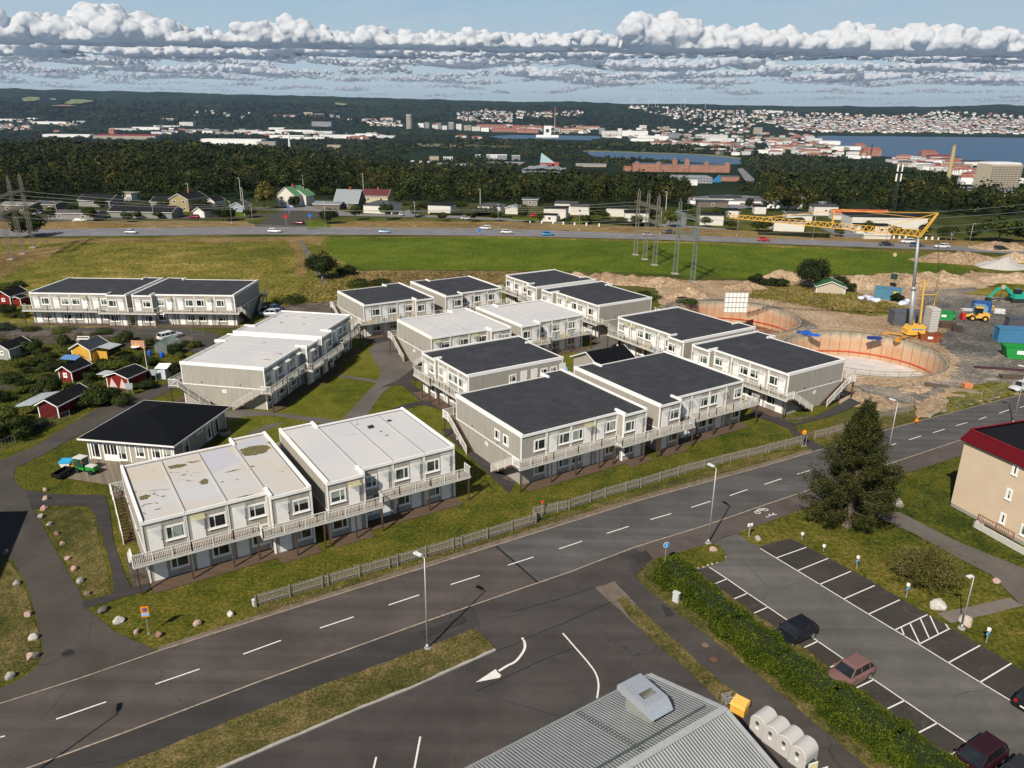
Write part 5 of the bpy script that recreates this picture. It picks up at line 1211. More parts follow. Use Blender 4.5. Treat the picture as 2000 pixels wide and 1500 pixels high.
hwc=[(257,457,(.48,.52,.56),'silver hatchback on the left part of the highway',0,'hatch'),(537,455,(.70,.70,.68),'white estate car on the highway below the side road',0,'estate'),(751,456,(.30,.42,.52),'light blue-grey hatchback on the highway above the crop field corner',0,'hatch'),(947,449,(.72,.70,.66),'white estate on the far lane beside a blue road sign',pi,'estate'),(990,457,(.70,.70,.68),'white hatchback on the near lane below the white estate',0,'hatch'),(1070,461,(.04,.25,.50),'bright blue hatchback on the highway',0,'hatch'),(1266,462,(.30,.31,.31),'grey hatchback on the highway behind the lattice masts',0,'hatch'),(1305,457,(.06,.06,.065),'dark sedan on the far lane right of the lattice masts',pi,'sedan'),(1491,472,(.55,.01,.02),'bright red hatchback on the highway',0,'hatch'),(1731,481,(.03,.03,.05),'black car with a blue sheen on the near lane left of the crane mast',0,'sedan'),(1772,476,(.68,.66,.62),'white suv on the far lane just left of the crane mast',pi,'suv'),(1791,483,(.05,.08,.14),'dark blue estate half behind the crane mast',0,'estate'),(1839,485,(.70,.70,.70),'white estate just right of the crane mast',pi,'estate'),(1955,490,(.02,.02,.02),'black estate on the highway at the right',0,'estate')]
for u,v,c_,lb,ra,k in hwc:car(G(u,v-1,.05),HA+ra-radians(4)*(u>1200),c_,lb,'cars on the highway',k,simple=False)
car(G(584,438,.05),radians(175),(.12,.02,.02),'dark red car waiting at the mouth of the side road','cars near the houses','hatch',simple=True)
for u,v,a,c_,lb in[(783,421,100,(.6,.6,.62),'white car parked by the hipped roof house'),(910,429,5,(.5,.52,.52),'silver car on the local street left of the white houses'),(1046,424,20,(.5,.02,.04),'red car parked among shrubs before the white houses'),(122,427,10,(.6,.6,.6),'white car by the grey garage at the far left'),(74,419,60,(.7,.7,.7),'white van-like car beside the lattice masts'),(275,426,20,(.55,.55,.55),'silver car before the long dark garages'),(380,426,170,(.3,.02,.05),'dark red car left of the small white garage'),(1650,449,8,(.7,.7,.7),'white car before the modern white house'),(1672,453,8,(.55,.6,.62),'silver car behind the crane jib before the modern white house'),(1635,446,8,(.1,.1,.12),'dark car at the left of the modern white house drive')]:car(G(u,v,.05),radians(a),c_,lb,'cars near the houses','hatch',simple=True)
# white boat on a trailer beside the far street
L=G(157,433);r_=thing('boat',L,'white covered boat standing by the street at the far left','boat');m2=MB()
m2.v=[L+Vector(p)for p in[(-2.8,-.9,.6),(-2.8,.9,.6),(1.5,.9,.6),(3.0,0,.9),(1.5,-.9,.6),(-2.6,-.6,.1),(-2.6,.6,.1),(1.2,.5,.1),(2.3,0,.3),(1.2,-.5,.1)]];m2.f=[(0,1,2,3,4),(5,9,8,7,6),(0,5,6,1),(1,6,7,2),(2,7,8,3),(3,8,9,4),(4,9,5,0)];m2.build('hull',WHITE,r_)
m2=MB();m2.v=[L+Vector(p)for p in[(-2.4,-.7,.6),(-2.4,.7,.6),(1.0,.6,.6),(1.0,-.6,.6),(-1.6,-.4,1.3),(-1.6,.4,1.3),(0.1,.3,1.3),(0.1,-.3,1.3)]];m2.f=[(4,5,6,7),(0,1,5,4),(1,2,6,5),(2,3,7,6),(3,0,4,7)];m2.build('cover',OFFW,r_)
# == OTHER NEAR BUILDINGS
ROOFBLK=M((0.013,0.013,0.016),0.95,spec=.06,var=.15,scale=.8,name='black_roof')
def m_rib(name,col,ang,pitch_,rough=.5,metal=.3,depth=.55):
 """sheet metal or tiles with ribs running along ang"""
 m_,t,b=mat_base(name);P=pos(t);s_=t.add('ShaderNodeSeparateXYZ');t.l.new(P,s_.inputs[0])
 q=t.math('ADD',t.math('MULTIPLY',s_.outputs[0],-sin(ang)),t.math('MULTIPLY',s_.outputs[1],cos(ang)))
 w=t.math('SINE',t.math('MULTIPLY',q,2*pi/pitch_));g=t.mapr(w,-1,1,depth,1.0)
 n=t.noise(P,.8,5,.65);k=t.math('MULTIPLY',g,t.mapr(n,.3,.7,.88,1.1))
 c_=t.vmath('SCALE',(1,1,1));c_.node.inputs[0].default_value=col;t.inp(c_.node.inputs['Scale'],k);t.l.new(c_,b.inputs['Base Color'])
 b.inputs['Roughness'].default_value=rough;b.inputs['Metallic'].default_value=metal;b.inputs['Specular IOR Level'].default_value=.08 if rough>.8 else .4
 bn=t.add('ShaderNodeBump');bn.inputs['Strength'].default_value=.8;bn.inputs['Distance'].default_value=.03;t.l.new(w,bn.inputs['Height']);t.l.new(bn.outputs[0],b.inputs['Normal'])
 return m_
def face_window(root,c,f,n,w,h,gl=None,double=True):
 return window(root,c,f,n,w,h,gl=gl or GLASS_D)if double else window(root,c,f,n,w,h,gl=gl)
 # ---------- common hall with hipped black roof
HA_=radians(-9);f=D2(HA_);n=Vector((f.y,-f.x,0));E0=Vector((-52.0,83.1,0))
r_=thing('common_hall',E0,'single storey hall with a big black hipped roof beside the paved patio','hall')
W_,Dp=12.6,13.2;ze=3.0;za=4.9
w0=E0+f*.7-n*.7
m2=MB();m2.box(w0,f*(W_-1.4),Z*ze*.99,-n*(Dp-1.4));m2.build('wall',wall_mat(HA_),r_)
c=[E0,E0+f*W_,E0+f*W_-n*Dp,E0-n*Dp];r0=E0+f*(W_/2-.4)-n*(Dp/2-1.0);r1=E0+f*(W_/2+.2)-n*(Dp/2+1.0)
m2=MB();v=[p+Z*ze for p in c]+[r0+Z*za,r1+Z*za];m2.v=v;m2.f=[(0,1,4),(1,2,5,4),(2,3,5),(3,0,4,5),(0,3,2,1)]
m2.build('roof',m_rib('hall_roof',(.008,.009,.012),HA_,.30,.95,.0,.8),r_)
m2=MB()
for a,b_ in zip(c,c[1:]+c[:1]):m2.bar(a+Z*(ze-.08),b_+Z*(ze-.08),.05,.20)
m2.build('fascia',WHITE,r_)
for x,k in((1.0,'W'),(2.95,'D'),(4.5,'G'),(6.9,'S'),(9.0,'S'),(10.5,'S')):
 p=w0+f*x
 if k=='D':
  d_=MB();d_.box(p-f*.95-n*.02+Z*.1,f*1.9,Z*2.25,n*.07);dd_=d_.build('door',WHITE,r_);g_=MB();[g_.box(p+f*xx+Z*.95+n*.052,f*.34,Z*1.25,n*.006)for xx in(-.78,-.36,.12,.52)];g_.build('pane',GLASS_D,dd_)
 else:window(r_,p+Z*(1.35 if k!='S' else 1.6),f,n,1.25,2.1 if k!='S' else 1.5,gl=GLASS_D if k!='S' else None)
for x in(0.0,2.0,3.9,5.5,7.9,9.8,11.2):
 m2=MB();m2.box(w0+f*x+n*.003,f*.16,Z*2.9,n*.06);m2.build('pilaster',WHITE,r_)
fs=-n;ns=f;s0=w0+f*(W_-1.4)
for x,ww,hh in((2.6,1.3,2.1),(5.8,1.4,.5),(7.7,1.1,2.1),(9.6,1.3,2.1)):window(r_,s0+fs*x+Z*(1.3 if hh>1 else 2.2),fs,ns,ww,hh,gl=GLASS_D)
m2=MB();m2.tube(s0+fs*(Dp-1.5)+ns*.15,s0+fs*(Dp-1.5)+ns*.15+Z*2.9,.06);m2.build('downpipe',WHITE,r_)
L=G(439,848);m2=MB();m2.tube(L,L+Z*.55,.75,.75,20);pt=tag(m2.build('planter',CONC),'round concrete planter ring at the corner of the hall','planter');m2=MB();m2.tube(L+Z*.5,L+Z*.56,.66,.66,20);m2.build('soil',M((.08,.05,.03),.95),pt)
L=G(255,897);r_=thing('bench',L,'long dark wooden bench on the patio against the hall','bench');fb=D2(HA_)
m2=MB();[m2.box(L+fb*-1.8+Vector((0,k*.12,.42)),fb*3.4,Vector((0,.10,0)),Z*.05)for k in range(4)];m2.build('seat',BROWNWOOD,r_)
m2=MB();[m2.box(L+fb*-1.8+Vector((0,.5,.5+k*.16)),fb*3.4,Vector((0,.04,0)),Z*.12)for k in range(3)];m2.build('backrest',BROWNWOOD,r_)
for k in(-1.7,1.5):m2=MB();m2.box(L+fb*k,fb*.1,Vector((0,.45,0)),Z*.42);m2.build('leg',BROWNWOOD,r_)
# ---------- small gable house in the middle
f=BX;n=AX;O=Vector((13.9,111.7,0));Ln=7.9;Wd_=8.2
r_=thing('laundry_house',O,'small grey house with a black gable roof in the middle of the estate','small house')
w0=O+f*.4-n*.5;m2=MB();i=0;hw_=(Wd_-1.0)
a,b_,c_,d_=w0,w0+f*(Ln-.8),w0+f*(Ln-.8)-n*hw_,w0-n*hw_
m2.v=[a,b_,c_,d_,a+Z*2.6,b_+Z*2.6,c_+Z*2.6,d_+Z*2.6,(a+d_)/2+Z*4.25,(b_+c_)/2+Z*4.25];m2.f=[(0,1,5,4),(1,2,6,9,5),(2,3,7,6),(3,0,4,8,7),(4,5,9,8),(6,7,8,9)]
m2.build('wall',wall_mat(BA),r_)
def gable_roof(O,f,n,Ln,W,ze,zr,t_,mat,root,fas=WHITE,fw=.16):
 """ridge along f; O is the eave corner on the n side"""
 m3=MB();e0,e1=O+Z*ze,O+f*Ln+Z*ze;r0_,r1_=O-n*W/2+Z*zr,O+f*Ln-n*W/2+Z*zr;g0,g1=O-n*W+Z*ze,O+f*Ln-n*W+Z*ze
 m3.v=[e0,e1,r1_,r0_,g0,g1];m3.v+=[v-Z*t_ for v in m3.v];m3.f=[(0,1,2,3),(3,2,5,4),(6,9,8,7),(9,10,11,8),(0,6,7,1),(4,5,11,10),(0,3,9,6),(3,4,10,9),(1,7,8,2),(2,8,11,5)]
 ro=m3.build('roof',mat,root);m4=MB()
 for p,q_ in((e0,r0_),(r0_,g0),(e1,r1_),(r1_,g1)):s_=-1 if p in(e0,r0_)else 1;m4.bar(p+f*.04*s_-Z*t_/2,q_+f*.04*s_-Z*t_/2,.05,fw)
 m4.bar(e0+n*.03-Z*t_/2,e1+n*.03-Z*t_/2,.05,fw);m4.bar(g0-n*.03-Z*t_/2,g1-n*.03-Z*t_/2,.05,fw);m4.build('barge_boards',fas,root);return ro
gable_roof(O,f,n,Ln,Wd_,2.75,4.6,.12,m_rib('black_tiles',(.008,.009,.012),TH,.30,.95,.0,.8),r_)
for x in(1.2,2.4,3.6,4.8,6.0):window(r_,w0+f*x+Z*1.9,f,n,.95,.8,gl=GLASS_D)
m2=MB();[m2.tube(w0-f*.01-n*k+Z*1.6,w0-f*.1-n*k+Z*1.6,.07)for k in(1.8,3.0,5.2)];m2.build('vent',DARK,r_)
for k in range(4):
 L=G(1122+k*5,724-k*2);bk=thing('bicycle',L,['bicycle leaning at the small gable house, leftmost','second bicycle at the small gable house','third bicycle at the small gable house','bicycle nearest the wall of the small gable house'][k],'bicycle','bicycles by the small gable house');d=D2(TH+.3)
 for s_ in(-.5,.5):
  m2=MB()
  for j in range(14):a0,a1=2*pi*j/14,2*pi*(j+1)/14;m2.bar(L+d*(s_+.33*cos(a0))+Z*(.34+.33*sin(a0)),L+d*(s_+.33*cos(a1))+Z*(.34+.33*sin(a1)),.035)
  m2.build('wheel',DARK,bk)
 m2=MB();m2.bar(L+d*-.5+Z*.34,L-d*.12+Z*.8,.035);m2.bar(L-d*.12+Z*.8,L+d*.4+Z*.85,.035);m2.bar(L+d*.4+Z*.95,L+d*.5+Z*.34,.035);m2.bar(L+Z*.3,L+d*.4+Z*.8,.035);m2.bar(L-d*.15+Z*.9,L+Z*.3,.035);m2.build('frame',M([(.05,.2,.4),(.3,.05,.05),(.1,.1,.1),(.2,.2,.22)][k],.4),bk);m2=MB();m2.cbox(L-d*.16+Z*.9,.25,.14,.06);m2.build('saddle',DARK,bk)
L=G(1098,724);m2=MB();m2.v=[L+Vector(p)for p in[(-1,-.7,0),(1,-.7,0),(1,.7,0),(-1,.7,0),(-.6,-.2,.9),(.7,0,.8),(.2,.5,.6)]];m2.f=[(0,1,5,4),(1,2,5),(2,3,6),(5,2,6),(3,0,4,6),(4,5,6),(3,2,1,0)];tag(m2.build('tarpaulin',M((.12,.30,.60),.5)),'crumpled blue tarpaulin beside the bicycles','tarpaulin')
# ---------- sheds in the garden plots
REDW=m_boards('red_boards',(.20,.018,.013),0,.16,.7,'h',.15);YELW=m_boards('yellow_boards',(.62,.36,.055),0,.16,.8,'h',.1);GREYW=m_boards('grey_boards',(.33,.33,.31),0,.16,.75,'h',.15);DREDW=m_boards('dark_red_boards',(.10,.012,.012),0,.16,.7,'h',.15)
def shed(u,v,w,d,h,rise,ang,wall,roof,label,cat='shed',win=True,group='sheds in the garden plots',dr=False,extra=None,name='garden_shed',fas=WHITE):
 """gable faces n; (u, v) = foot of the front left corner"""
 O=G(u,v);f=D2(ang);n=Vector((f.y,-f.x,0));r=thing(name,O,label,cat,group)
 a,b_,c_,d_=O,O+f*w,O+f*w-n*d,O-n*d;m3=MB()
 m3.v=[a,b_,c_,d_,a+Z*h,b_+Z*h,c_+Z*h,d_+Z*h,(a+b_)/2+Z*(h+rise),(c_+d_)/2+Z*(h+rise)];m3.f=[(0,1,5,8,4),(1,2,6,5),(2,3,7,9,6),(3,0,4,7),(4,8,9,7),(5,6,9,8)]
 m3.build('wall',wall,r);sl=rise/(w/2)
 gable_roof(b_+f*.25+n*.3,-n,f,d+.6,w+.5,h-.25*sl+.10,h+rise+.10,.09,roof,r,fas,.14)
 m4=MB()
 for p,s_ in((a,1),(b_,-1)):m4.box(p+n*.003,f*.11*s_,Z*h,n*.03);m4.box(p-f*.003*s_+n*.03,-f*.03*s_,Z*h,-n*.11)
 m4.build('corner_board',fas,r)
 if win:window(r,(a+b_)/2+Z*(h*.62),f,n,min(.8,w*.3),.7,gl=GLASS_D)
 if dr:m5=MB();m5.box(a+f*w*.62+n*.004,f*.8,Z*1.9,n*.04);m5.build('door',fas,r)
 return r,O,f,n
BLKR=ROOFBLK;TILE=m_rib('grey_tile_roof',(.07,.078,.09),radians(-60),.35,.5,.2)
sh,O,f,n=shed(143,703,3.6,4.2,2.1,1.0,radians(-12),YELW,TILE,'yellow shed with a grey tiled roof and white trim',win=False)
m2=MB();m2.box(O+f*4.1-n*1.0+Z*.02,f*1.9,Z*1.6,-n*.05);m2.box(O+f*4.1+Z*.02,f*.05,Z*1.5,-n*1.0);m2.build('lean_to_fence',YELW,sh);m2=MB();m2.v=[O+f*4.1+n*-1.2+Z*2.2,O+f*6.6-n*1.2+Z*2.0,O+f*6.6-n*4.2+Z*2.0,O+f*4.1-n*4.2+Z*2.2];m2.f=[(0,1,2,3)];m2.v+=[q_+Z*.06 for q_ in m2.v];m2.f+=[(7,6,5,4),(0,4,5,1),(1,5,6,2),(2,6,7,3),(3,7,4,0)];m2.build('pale_roof_sheet',M((.40,.42,.44),.5),sh)
shed(118,745,2.4,3.8,1.9,.7,radians(-14),REDW,BLKR,'small red shed with a white framed square window and black roof')
sh,O,f,n=shed(211,757,3.9,3.9,1.9,.7,radians(-14),REDW,BLKR,'red shed with white lattice triangles on its front',win=False)
for cx in(.35,2.15):
 m2=MB();m2.v=[O+f*cx+n*.02+Z*.15,O+f*(cx+1.5)+n*.02+Z*.15,O+f*(cx+.6)+n*.02+Z*(1.7)];m2.v+=[q_+n*.02 for q_ in m2.v];m2.f=[(0,2,1),(3,4,5),(0,1,4,3),(1,2,5,4),(2,0,3,5)];m2.build('lattice',M((.62,.50,.48),.8,var=.4,scale=14),sh)
m2=MB();m2.box(O-f*2.3-n*.5+Z*1.75,f*2.2,Z*.05,-n*2.0);m2.build('flat_side_roof',M((.45,.46,.50),.5),sh)
sh,O,f,n=shed(78,815,3.0,6.4,1.9,.8,radians(-8),DREDW,BLKR,'dark red shed with a pale translucent lean-to roof at the bottom of the plots',win=False)
m2=MB();m2.v=[O-f*.3+n*.6+Z*2.0,O-f*3.4+n*.8+Z*1.5,O-f*3.4-n*5+Z*1.5,O-f*.3-n*5+Z*2.0];m2.v+=[q_+Z*.05 for q_ in m2.v];m2.f=[(0,1,2,3),(7,6,5,4),(0,4,5,1),(1,5,6,2),(2,6,7,3),(3,7,4,0)];m2.build('lean_to_roof',M((.38,.42,.42),.35,var=.2,scale=2),sh)
for k in range(3):m2=MB();m2.cbox(O-f*3.3-n*(k*2.2),.1,.1,1.5);m2.build('lean_to_post',BROWNWOOD,sh)
shed(-8,702,2.9,4.5,2.0,.8,radians(-10),GREYW,BLKR,'pale grey shed with a black roof at the left edge')
shed(-4,597,3.2,5,2.2,1.0,radians(-6),REDW,BLKR,'bright red shed cut by the left edge near the far left blocks')
shed(27,597,1.8,2.2,1.7,.3,radians(-6),REDW,BLKR,'tiny red annex right of the red shed at the left edge',win=False)
L=G(120,723);r_=thing('blue_roof_canopy',L,'blue translucent roof behind the small red shed','canopy');f=D2(-.2);m2=MB();m2.box(L+Z*1.9,f*3,Vector((0,2,.15)),Z*.04);m2.build('roof_sheet',M((.12,.25,.50),.3),r_)
for k in((0,0),(3,0),(0,2),(3,2)):m2=MB();m2.cbox(L+f*k[0]+Vector((0,k[1],0)),.08,.08,1.95);m2.build('post',BROWNWOOD,r_)
# greenhouse
L=G(303,690);r_=thing('greenhouse',L,'green framed glass greenhouse in the garden plots','greenhouse');f=D2(radians(-10));n=Vector((f.y,-f.x,0));GF=M((.04,.16,.09),.4)
ww,dd,hh,rr=2.4,4.0,1.5,.8;fm=MB();a,b_,c_,d_=L,L+f*ww,L+f*ww-n*dd,L-n*dd
for k in range(6):
 o=-n*dd*k/5;fm.bar(a+o,a+o+Z*hh,.05);fm.bar(b_+o,b_+o+Z*hh,.05);fm.bar(a+o+Z*hh,(a+b_)/2+o+Z*(hh+rr),.05);fm.bar(b_+o+Z*hh,(a+b_)/2+o+Z*(hh+rr),.05)
for p,q_ in((a,d_),(b_,c_)):fm.bar(p+Z*hh,q_+Z*hh,.05);fm.bar(p+Z*.1,q_+Z*.1,.05)
fm.bar((a+b_)/2+Z*(hh+rr),(c_+d_)/2+Z*(hh+rr),.06);fm.build('frame',GF,r_)
gm,t,b=mat_base('greenhouse_glass');b.inputs['Base Color'].default_value=(.5,.58,.55,1);b.inputs['Roughness'].default_value=.12;b.inputs['Alpha'].default_value=.22
gg=MB();gg.v=[a+Z*.1,b_+Z*.1,c_+Z*.1,d_+Z*.1,a+Z*hh,b_+Z*hh,c_+Z*hh,d_+Z*hh,(a+b_)/2+Z*(hh+rr),(c_+d_)/2+Z*(hh+rr)];gg.f=[(0,1,5,8,4),(1,2,6,5),(2,3,7,9,6),(3,0,4,7),(4,8,9,7),(5,6,9,8)];gg.build('glazing',gm,r_)
def barrel(u,v,c_,lb,g=None,s=1.0,cat='barrel'):
 L=G(u,v);m2=MB()
 prof=[(0,.26),(.1,.30),(.45,.32),(.8,.30),(.92,.26)];i0=0;n_=16
 for z_,r in prof:m2.v+=[L+Vector((r*s*cos(2*pi*k/n_),r*s*sin(2*pi*k/n_),z_*s))for k in range(n_)]
 for j in range(4):
  for k in range(n_):m2.f.append((j*n_+k,j*n_+(k+1)%n_,(j+1)*n_+(k+1)%n_,(j+1)*n_+k))
 m2.f.append(tuple(4*n_+k for k in range(n_)));o=m2.build('barrel',M(c_,.4),None,True);return tag(o,lb,cat,g)
barrel(293,695,(.01,.10,.60),'bright blue water barrel left of the greenhouse','blue barrels in the garden plots');barrel(317,698,(.01,.10,.60),'bright blue water barrel right of the greenhouse door','blue barrels in the garden plots');barrel(21,698,(.01,.10,.60),'blue barrel beside the pale grey shed','blue barrels in the garden plots',.8)
L=G(272,683);r_=thing('screen_board',L,'orange wooden screen standing near the flagpole','screen');m2=MB();[m2.box(L+Vector((-1.3,0,.35+k*.2)),(2.6,-.25,0),(0,.03,0),(0,0,.18))for k in range(7)];m2.build('boards',M((.55,.28,.16),.8,var=.15),r_);m2=MB();m2.bar(L+Vector((-1.2,.05,0)),L+Vector((-1.2,.05,1.7)),.1);m2.bar(L+Vector((1.2,-.2,0)),L+Vector((1.2,-.2,1.7)),.1);m2.build('post',BROWNWOOD,r_)
L=G(266,684);r_=thing('garden_table',L,'white garden table with pots in front of the orange screen','table');m2=MB();m2.tube(L+Z*.65,L+Z*.7,.8,.8,18);m2.build('table_top',WHITE,r_);m2=MB();m2.tube(L,L+Z*.65,.06);m2.build('leg',WHITE,r_)
L=G(288,722);r_=thing('flagpole',L,'white flagpole in the garden plots between shed and greenhouse','flagpole');m2=MB();m2.tube(L,L+Z*4.9,.06,.035);m2.build('pole',WHITE,r_);m2=MB();m2.tube(L+Z*4.9,L+Z*5.0,.06);m2.build('finial',SYEL,r_)
L=G(322,738);r_=thing('outhouse',L,'little white shed with blue-grey sides next to the flagpole','shed');m2=MB();m2.cbox(L,1.5,1.5,1.8,-.2);m2.build('wall',M((.52,.56,.6),.7),r_);m2=MB();m2.v=[L+Vector(p)for p in[(-1,-.9,1.8),(1,-.9,1.8),(1,.9,2.1),(-1,.9,2.1)]];m2.v+=[q_+Z*.08 for q_ in m2.v];m2.f=[(3,2,1,0),(4,5,6,7),(0,1,5,4),(1,2,6,5),(2,3,7,6),(3,0,4,7)];m2.build('roof',WHITE,r_)
for(u,v,lb)in[(163,668,'white slatted garden bench frame by the gravel path'),(100,752,'pale garden table among the flower beds')]:
 L=G(u,v);r_=thing('garden_bench',L,lb,'bench');m2=MB();[m2.box(L+Vector((-1.1,-.3+k*.16,.55)),(2.2,0,0),(0,.12,0),(0,0,.05))for k in range(4)];m2.build('seat',WHITE,r_);m2=MB();[m2.bar(L+Vector((x,y,0)),L+Vector((x,y,1.0 if y>0 else .55)),.09)for x in(-1,1)for y in(-.2,.3)];m2.bar(L+Vector((-1.1,.3,.95)),L+Vector((1.1,.3,.95)),.12);m2.build('frame',WHITE,r_)
for(u,v)in[(301,744),(255,772)]:
 L=G(u,v);r_=thing('notice_board',L,'small grey notice board by the lane' if u>280 else 'tilted grey panel before the lattice front of the red shed','sign');m2=MB();m2.box(L+Z*.9-D2(0)*.5,D2(.1)*1.0,Z*1.0,Vector((0,-.04,0)));m2.build('panel',M((.38,.42,.46),.5),r_);m2=MB();m2.bar(L-Vector((.4,0,0)),L+Vector((-.4,0,1.2)),.08);m2.bar(L+Vector((.4,0,0)),L+Vector((.4,0,1.2)),.08);m2.build('post',FENCEM,r_)
 # ---------- green groundskeeping tractor, trailer and bin on the patio
GREEN=M((.02,.26,.04),.35,name='machine_green');L=G(166,922,.03);r_=thing('compact_tractor',L,'small green tractor with a white roofed cab on the patio','tractor');f=D2(radians(-18));n=Vector((f.y,-f.x,0))
m2=MB();m2.box(L+f*.5-n*-.35+Z*.45-n*.7,f*1.35,n*.7,Z*.5);m2.box(L-f*1.0-n*.42+Z*.45,f*1.4,n*.84,Z*.35);m2.build('body',GREEN,r_)
m2=MB();m2.box(L+f*.6-n*.36+Z*.96,f*1.15,n*.72,Z*.10);m2.build('bonnet',OFFW,r_)
m2=MB();m2.box(L-f*.85-n*.45+Z*.8,f*1.15,n*.9,Z*1.05);m2.build('cab_windows',m_glass('cab_glass',(.03,.06,.045)),r_)
m2=MB();m2.box(L-f*.95-n*.52+Z*1.86,f*1.35,n*1.04,Z*.10);m2.build('cab_roof',OFFW,r_)
m2=MB();[m2.bar(L+f*x+n*y+Z*.8,L+f*x+n*y+Z*1.86,.07)for x in(-.85,.3)for y in(-.45,.45)];m2.build('cab_frame',GREEN,r_)
for x in(-.65,1.35):
 for y in(-.5,.38):m2=MB();m2.tube(L+f*x+n*y+Z*.33,L+f*x+n*(y+.16)+Z*.33,.33,n=16);m2.build('wheel',TYRE,r_)
m2=MB();m2.tube(L-f*1.15+Z*.1,L-f*1.15+Z*.28,.38,.3,14);m2.build('brush',M((.42,.42,.38),.8),r_)
m2=MB();m2.box(L+f*.22+n*.47+Z*1.35,f*.1,n*.06,Z*.28);m2.build('lamp',SRED,r_)
L=G(124,930,.03);r_=thing('trailer',L,'black box trailer standing open on the patio edge','trailer');f=D2(radians(78));n=Vector((f.y,-f.x,0));m2=MB();m2.box(L-f*1.1-n*.6+Z*.3,f*2.2,n*1.25,Z*.05)
for s_ in(-.6,.61):m2.box(L-f*1.1+n*s_+Z*.3,f*2.2,n*.04,Z*.45)
m2.box(L-f*1.1-n*.6+Z*.3,f*.04,n*1.25,Z*.45);m2.box(L+f*1.07-n*.6+Z*.3,f*.04,n*1.25,Z*.45);m2.build('box',M((.012,.012,.016),.5),r_)
for s_ in(-.72,.66):m2=MB();m2.tube(L+n*s_+Z*.28,L+n*(s_+.12)+Z*.28,.28);m2.build('wheel',TYRE,r_)
L=G(131,912,.03);r_=thing('grit_bin',L,'white bin with a bright blue lid beside the green tractor','bin');m2=MB();f=D2(.15);m2.v=[L+Vector(p)for p in[(-.45,-.35,0),(.45,-.35,0),(.45,.35,0),(-.45,.35,0),(-.62,-.48,.7),(.62,-.48,.7),(.62,.48,.85),(-.62,.48,.85)]];m2.f=[(3,2,1,0),(4,5,6,7),(0,1,5,4),(1,2,6,5),(2,3,7,6),(3,0,4,7)];m2.build('body',WHITE,r_)
m2=MB();m2.v=[L+Vector(p)for p in[(-.68,-.54,.68),(.68,-.54,.68),(.68,.54,.85),(-.68,.54,.85)]];m2.v+=[q_+Z*.09 for q_ in m2.v];m2.f=[(3,2,1,0),(4,5,6,7),(0,1,5,4),(1,2,6,5),(2,3,7,6),(3,0,4,7)];m2.build('lid',M((.04,.36,.65),.4),r_)
L=G(137,914,.03);m2=MB();m2.box(L,(.4,0,0),(0,.35,0),(0,0,.35));m2.box(L+Vector((.05,.05,.35)),(.3,0,0),(0,.2,0),(0,.05,.15));tag(m2.build('machine_part',M((.75,.40,.03),.5)),'small orange tool attachment between bin and tractor','attachment')
# ---------- shop with corrugated roof (bottom)
E0=Vector((9.6,42.2,0));f=-D2(radians(33.9));n=D2(radians(123.9));Wd_=12.7
LS=34.0;r_=thing('shop_building',E0,'low building with a grey corrugated metal gable roof and a roof fan unit','shop')
RIB=m_rib('corrugated_roof',(.42,.43,.42),radians(123.9),.21,.45,.15,.42)
m3=MB();e0,e1=E0+Z*4,E0+f*LS+Z*4;r0_,r1_=E0-n*Wd_/2+Z*6,E0+f*LS-n*Wd_/2+Z*6;g0,g1=E0-n*Wd_+Z*4,E0+f*LS-n*Wd_+Z*4
m3.v=[e0,e1,r1_,r0_,g0,g1];m3.v+=[v-Z*.12 for v in m3.v];m3.f=[(3,2,1,0),(4,5,2,3),(7,8,9,6),(8,11,10,9),(1,7,6,0),(10,11,5,4),(6,9,3,0),(9,10,4,3),(2,8,7,1),(5,11,8,2)];m3.build('roof',RIB,r_)
w0=E0+f*.5-n*.6;m2=MB();m2.box(w0,f*(LS-1),Z*3.7,-n*(Wd_-1.2));m2.build('wall',M((.30,.28,.25),.8),r_)
m2=MB();m2.bar(r0_+Z*.03+f*-.05,r1_+Z*.03,.45,.06);m2.build('ridge_cap',M((.44,.45,.45),.45,.2),r_)
m2=MB();m2.bar(e0+Z*.0,r0_+Z*.0,.28,.16);m2.bar(r0_,g0,.28,.16);m2.build('verge_flashing',M((.44,.45,.45),.45,.2),r_)
m2=MB();m2.bar(e0+n*.09-Z*.05,e1+n*.09-Z*.05,.16,.12);m2.build('gutter',M((.30,.31,.31),.5,.3),r_)
sl=(r0_-e0);GRYB=M((.10,.12,.11),.6)
for tpos,o_ in((.86,0),):
 sf=MB();b0=e0+sl*tpos+f*.8;
 for k in range(26):sf.bar(b0+f*(k*1.25)+Z*0,b0+f*(k*1.25)+Z*.28,.05)
 sf.bar(b0+Z*.27,b0+f*32+Z*.27,.05,.05);sf.bar(b0+Z*.15,b0+f*32+Z*.15,.03);sf.build('snow_guard',GRYB,r_)
ld=MB();b0=e0+f*6.1
for k in range(22):p=b0+sl*(0.02+k*.042);ld.bar(p+Z*.09,p+f*.42+Z*.09,.05,.04)
ld.build('roof_ladder',GRYB,r_)
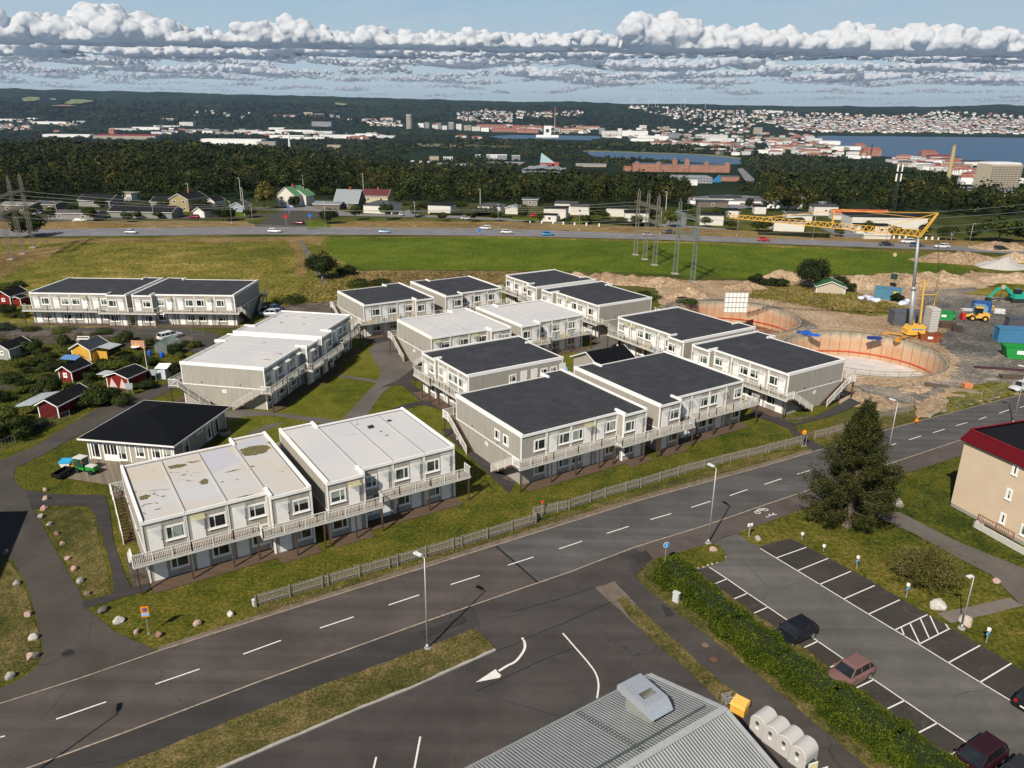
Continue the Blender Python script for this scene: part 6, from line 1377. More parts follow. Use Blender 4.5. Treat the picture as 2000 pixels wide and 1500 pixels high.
# roof fan unit
vu=thing('roof_fan_unit',e0+sl*.42+f*3.4,'silver boxy ventilation hood on the corrugated roof','ventilation unit');b0=e0+sl*.50+f*4.0;sn=Vector((sl.x,sl.y,0)).normalized();a0=b0-sn*1.35+Z*-.35
m2=MB();m2.box(a0+sn*.1-f*1.1*0,f*-1.15,sn*2.3,Z*1.35);m2.build('base',M((.33,.34,.30),.5,.3),vu)
GAL=M((.55,.58,.62),.35,.5,.05);hd=MB();h0=a0+Z*1.2+sn*-.45+f*.30;fw_=-f*1.75
pr=[(0,.0),(-.0,.35),(.22,.62),(2.6,.62),(2.95,.35),(3.2,.0)]
hd.v=[h0+sn*x+Z*y for x,y in pr]+[h0+fw_+sn*x+Z*y for x,y in pr];k=len(pr);hd.f=[tuple(range(k)),tuple(range(2*k-1,k-1,-1))]+[(i,k+i,k+(i+1)%k,(i+1)%k)for i in range(k)if i!=2]
# top face with opening
tA,tB,tC,tD=hd.v[2],hd.v[3],hd.v[k+3],hd.v[k+2]
def lerp2(s_,t_):return tA*(1-s_)*(1-t_)+tB*s_*(1-t_)+tC*s_*t_+tD*(1-s_)*t_
i0=len(hd.v);S_=[0,.55,.78,1];T_=[0,.2,.8,1]
for a in S_:
 for bb in T_:hd.v.append(lerp2(a,bb))
for a in range(3):
 for bb in range(3):
  if a==1 and bb==1:continue
  hd.f.append((i0+a*4+bb,i0+(a+1)*4+bb,i0+(a+1)*4+bb+1,i0+a*4+bb+1))
hood=hd.build('hood',GAL,vu);m2=MB();q4=[lerp2(.55,.2),lerp2(.78,.2),lerp2(.78,.8),lerp2(.55,.8)];dn=[q_-Z*.45 for q_ in q4];m2.v=q4+dn;m2.f=[(4,5,6,7),(0,1,5,4),(1,2,6,5),(2,3,7,6),(3,0,4,7)];m2.build('inner_duct',M((.30,.30,.27),.4,.5),hood)
# ---------- recycling domes, grit bin, trolley, panels
def igloo(u,v,lb):
 L=G(u,v);r=thing('recycling_container',L,lb,'recycling bin','pale grey round topped recycling containers');f=D2(radians(31));n=Vector((f.y,-f.x,0));m2=MB();N=12;w,d=1.25,1.5
 pr=[(-w/2,0),(-w/2,1.05)]+[(-w/2*cos(pi*k/N),1.05+w/2*1.0*sin(pi*k/N))for k in range(1,N)]+[(w/2,1.05),(w/2,0)]
 d1=D2(radians(-52));d2=Vector((-d1.y,d1.x,0));k=len(pr)
 m2.v=[L+d1*x+Z*y-d2*d/2 for x,y in pr]+[L+d1*x+Z*y+d2*d/2 for x,y in pr];m2.f=[tuple(range(k)),tuple(range(2*k-1,k-1,-1))]+[(i,k+i,k+(i+1)%k,(i+1)%k)for i in range(k)]
 o=m2.build('body',M((.50,.48,.46),.6,var=.08,scale=2),r);bv=o.modifiers.new('b','BEVEL');bv.width=.07;bv.segments=3;bv.limit_method='ANGLE';bv.angle_limit=radians(50)
 c_=L-d2*(d/2+.005)+Z*1.15;m3=MB();m3.tube(c_,c_-d2*.05,.21,n=20);m3.build('hatch_rim',M((.45,.45,.44),.4),r);m3=MB();m3.tube(c_-d2*.052,c_-d2*.06,.14,n=20);m3.build('hatch',M((.05,.06,.06),.4),r)
 m3=MB();m3.box(c_-Z*.55-d1*.12-d2*.004,d1*.24,Z*.2,-d2*.01);m3.build('sticker',WHITE,r)
igloo(1489,1428,'pale grey domed recycling container, farthest of the row behind the shop');igloo(1514,1448,'pale grey domed recycling container, second farthest of the row behind the shop');igloo(1540,1467,'pale grey domed recycling container, second nearest of the row behind the shop');igloo(1566,1488,'pale grey domed recycling container, nearest of the row behind the shop')
L=G(1443,1388,.05);r_=thing('grit_box',L,'yellow-orange grit box behind the gable end of the shop','grit box');f=D2(radians(-40));n=Vector((f.y,-f.x,0));YO=M((.75,.40,.07),.5);m2=MB();m2.box(L-f*.5-n*.45,f*1.05,n*.9,Z*.65);m2.build('body',YO,r_);m2=MB();m2.v=[L+f*-.56+n*-.5+Z*.65,L+f*.6-n*.5+Z*.65,L+f*.6+n*.5+Z*.65,L-f*.56+n*.5+Z*.65,L-f*.50-n*.42+Z*.95,L+f*.54-n*.42+Z*.95,L+f*.54+n*.42+Z*.80,L-f*.5+n*.42+Z*.80];m2.f=[(3,2,1,0),(4,5,6,7),(0,1,5,4),(1,2,6,5),(2,3,7,6),(3,0,4,7)];m2.build('lid',M((.80,.46,.10),.45),r_)
L=G(1422,1378,.05);r_=thing('shopping_trolley',L,'wire shopping trolley beside the yellow grit box','trolley');m2=MB();f=D2(.4);n=Vector((f.y,-f.x,0))
for k in range(7):m2.bar(L+f*(k*.13-.4)-n*.25+Z*.45,L+f*(k*.13-.4)-n*.25+Z*.95,.025);m2.bar(L+f*(k*.13-.4)+n*.25+Z*.45,L+f*(k*.13-.4)+n*.25+Z*.95,.025);m2.bar(L+f*(k*.13-.4)-n*.25+Z*.45,L+f*(k*.13-.4)+n*.25+Z*.45,.025)
for z_ in(.45,.7,.95):
 for s_ in(-.25,.25):m2.bar(L-f*.4+n*s_+Z*z_,L+f*.4+n*s_+Z*z_,.025)
m2.build('basket',M((.6,.6,.6),.3,.5),r_);m2=MB();m2.bar(L-f*.5-n*.25+Z*1.0,L-f*.5+n*.25+Z*1.0,.05);m2.bar(L-f*.4-n*.22+Z*.1,L-f*.45-n*.22+Z*1.0,.03);m2.bar(L-f*.4+n*.22+Z*.1,L-f*.45+n*.22+Z*1.0,.03);m2.build('handle',M((.6,.6,.6),.3,.5),r_)
for x in(-.4,.35):
 for y in(-.2,.2):m2=MB();m2.tube(L+f*x+n*y+Z*.07,L+f*x+n*(y+.03)+Z*.07,.07);m2.build('wheel',DARK,r_)
for k,(u,v)in enumerate([(1583,1520),(1602,1530)]):
 L=G(u,v);r_=thing('display_panel',L,['white framed panel with a yellow grid, left of two beside the domes','smaller white framed grid panel, right of two beside the domes'][k],'panel');f=D2(radians(20));n=Vector((f.y,-f.x,0));m2=MB();m2.box(L-f*.35+Z*.1,f*.7,Z*1.2,n*.05);m2.build('frame',WHITE,r_);m2=MB()
 for a in range(4):
  for bb in range(7):m2.box(L-f*.28+f*(a*.15)+Z*(.18+bb*.155)+n*.052,f*.12,Z*.12,n*.004)
 m2.build('grid',M((.55,.50,.15),.5),r_)
L=G(1574,1500);m2=MB();m2.cbox(L,.9,.8,.7,.5);o=m2.build('crate',M((.04,.055,.045),.6));tag(o,'dark green crate between the nearest dome and the grid panels','crate')
# ---------- cream apartment building with dark red parapet (right edge)
C0=Vector((48.1,73.9,0));fa=D2(radians(-70.5));fb=Vector((-fa.y,fa.x,0));WL,WR,HT=24.0,14.0,8.0
r_=thing('apartment_building',C0,'cream apartment building with a dark red roof edge at the right','apartment building');CREAM=M((.62,.49,.35),.9,var=.05,scale=.6,bump=.15)
m2=MB();m2.box(C0+Z*.45,fa*WL,fb*WR,Z*(HT-.45));m2.build('wall',CREAM,r_);m2=MB();m2.box(C0+fa*.02+fb*.04,fa*WL,fb*(WR-.04),Z*.45);m2.build('plinth',M((.30,.30,.28),.9),r_)
DR=M((.105,.004,.009),.75,var=.06,spec=.15);m2=MB();z0=HT;o=C0-fa*.35-fb*.35+Z*z0;A_,B_=fa*(WL+.7),fb*(WR+.7)
q0=[o,o+A_,o+A_+B_,o+B_];ins=.55;q1=[o+fa*ins+fb*ins,o+A_-fa*ins+fb*ins,o+A_+B_-fa*ins-fb*ins,o+B_+fa*ins-fb*ins];q1=[p+Z*1.2 for p in q1]
m2.v=q0+q1+[p-Z*.12 for p in q0];m2.f=[(0,1,5,4),(1,2,6,5),(2,3,7,6),(3,0,4,7),(8,9,1,0),(9,10,2,1),(10,11,3,2),(11,8,0,3)];m2.build('parapet',DR,r_)
m2=MB();m2.bar(q1[0]+Z*.03,q1[1]+Z*.03,.16,.08);m2.bar(q1[1]+Z*.03,q1[2]+Z*.03,.16,.08);m2.bar(q1[2]+Z*.03,q1[3]+Z*.03,.16,.08);m2.bar(q1[3]+Z*.03,q1[0]+Z*.03,.16,.08);m2.build('parapet_cap',M((.20,.01,.015),.5),r_)
m2=MB();m2.prism([(p.x,p.y)for p in q1],z0+.8,z0+.98);m2.build('roof',ROOFBLK,r_)
for t_ in(5.95,16.5):
 for z_ in(1.72,4.46,7.2):window(r_,C0+fa*t_+Z*z_,fa,-fb,.62,1.15,gl=GLASS_D)
for t_ in(8.7,13.0):
 for z_ in(1.62,4.3,6.7):window(r_,C0+fa*t_+Z*z_,fa,-fb,1.5,1.2)
L=C0+fa*4.2-fb*1.6;m2=MB();m2.box(L,fa*9,fb*.15,Z*.75);m2.box(L,fb*1.5,fa*.15,Z*.75);m2.build('entrance_wall',M((.52,.50,.46),.8),r_);m2=MB();railing(m2,L+Z*.75+fb*.5,L+fa*4+Z*.75+fb*.5,.2,.7,.04);m2.build('entrance_railing',M((.22,.09,.05),.6),r_)
# building just off the left edge, whose shadow falls over the lane
C1=G(57,998)-Vector((-tosun.x,-tosun.y,0))*(8.2/tosun.z);gx=(G(0,1000)-G(57,998)).normalized();r_=thing('brick_house',C1,'house standing off the left edge that shades the lane','house');m2=MB();m2.box(C1,gx*18,Vector((7.4,-18.6,0)),Z*8);m2.build('wall',CREAM,r_);m2=MB();m2.box(C1+Z*8,gx*18,Vector((7.4,-18.6,0)),Z*.2);m2.build('roof',ROOFBLK,r_)
# == BUILDING SITE
PITS=[((62.8,130.8),13.6),((46.3,156.0),13.6)]
PITD=4.6
def m_pitwall():
 m_,t,b=mat_base('pit_concrete');P=pos(t);s_=t.add('ShaderNodeSeparateXYZ');t.l.new(P,s_.inputs[0])
 n=t.noise(P,.35,6,.7,.8);st=t.noise(t.comb(t.math('MULTIPLY',s_.outputs[0],1.2),t.math('MULTIPLY',s_.outputs[1],1.2),t.math('MULTIPLY',s_.outputs[2],.12)),1.0,5,.7)
 top=t.mapr(s_.outputs[2],-1.6,0.2);f=t.math('ADD',t.math('MULTIPLY',top,.35),t.math('MULTIPLY',t.math('ADD',n,st),.42))
 c_=t.ramp(f,[(.30,(.46,.25,.13)),(.45,(.52,.33,.20)),(.60,(.50,.38,.27)),(.72,(.33,.30,.22)),(.9,(.14,.14,.10))])
 t.l.new(c_,b.inputs['Base Color']);b.inputs['Roughness'].default_value=.9;return m_
PW=m_pitwall();PFLOOR=M((.55,.52,.50),.8,var=.15,scale=.4,name='pit_floor');RSTR=M((.60,.06,.02),.6);RUST=M((.16,.06,.03),.9,var=.3,scale=3)
for(cx,cy),R_ in PITS:
 near=cy<140
 r_=thing('round_basin',(cx,cy,0),'nearer round concrete basin dug in the ground beside the end block' if near else 'farther round concrete basin partly behind the dark roofed block','basin','round concrete basins');N=72;c0=Vector((cx,cy,0))
 ring=lambda r,z_:[c0+Vector((r*cos(2*pi*k/N),r*sin(2*pi*k/N),z_))for k in range(N)]
 m2=MB();m2.v=ring(R_,-PITD)+ring(R_,.25)+ring(R_+.35,.25)+ring(R_+.35,-.5)
 for j in range(3):
  for k in range(N):m2.f.append((j*N+(k+1)%N,j*N+k,(j+1)*N+k,(j+1)*N+(k+1)%N))
 wl_=m2.build('wall',PW,r_)
 m2=MB()
 for k in range(44):a=2*pi*k/44;d=D2(a);t_=Vector((-d.y,d.x,0));m2.box(c0+d*(R_-.03)-t_*.04-Z*PITD,t_*.08,d*.03,Z*(PITD+.2))
 m2.build('wall_seams',M((.20,.12,.07),.9),wl_)
 m2=MB();m2.v=ring(R_+.1,-PITD+.02);m2.f=[tuple(range(N))];m2.build('floor',PFLOOR if near else RUST,r_)
 m2=MB()
 for k in range(N):a0,a1=2*pi*k/N,2*pi*(k+1)/N;m2.bar(c0+D2(a0)*(R_-.12)-Z*(PITD-1.0),c0+D2(a1)*(R_-.12)-Z*(PITD-1.0),.12,.16)
 m2.build('red_strip',RSTR,r_)
 m2=MB()
 for k in range(40):
  a0,a1=2*pi*k/40,2*pi*(k+1)/40
  p0,p1=c0+D2(a0)*(R_+.5),c0+D2(a1)*(R_+.5);m2.bar(p0+Z*.2,p0+Z*1.2,.07);m2.bar(p0+Z*1.15,p1+Z*1.15,.05,.10);m2.bar(p0+Z*.7,p1+Z*.7,.04,.08)
 m2.build('edge_railing',M((.34,.27,.20),.85,var=.3,scale=2),r_)
 if near:
  m2=MB();m2.tube(c0+Vector((-1,-.5,-PITD+.03)),c0+Vector((-1,-.5,-PITD+.06)),1.3,n=20);m2.build('sump',M((.20,.16,.12),.9),r_)
  # ---------- crane
YEL=M((.74,.42,.07),.45,name='crane_yellow');GRP=M((.36,.38,.39),.5,.3,name='crane_grey')
B0=G(1775,660);r_=thing('tower_crane',B0,'yellow and grey self-erecting tower crane beside the round basins','crane');at_=lambda u,v,y:CAM+ray(u,v)*(y/ray(u,v).y);mt=at_(1794,462,B0.y)
m2=MB();m2.tube(B0+Z*1.8,B0+(mt-B0)*.5,.44,.38,10);m2.tube(B0+(mt-B0)*.5,mt,.29,.24,10);m2.tube(B0+(mt-B0)*.5-Z*.3,B0+(mt-B0)*.5+Z*.3,.5,.5,10);m2.build('mast',GRP,r_,True)
dj=Vector((-1,.09,0)).normalized();tip=at_(1424,425,B0.y+3.2);root_=mt+Vector((.3,0,.0));dn_=(tip-root_);nj=Vector((-dn_.y,dn_.x,0)).normalized()
def lattice(a,b_,w,h,n_,taper=.5,t_=.10,root=None,name='jib',mat=YEL):
 m3=MB();d=b_-a;s_=Vector((-d.y,d.x,0)).normalized()
 pts=[]
 for i in range(n_+1):
  k=1-(1-taper)*i/n_;c_=a+d*i/n_;pts.append((c_-s_*w*k/2,c_+s_*w*k/2,c_+Z*h*k))
 for i in range(n_):
  for j in range(3):m3.bar(pts[i][j],pts[i+1][j],t_)
  m3.bar(pts[i][0],pts[i+1][1],t_*.6)
  mid=(pts[i][2]+pts[i+1][2])/2
  for j in(0,1):m3.bar(pts[i][j],mid,t_*.7);m3.bar(pts[i+1][j],mid,t_*.7)
 return m3.build(name,mat,root)
lattice(root_,tip,1.0,1.15,30,.55,.085,r_,'jib')
apex=at_(1832,416,B0.y+.3);k1=root_+dn_*.46;k1t=k1+Z*3.1
m2=MB();m2.bar(mt+Vector((.2,-.4,0)),apex+Vector((0,-.2,0)),.15);m2.bar(mt+Vector((.2,.4,0)),apex+Vector((0,.2,0)),.15);m2.bar(mt+Vector((1.4,-.3,1)),mt+Vector((1.4,.3,1)),.12);m2.build('top_strut',YEL,r_)
m2=MB();m2.bar(apex,k1t,.09);m2.bar(k1t,root_+dn_*.83+Z*.6,.10);m2.bar(apex-Vector((1.2,0,1.1)),k1t+Vector((1.2,0,.3)),.07);m2.bar(apex,root_+dn_*.19+Z*1.0,.10);m2.build('tie_rods',YEL,r_)
m2=MB();m2.bar(k1+Z*.4-nj*.4,k1t,.14);m2.bar(k1+Z*.4+nj*.4,k1t,.14);m2.bar(k1+Z*1.5,k1t+dj*-.0,.1);m2.build('jib_strut',YEL,r_)
m2=MB();
for a,b_ in((apex,B0+Vector((3.4,0,12.0))),(B0+Vector((3.4,0,12.0)),B0+Vector((3.6,0,6.0)))):m2.bar(a+Vector((0,-.25,0)),b_+Vector((0,-.25,0)),.05);m2.bar(a+Vector((0,.25,0)),b_+Vector((0,.25,0)),.05)
m2.build('hoist_rope',DARK,r_)
m2=MB();m2.bar(B0+Vector((.8,0,11.5)),B0+Vector((1.6,0,3)),.28);m2.bar(B0+Vector((.7,0,8.5)),B0+Vector((3.6,0,8.6)),.12);m2.bar(B0+Vector((3.7,0,9.2)),B0+Vector((3.5,0,5)),.16);m2.bar(B0+Vector((-.7,0,6.5)),B0+Vector((.6,0,2.2)),.22);m2.build('erection_frame',YEL,r_)
m2=MB();m2.cbox(B0+Vector((3.6,0,1.5)),1.6,2.6,4.6);cw=m2.build('counterweight',M((.50,.49,.45),.85),r_);m2=MB();[m2.cbox(B0+Vector((3.6,0,1.6+k*.5)),1.64,2.64,.05)for k in range(9)];m2.build('counterweight_joints',M((.15,.14,.13),.9),cw)
m2=MB();m2.cbox(B0+Vector((.6,0,.9)),3.4,2.4,1.0);m2.v+=[];m2.box(B0+Vector((-1.2,-1.1,1.0)),(3.0,0,0),(0,2.2,0),(.6,0,1.6));m2.build('turntable',YEL,r_);m2=MB();m2.box(B0+Vector((-.7,-1.16,1.2)),(2.2,0,0),(0,.05,0),(.4,0,.9));m2.build('blue_panel',M((.05,.25,.5),.4),r_)
m2=MB();m2.bar(B0+Vector((-3.4,-2.4,.45)),B0+Vector((3.8,2.4,.45)),.5,.35);m2.bar(B0+Vector((-3.4,2.4,.45)),B0+Vector((3.8,-2.4,.45)),.5,.35);[m2.cbox(B0+Vector((x,y,0)),1.0,1.0,.3)for x in(-3.5,3.9)for y in(-2.5,2.5)];m2.build('outriggers',M((.55,.26,.03),.6),r_)
# ---------- containers, skips, machines
def m_corr(col,ang):return m_rib('container_sheet',col,ang,.28,.5,.1,.78)
def container(u,v,ang,w,d,h,col,lb,g='shipping containers on the building site'):
 L=G(u,v);f=D2(ang);n=Vector((f.y,-f.x,0));r=thing('container',L,lb,'container',g);m2=MB();m2.box(L+Z*.1,f*w,-n*d,Z*h);m2.build('body',m_corr(col,ang+pi/2),r)
 m2=MB()
 for a in(L,L+f*w,L+f*w-n*d,L-n*d):m2.cbox(a+Z*.05,.16,.16,h+.1,ang)
 for z_ in(.05,h+.02):m2.bar(L+Z*z_,L+f*w+Z*z_,.14);m2.bar(L-n*d+Z*z_,L-n*d+f*w+Z*z_,.14);m2.bar(L+Z*z_,L-n*d+Z*z_,.14);m2.bar(L+f*w+Z*z_,L+f*w-n*d+Z*z_,.14)
 m2.build('frame',M(tuple(c_*.8 for c_ in col),.5),r);m2=MB();[m2.bar(L+f*(w+.04)-n*(d*k)+Z*.3,L+f*(w+.04)-n*(d*k)+Z*(h-.2),.06)for k in(.25,.45,.55,.75)];m2.build('door_bars',STEEL,r);return r,L,f,n
cb,L,f,n=container(1706,583,radians(-28),5.6,2.6,2.6,(.10,.26,.38),'light blue container with a yellow plate beside the heap of white bags');m2=MB();m2.box(L+f*4.0+Z*1.5+n*.03,f*1.0,Z*.6,n*.03);m2.build('plate',SYEL,cb)
L=G(1742,566);m2=MB();m2.tube(L+Z*2.7,L+Z*3.9,.75,.75,16);o=m2.build('tank',M((.02,.06,.05),.5));tag(o,'dark round tank standing on the light blue container','tank')
container(1948,668,radians(-12),9.0,2.6,2.6,(.07,.24,.42),'long blue corrugated container at the right edge of the yard')
container(1968,645,radians(-14),7.0,2.4,2.4,(.10,.10,.12),'dark container behind the long blue one at the right edge')
container(1902,610,radians(-15),3.2,2.2,2.2,(.03,.12,.40),'deep blue container behind the yellow loader');container(1925,622,radians(70),3.2,2.0,2.3,(.22,.38,.50),'pale blue container box right of the yellow loader')
container(1744,636,radians(-5),6.6,3.0,2.8,(.12,.13,.15),'dark open workshop container left behind the crane foot')
def skip(u,v,ang,s,col,lb):
 L=G(u,v);f=D2(ang);n=Vector((f.y,-f.x,0));r=thing('skip',L,lb,'skip','skips on the building site');m2=MB();w,d,h=3.6*s,1.9*s,1.4*s
 q0=[L+f*.4*s,L+f*(w-.4*s),L+f*(w-.4*s)-n*d,L+f*.4*s-n*d];q1=[L+Z*h,L+f*w+Z*h,L+f*w-n*d+Z*h,L-n*d+Z*h];m2.v=q0+q1;m2.f=[(0,1,5,4),(1,2,6,5),(2,3,7,6),(3,0,4,7),(3,2,1,0)]
 o=m2.build('body',M(col,.5,var=.12,scale=2),r);so_=o.modifiers.new('s','SOLIDIFY');so_.thickness=.07;m2=MB()
 for a,b_ in zip(q1,q1[1:]+q1[:1]):m2.bar(a,b_,.12)
 m2.build('rim',M(tuple(c_*.8 for c_ in col),.5),r);m2=MB();m2.box(L+f*w*.35+n*.06+Z*h*.45,f*w*.22,Z*h*.3,n*.03-f*0);m2.build('plate',WHITE,r)
skip(1822,624,radians(-18),1.15,(.02,.24,.06),'green skip right of the crane foot');skip(1787,648,radians(-60),.8,(.03,.28,.08),'small green skip directly behind the crane counterweight')
skip(1960,700,radians(-14),1.5,(.02,.26,.05),'long green skip with a white plate below the blue container');skip(1795,668,radians(-10),1.1,(.24,.07,.03),'rusty red skip at the foot of the crane')
# yellow wheel loader
L=G(1905,626);r_=thing('wheel_loader',L,'yellow wheel loader with a red bucket attachment','loader',None);f=D2(radians(165));n=Vector((f.y,-f.x,0));m2=MB();m2.box(L-f*2.3-n*.8+Z*.7,f*2.2,n*1.6,Z*1.0);m2.box(L-f*.1-n*.7+Z*.6,f*1.5,n*1.4,Z*.5);m2.build('body',YEL,r_)
m2=MB();m2.box(L-f*.9-n*.65+Z*1.6,f*1.3,n*1.3,Z*1.2);m2.build('cab',CGLASS,r_);m2=MB();m2.box(L-f*1.0-n*.75+Z*2.8,f*1.5,n*1.5,Z*.12);m2.build('cab_roof',YEL,r_)
for x in(-1.5,.9):
 for y in(-1.0,.6):m2=MB();m2.tube(L+f*x+n*y+Z*.65,L+f*x+n*(y+.4)+Z*.65,.65,n=18);w_=m2.build('wheel',TYRE,r_);m2=MB();m2.tube(L+f*x+n*(y-.02)+Z*.65,L+f*x+n*(y+.42)+Z*.65,.3,n=12);m2.build('rim',YEL,w_)
m2=MB();m2.bar(L+f*.6+Z*1.3-n*.4,L+f*2.4+Z*.8-n*.4,.25);m2.bar(L+f*.6+Z*1.3+n*.4,L+f*2.4+Z*.8+n*.4,.25);m2.build('arm',YEL,r_);m2=MB();m2.box(L+f*2.2-n*1.0+Z*.2,f*.6,n*2,Z*1.2);m2.build('bucket',M((.55,.03,.02),.5),r_)
# turquoise digger
L=G(1985,590);r_=thing('excavator',L,'turquoise excavator with a bent boom at the right edge','excavator');TQ=M((.02,.36,.26),.4);m2=MB();m2.box(L+Vector((-1.5,-1.3,1.0)),(3.4,0,0),(0,2.6,0),(0,0,1.1));m2.build('house',TQ,r_);m2=MB();m2.box(L+Vector((-1.4,-1.25,2.1)),(1.4,0,0),(0,1.2,0),(0,0,1.1));m2.build('cab',CGLASS,r_)
for y in(-1.4,.8):m2=MB();m2.box(L+Vector((-1.9,y,.05)),(3.8,0,0),(0,.6,0),(0,0,.85));m2.build('track',DARK,r_)
m2=MB();m2.bar(L+Vector((-1.3,0,1.8)),L+Vector((-3.3,0,3.5)),.5,.6);m2.bar(L+Vector((-3.3,0,3.5)),L+Vector((-5.2,0,3.0)),.45,.5);m2.build('boom',TQ,r_);m2=MB();m2.bar(L+Vector((-5.0,0,3.1)),L+Vector((-6.6,0,1.0)),.35,.4);m2.build('arm',TQ,r_);m2=MB();m2.cbox(L+Vector((-6.7,0,.2)),.9,1.1,.8);m2.build('bucket',DARK,r_)
# small coloured machines and stacks
for u,v,s_,c_,lb,cat in[(1925,604,(3.0,1.6,1.0),(.65,.36,.02),'yellow machine frame lying behind the blue container','machine part'),(1890,607,(2.4,1.2,.5),(.55,.56,.56),'pale flat trailer bed left of the red bucket','trailer'),(1952,612,(2.2,1.2,1.0),(.60,.60,.60),'white board among the machines in the yard','board'),(1850,640,(3.4,1.6,1.3),(.10,.065,.045),'stack of brown formwork timber right of the green skip','timber stack'),(1870,648,(2.0,1.4,1.2),(.06,.045,.04),'darker timber stack beside the brown formwork','timber stack'),(1985,740,(5,1.2,.6),(.10,.07,.05),'rusty steel rack on the gravel near the site fence','steel rack'),(1960,722,(9,.9,.25),(.07,.03,.03),'long dark rusty beam lying on the gravel','steel beam'),(1830,756,(3.4,1.2,.4),(.12,.09,.07),'dark pile of old planks near the site fence','plank pile'),(1876,763,(6.2,1.1,.2),(.28,.22,.16),'long pale plank stack lying by the site fence','plank pile'),(1858,773,(4.0,.8,.25),(.36,.25,.15),'tan planks lying in the rough grass','plank pile'),(1937,742,(2.2,1.0,.15),(.33,.28,.24),'small pale pallet board on the gravel','pallet'),(1890,757,(1.4,1.2,.7),(.62,.22,.10),'orange plastic barrier heap in the grass','barrier'),(1570,652,(2.6,1.4,.5),(.02,.10,.50),'blue tarpaulin roll between the two basins','tarpaulin'),(1590,656,(2.2,1.0,.35),(.03,.12,.55),'second blue tarpaulin between the basins','tarpaulin'),(1708,662,(2.6,1.2,.4),(.02,.04,.22),'dark blue sheet at the far rim of the nearer basin','tarpaulin'),(1735,768,(4.6,.3,.18),(.30,.24,.18),'long thin board by the nearer basin','board'),(1760,765,(4.2,1.2,.25),(.22,.19,.15),'grey boards dumped beside the nearer basin','board')]:
 L=G(u,v);m2=MB();a=random.uniform(-.5,.1);f=D2(a);n=Vector((f.y,-f.x,0));n_=3 if s_[2]>.3 else 2
 for i in range(n_):
  for j in range(3):m2.box(L-f*s_[0]/2+n*(s_[1]*(j/3-.5))+Z*(s_[2]*i/n_)+f*random.uniform(-.1,.1),f*s_[0]*random.uniform(.85,1),n*s_[1]*.29,Z*s_[2]/n_*.9)
 tag(m2.build(cat.replace(' ','_'),M(c_,.8,var=.25,scale=2)),lb,cat)
L=G(1436,612);r_=thing('formwork_wall',L,'white square formwork panel with a dark grid behind the farther basin','formwork');m2=MB();m2.box(L+Vector((-2.6,0,.2)),(5.0,0,0),(0,.2,0),(0,0,4.4));m2.build('panel',WHITE,r_);m2=MB();[m2.box(L+Vector((-2.6,-.08,.2+k*1.1)),(5,0,0),(0,.07,0),(0,0,.07))for k in range(5)];[m2.box(L+Vector((-2.6+k*.83,-.07,.2)),(.07,0,0),(0,.06,0),(0,0,4.4))for k in range(7)];m2.build('ribs',M((.28,.27,.26),.6),r_)
# small green roofed house by the site
O=G(1623,588);
sh,O,f,n=shed(1593,572,6.6,5.6,1.6,1.3,radians(-14),M((.48,.42,.33),.85),m_rib('green_tiles',(.045,.15,.05),0,.3,.6,.05),'small cream house with a bright green roof in the dry grass by the site','small house',False,None,name='small_house')
# site floodlight / road sign posts in the field
for u,v,h,lb in[(1736,543,6.2,'thin leaning pole with a round lamp in front of the crop field'),(1948,594,4.0,'thin lamp pole between the digger and the loader')]:
 L=G(u,v);r_=thing('site_lamp',L,lb,'lamp',None);m2=MB();m2.tube(L,L+Vector((.5,0,h)),.07);m2.build('pole',BROWNWOOD,r_);m2=MB();m2.tube(L+Vector((.5,-.1,h)),L+Vector((.5,.1,h)),.5,n=14);m2.build('lamp_head',M((.5,.4,.25),.6),r_)
 # ---------- earth heaps
from mathutils import noise as mnoise
def heap(name,u,v,rx,ry,h,ang,mat,lb,cat,seed=0):
 L=G(u,v);N,K=36,10;V=[];Fq=[]
 for i in range(K+1):
  r=i/K
  for k in range(N):
   a=2*pi*k/N;e=1+.22*mnoise.noise(Vector((cos(a)*1.5,sin(a)*1.5,seed)));x,y=r*cos(a)*rx*e,r*sin(a)*ry*e
   z_=h*(1-r**1.6)**1.0*(1+.5*mnoise.noise(Vector((x*.35,y*.35,seed))))+.35*h*mnoise.noise(Vector((x*.9,y*.9,seed+3)))*(1-r);V.append((x*cos(ang)-y*sin(ang),x*sin(ang)+y*cos(ang),max(0,z_)if r<1 else-.05))
 for i in range(K):
  for k in range(N):Fq.append((i*N+k,i*N+(k+1)%N,(i+1)*N+(k+1)%N,(i+1)*N+k))
 m2=MB();m2.v=[L+Vector(p)for p in V];m2.f=[tuple(reversed(q_))for q_ in Fq];o=m2.build(name,mat,None,True)
 return tag(o,lb,cat,'earth heaps around the building site')
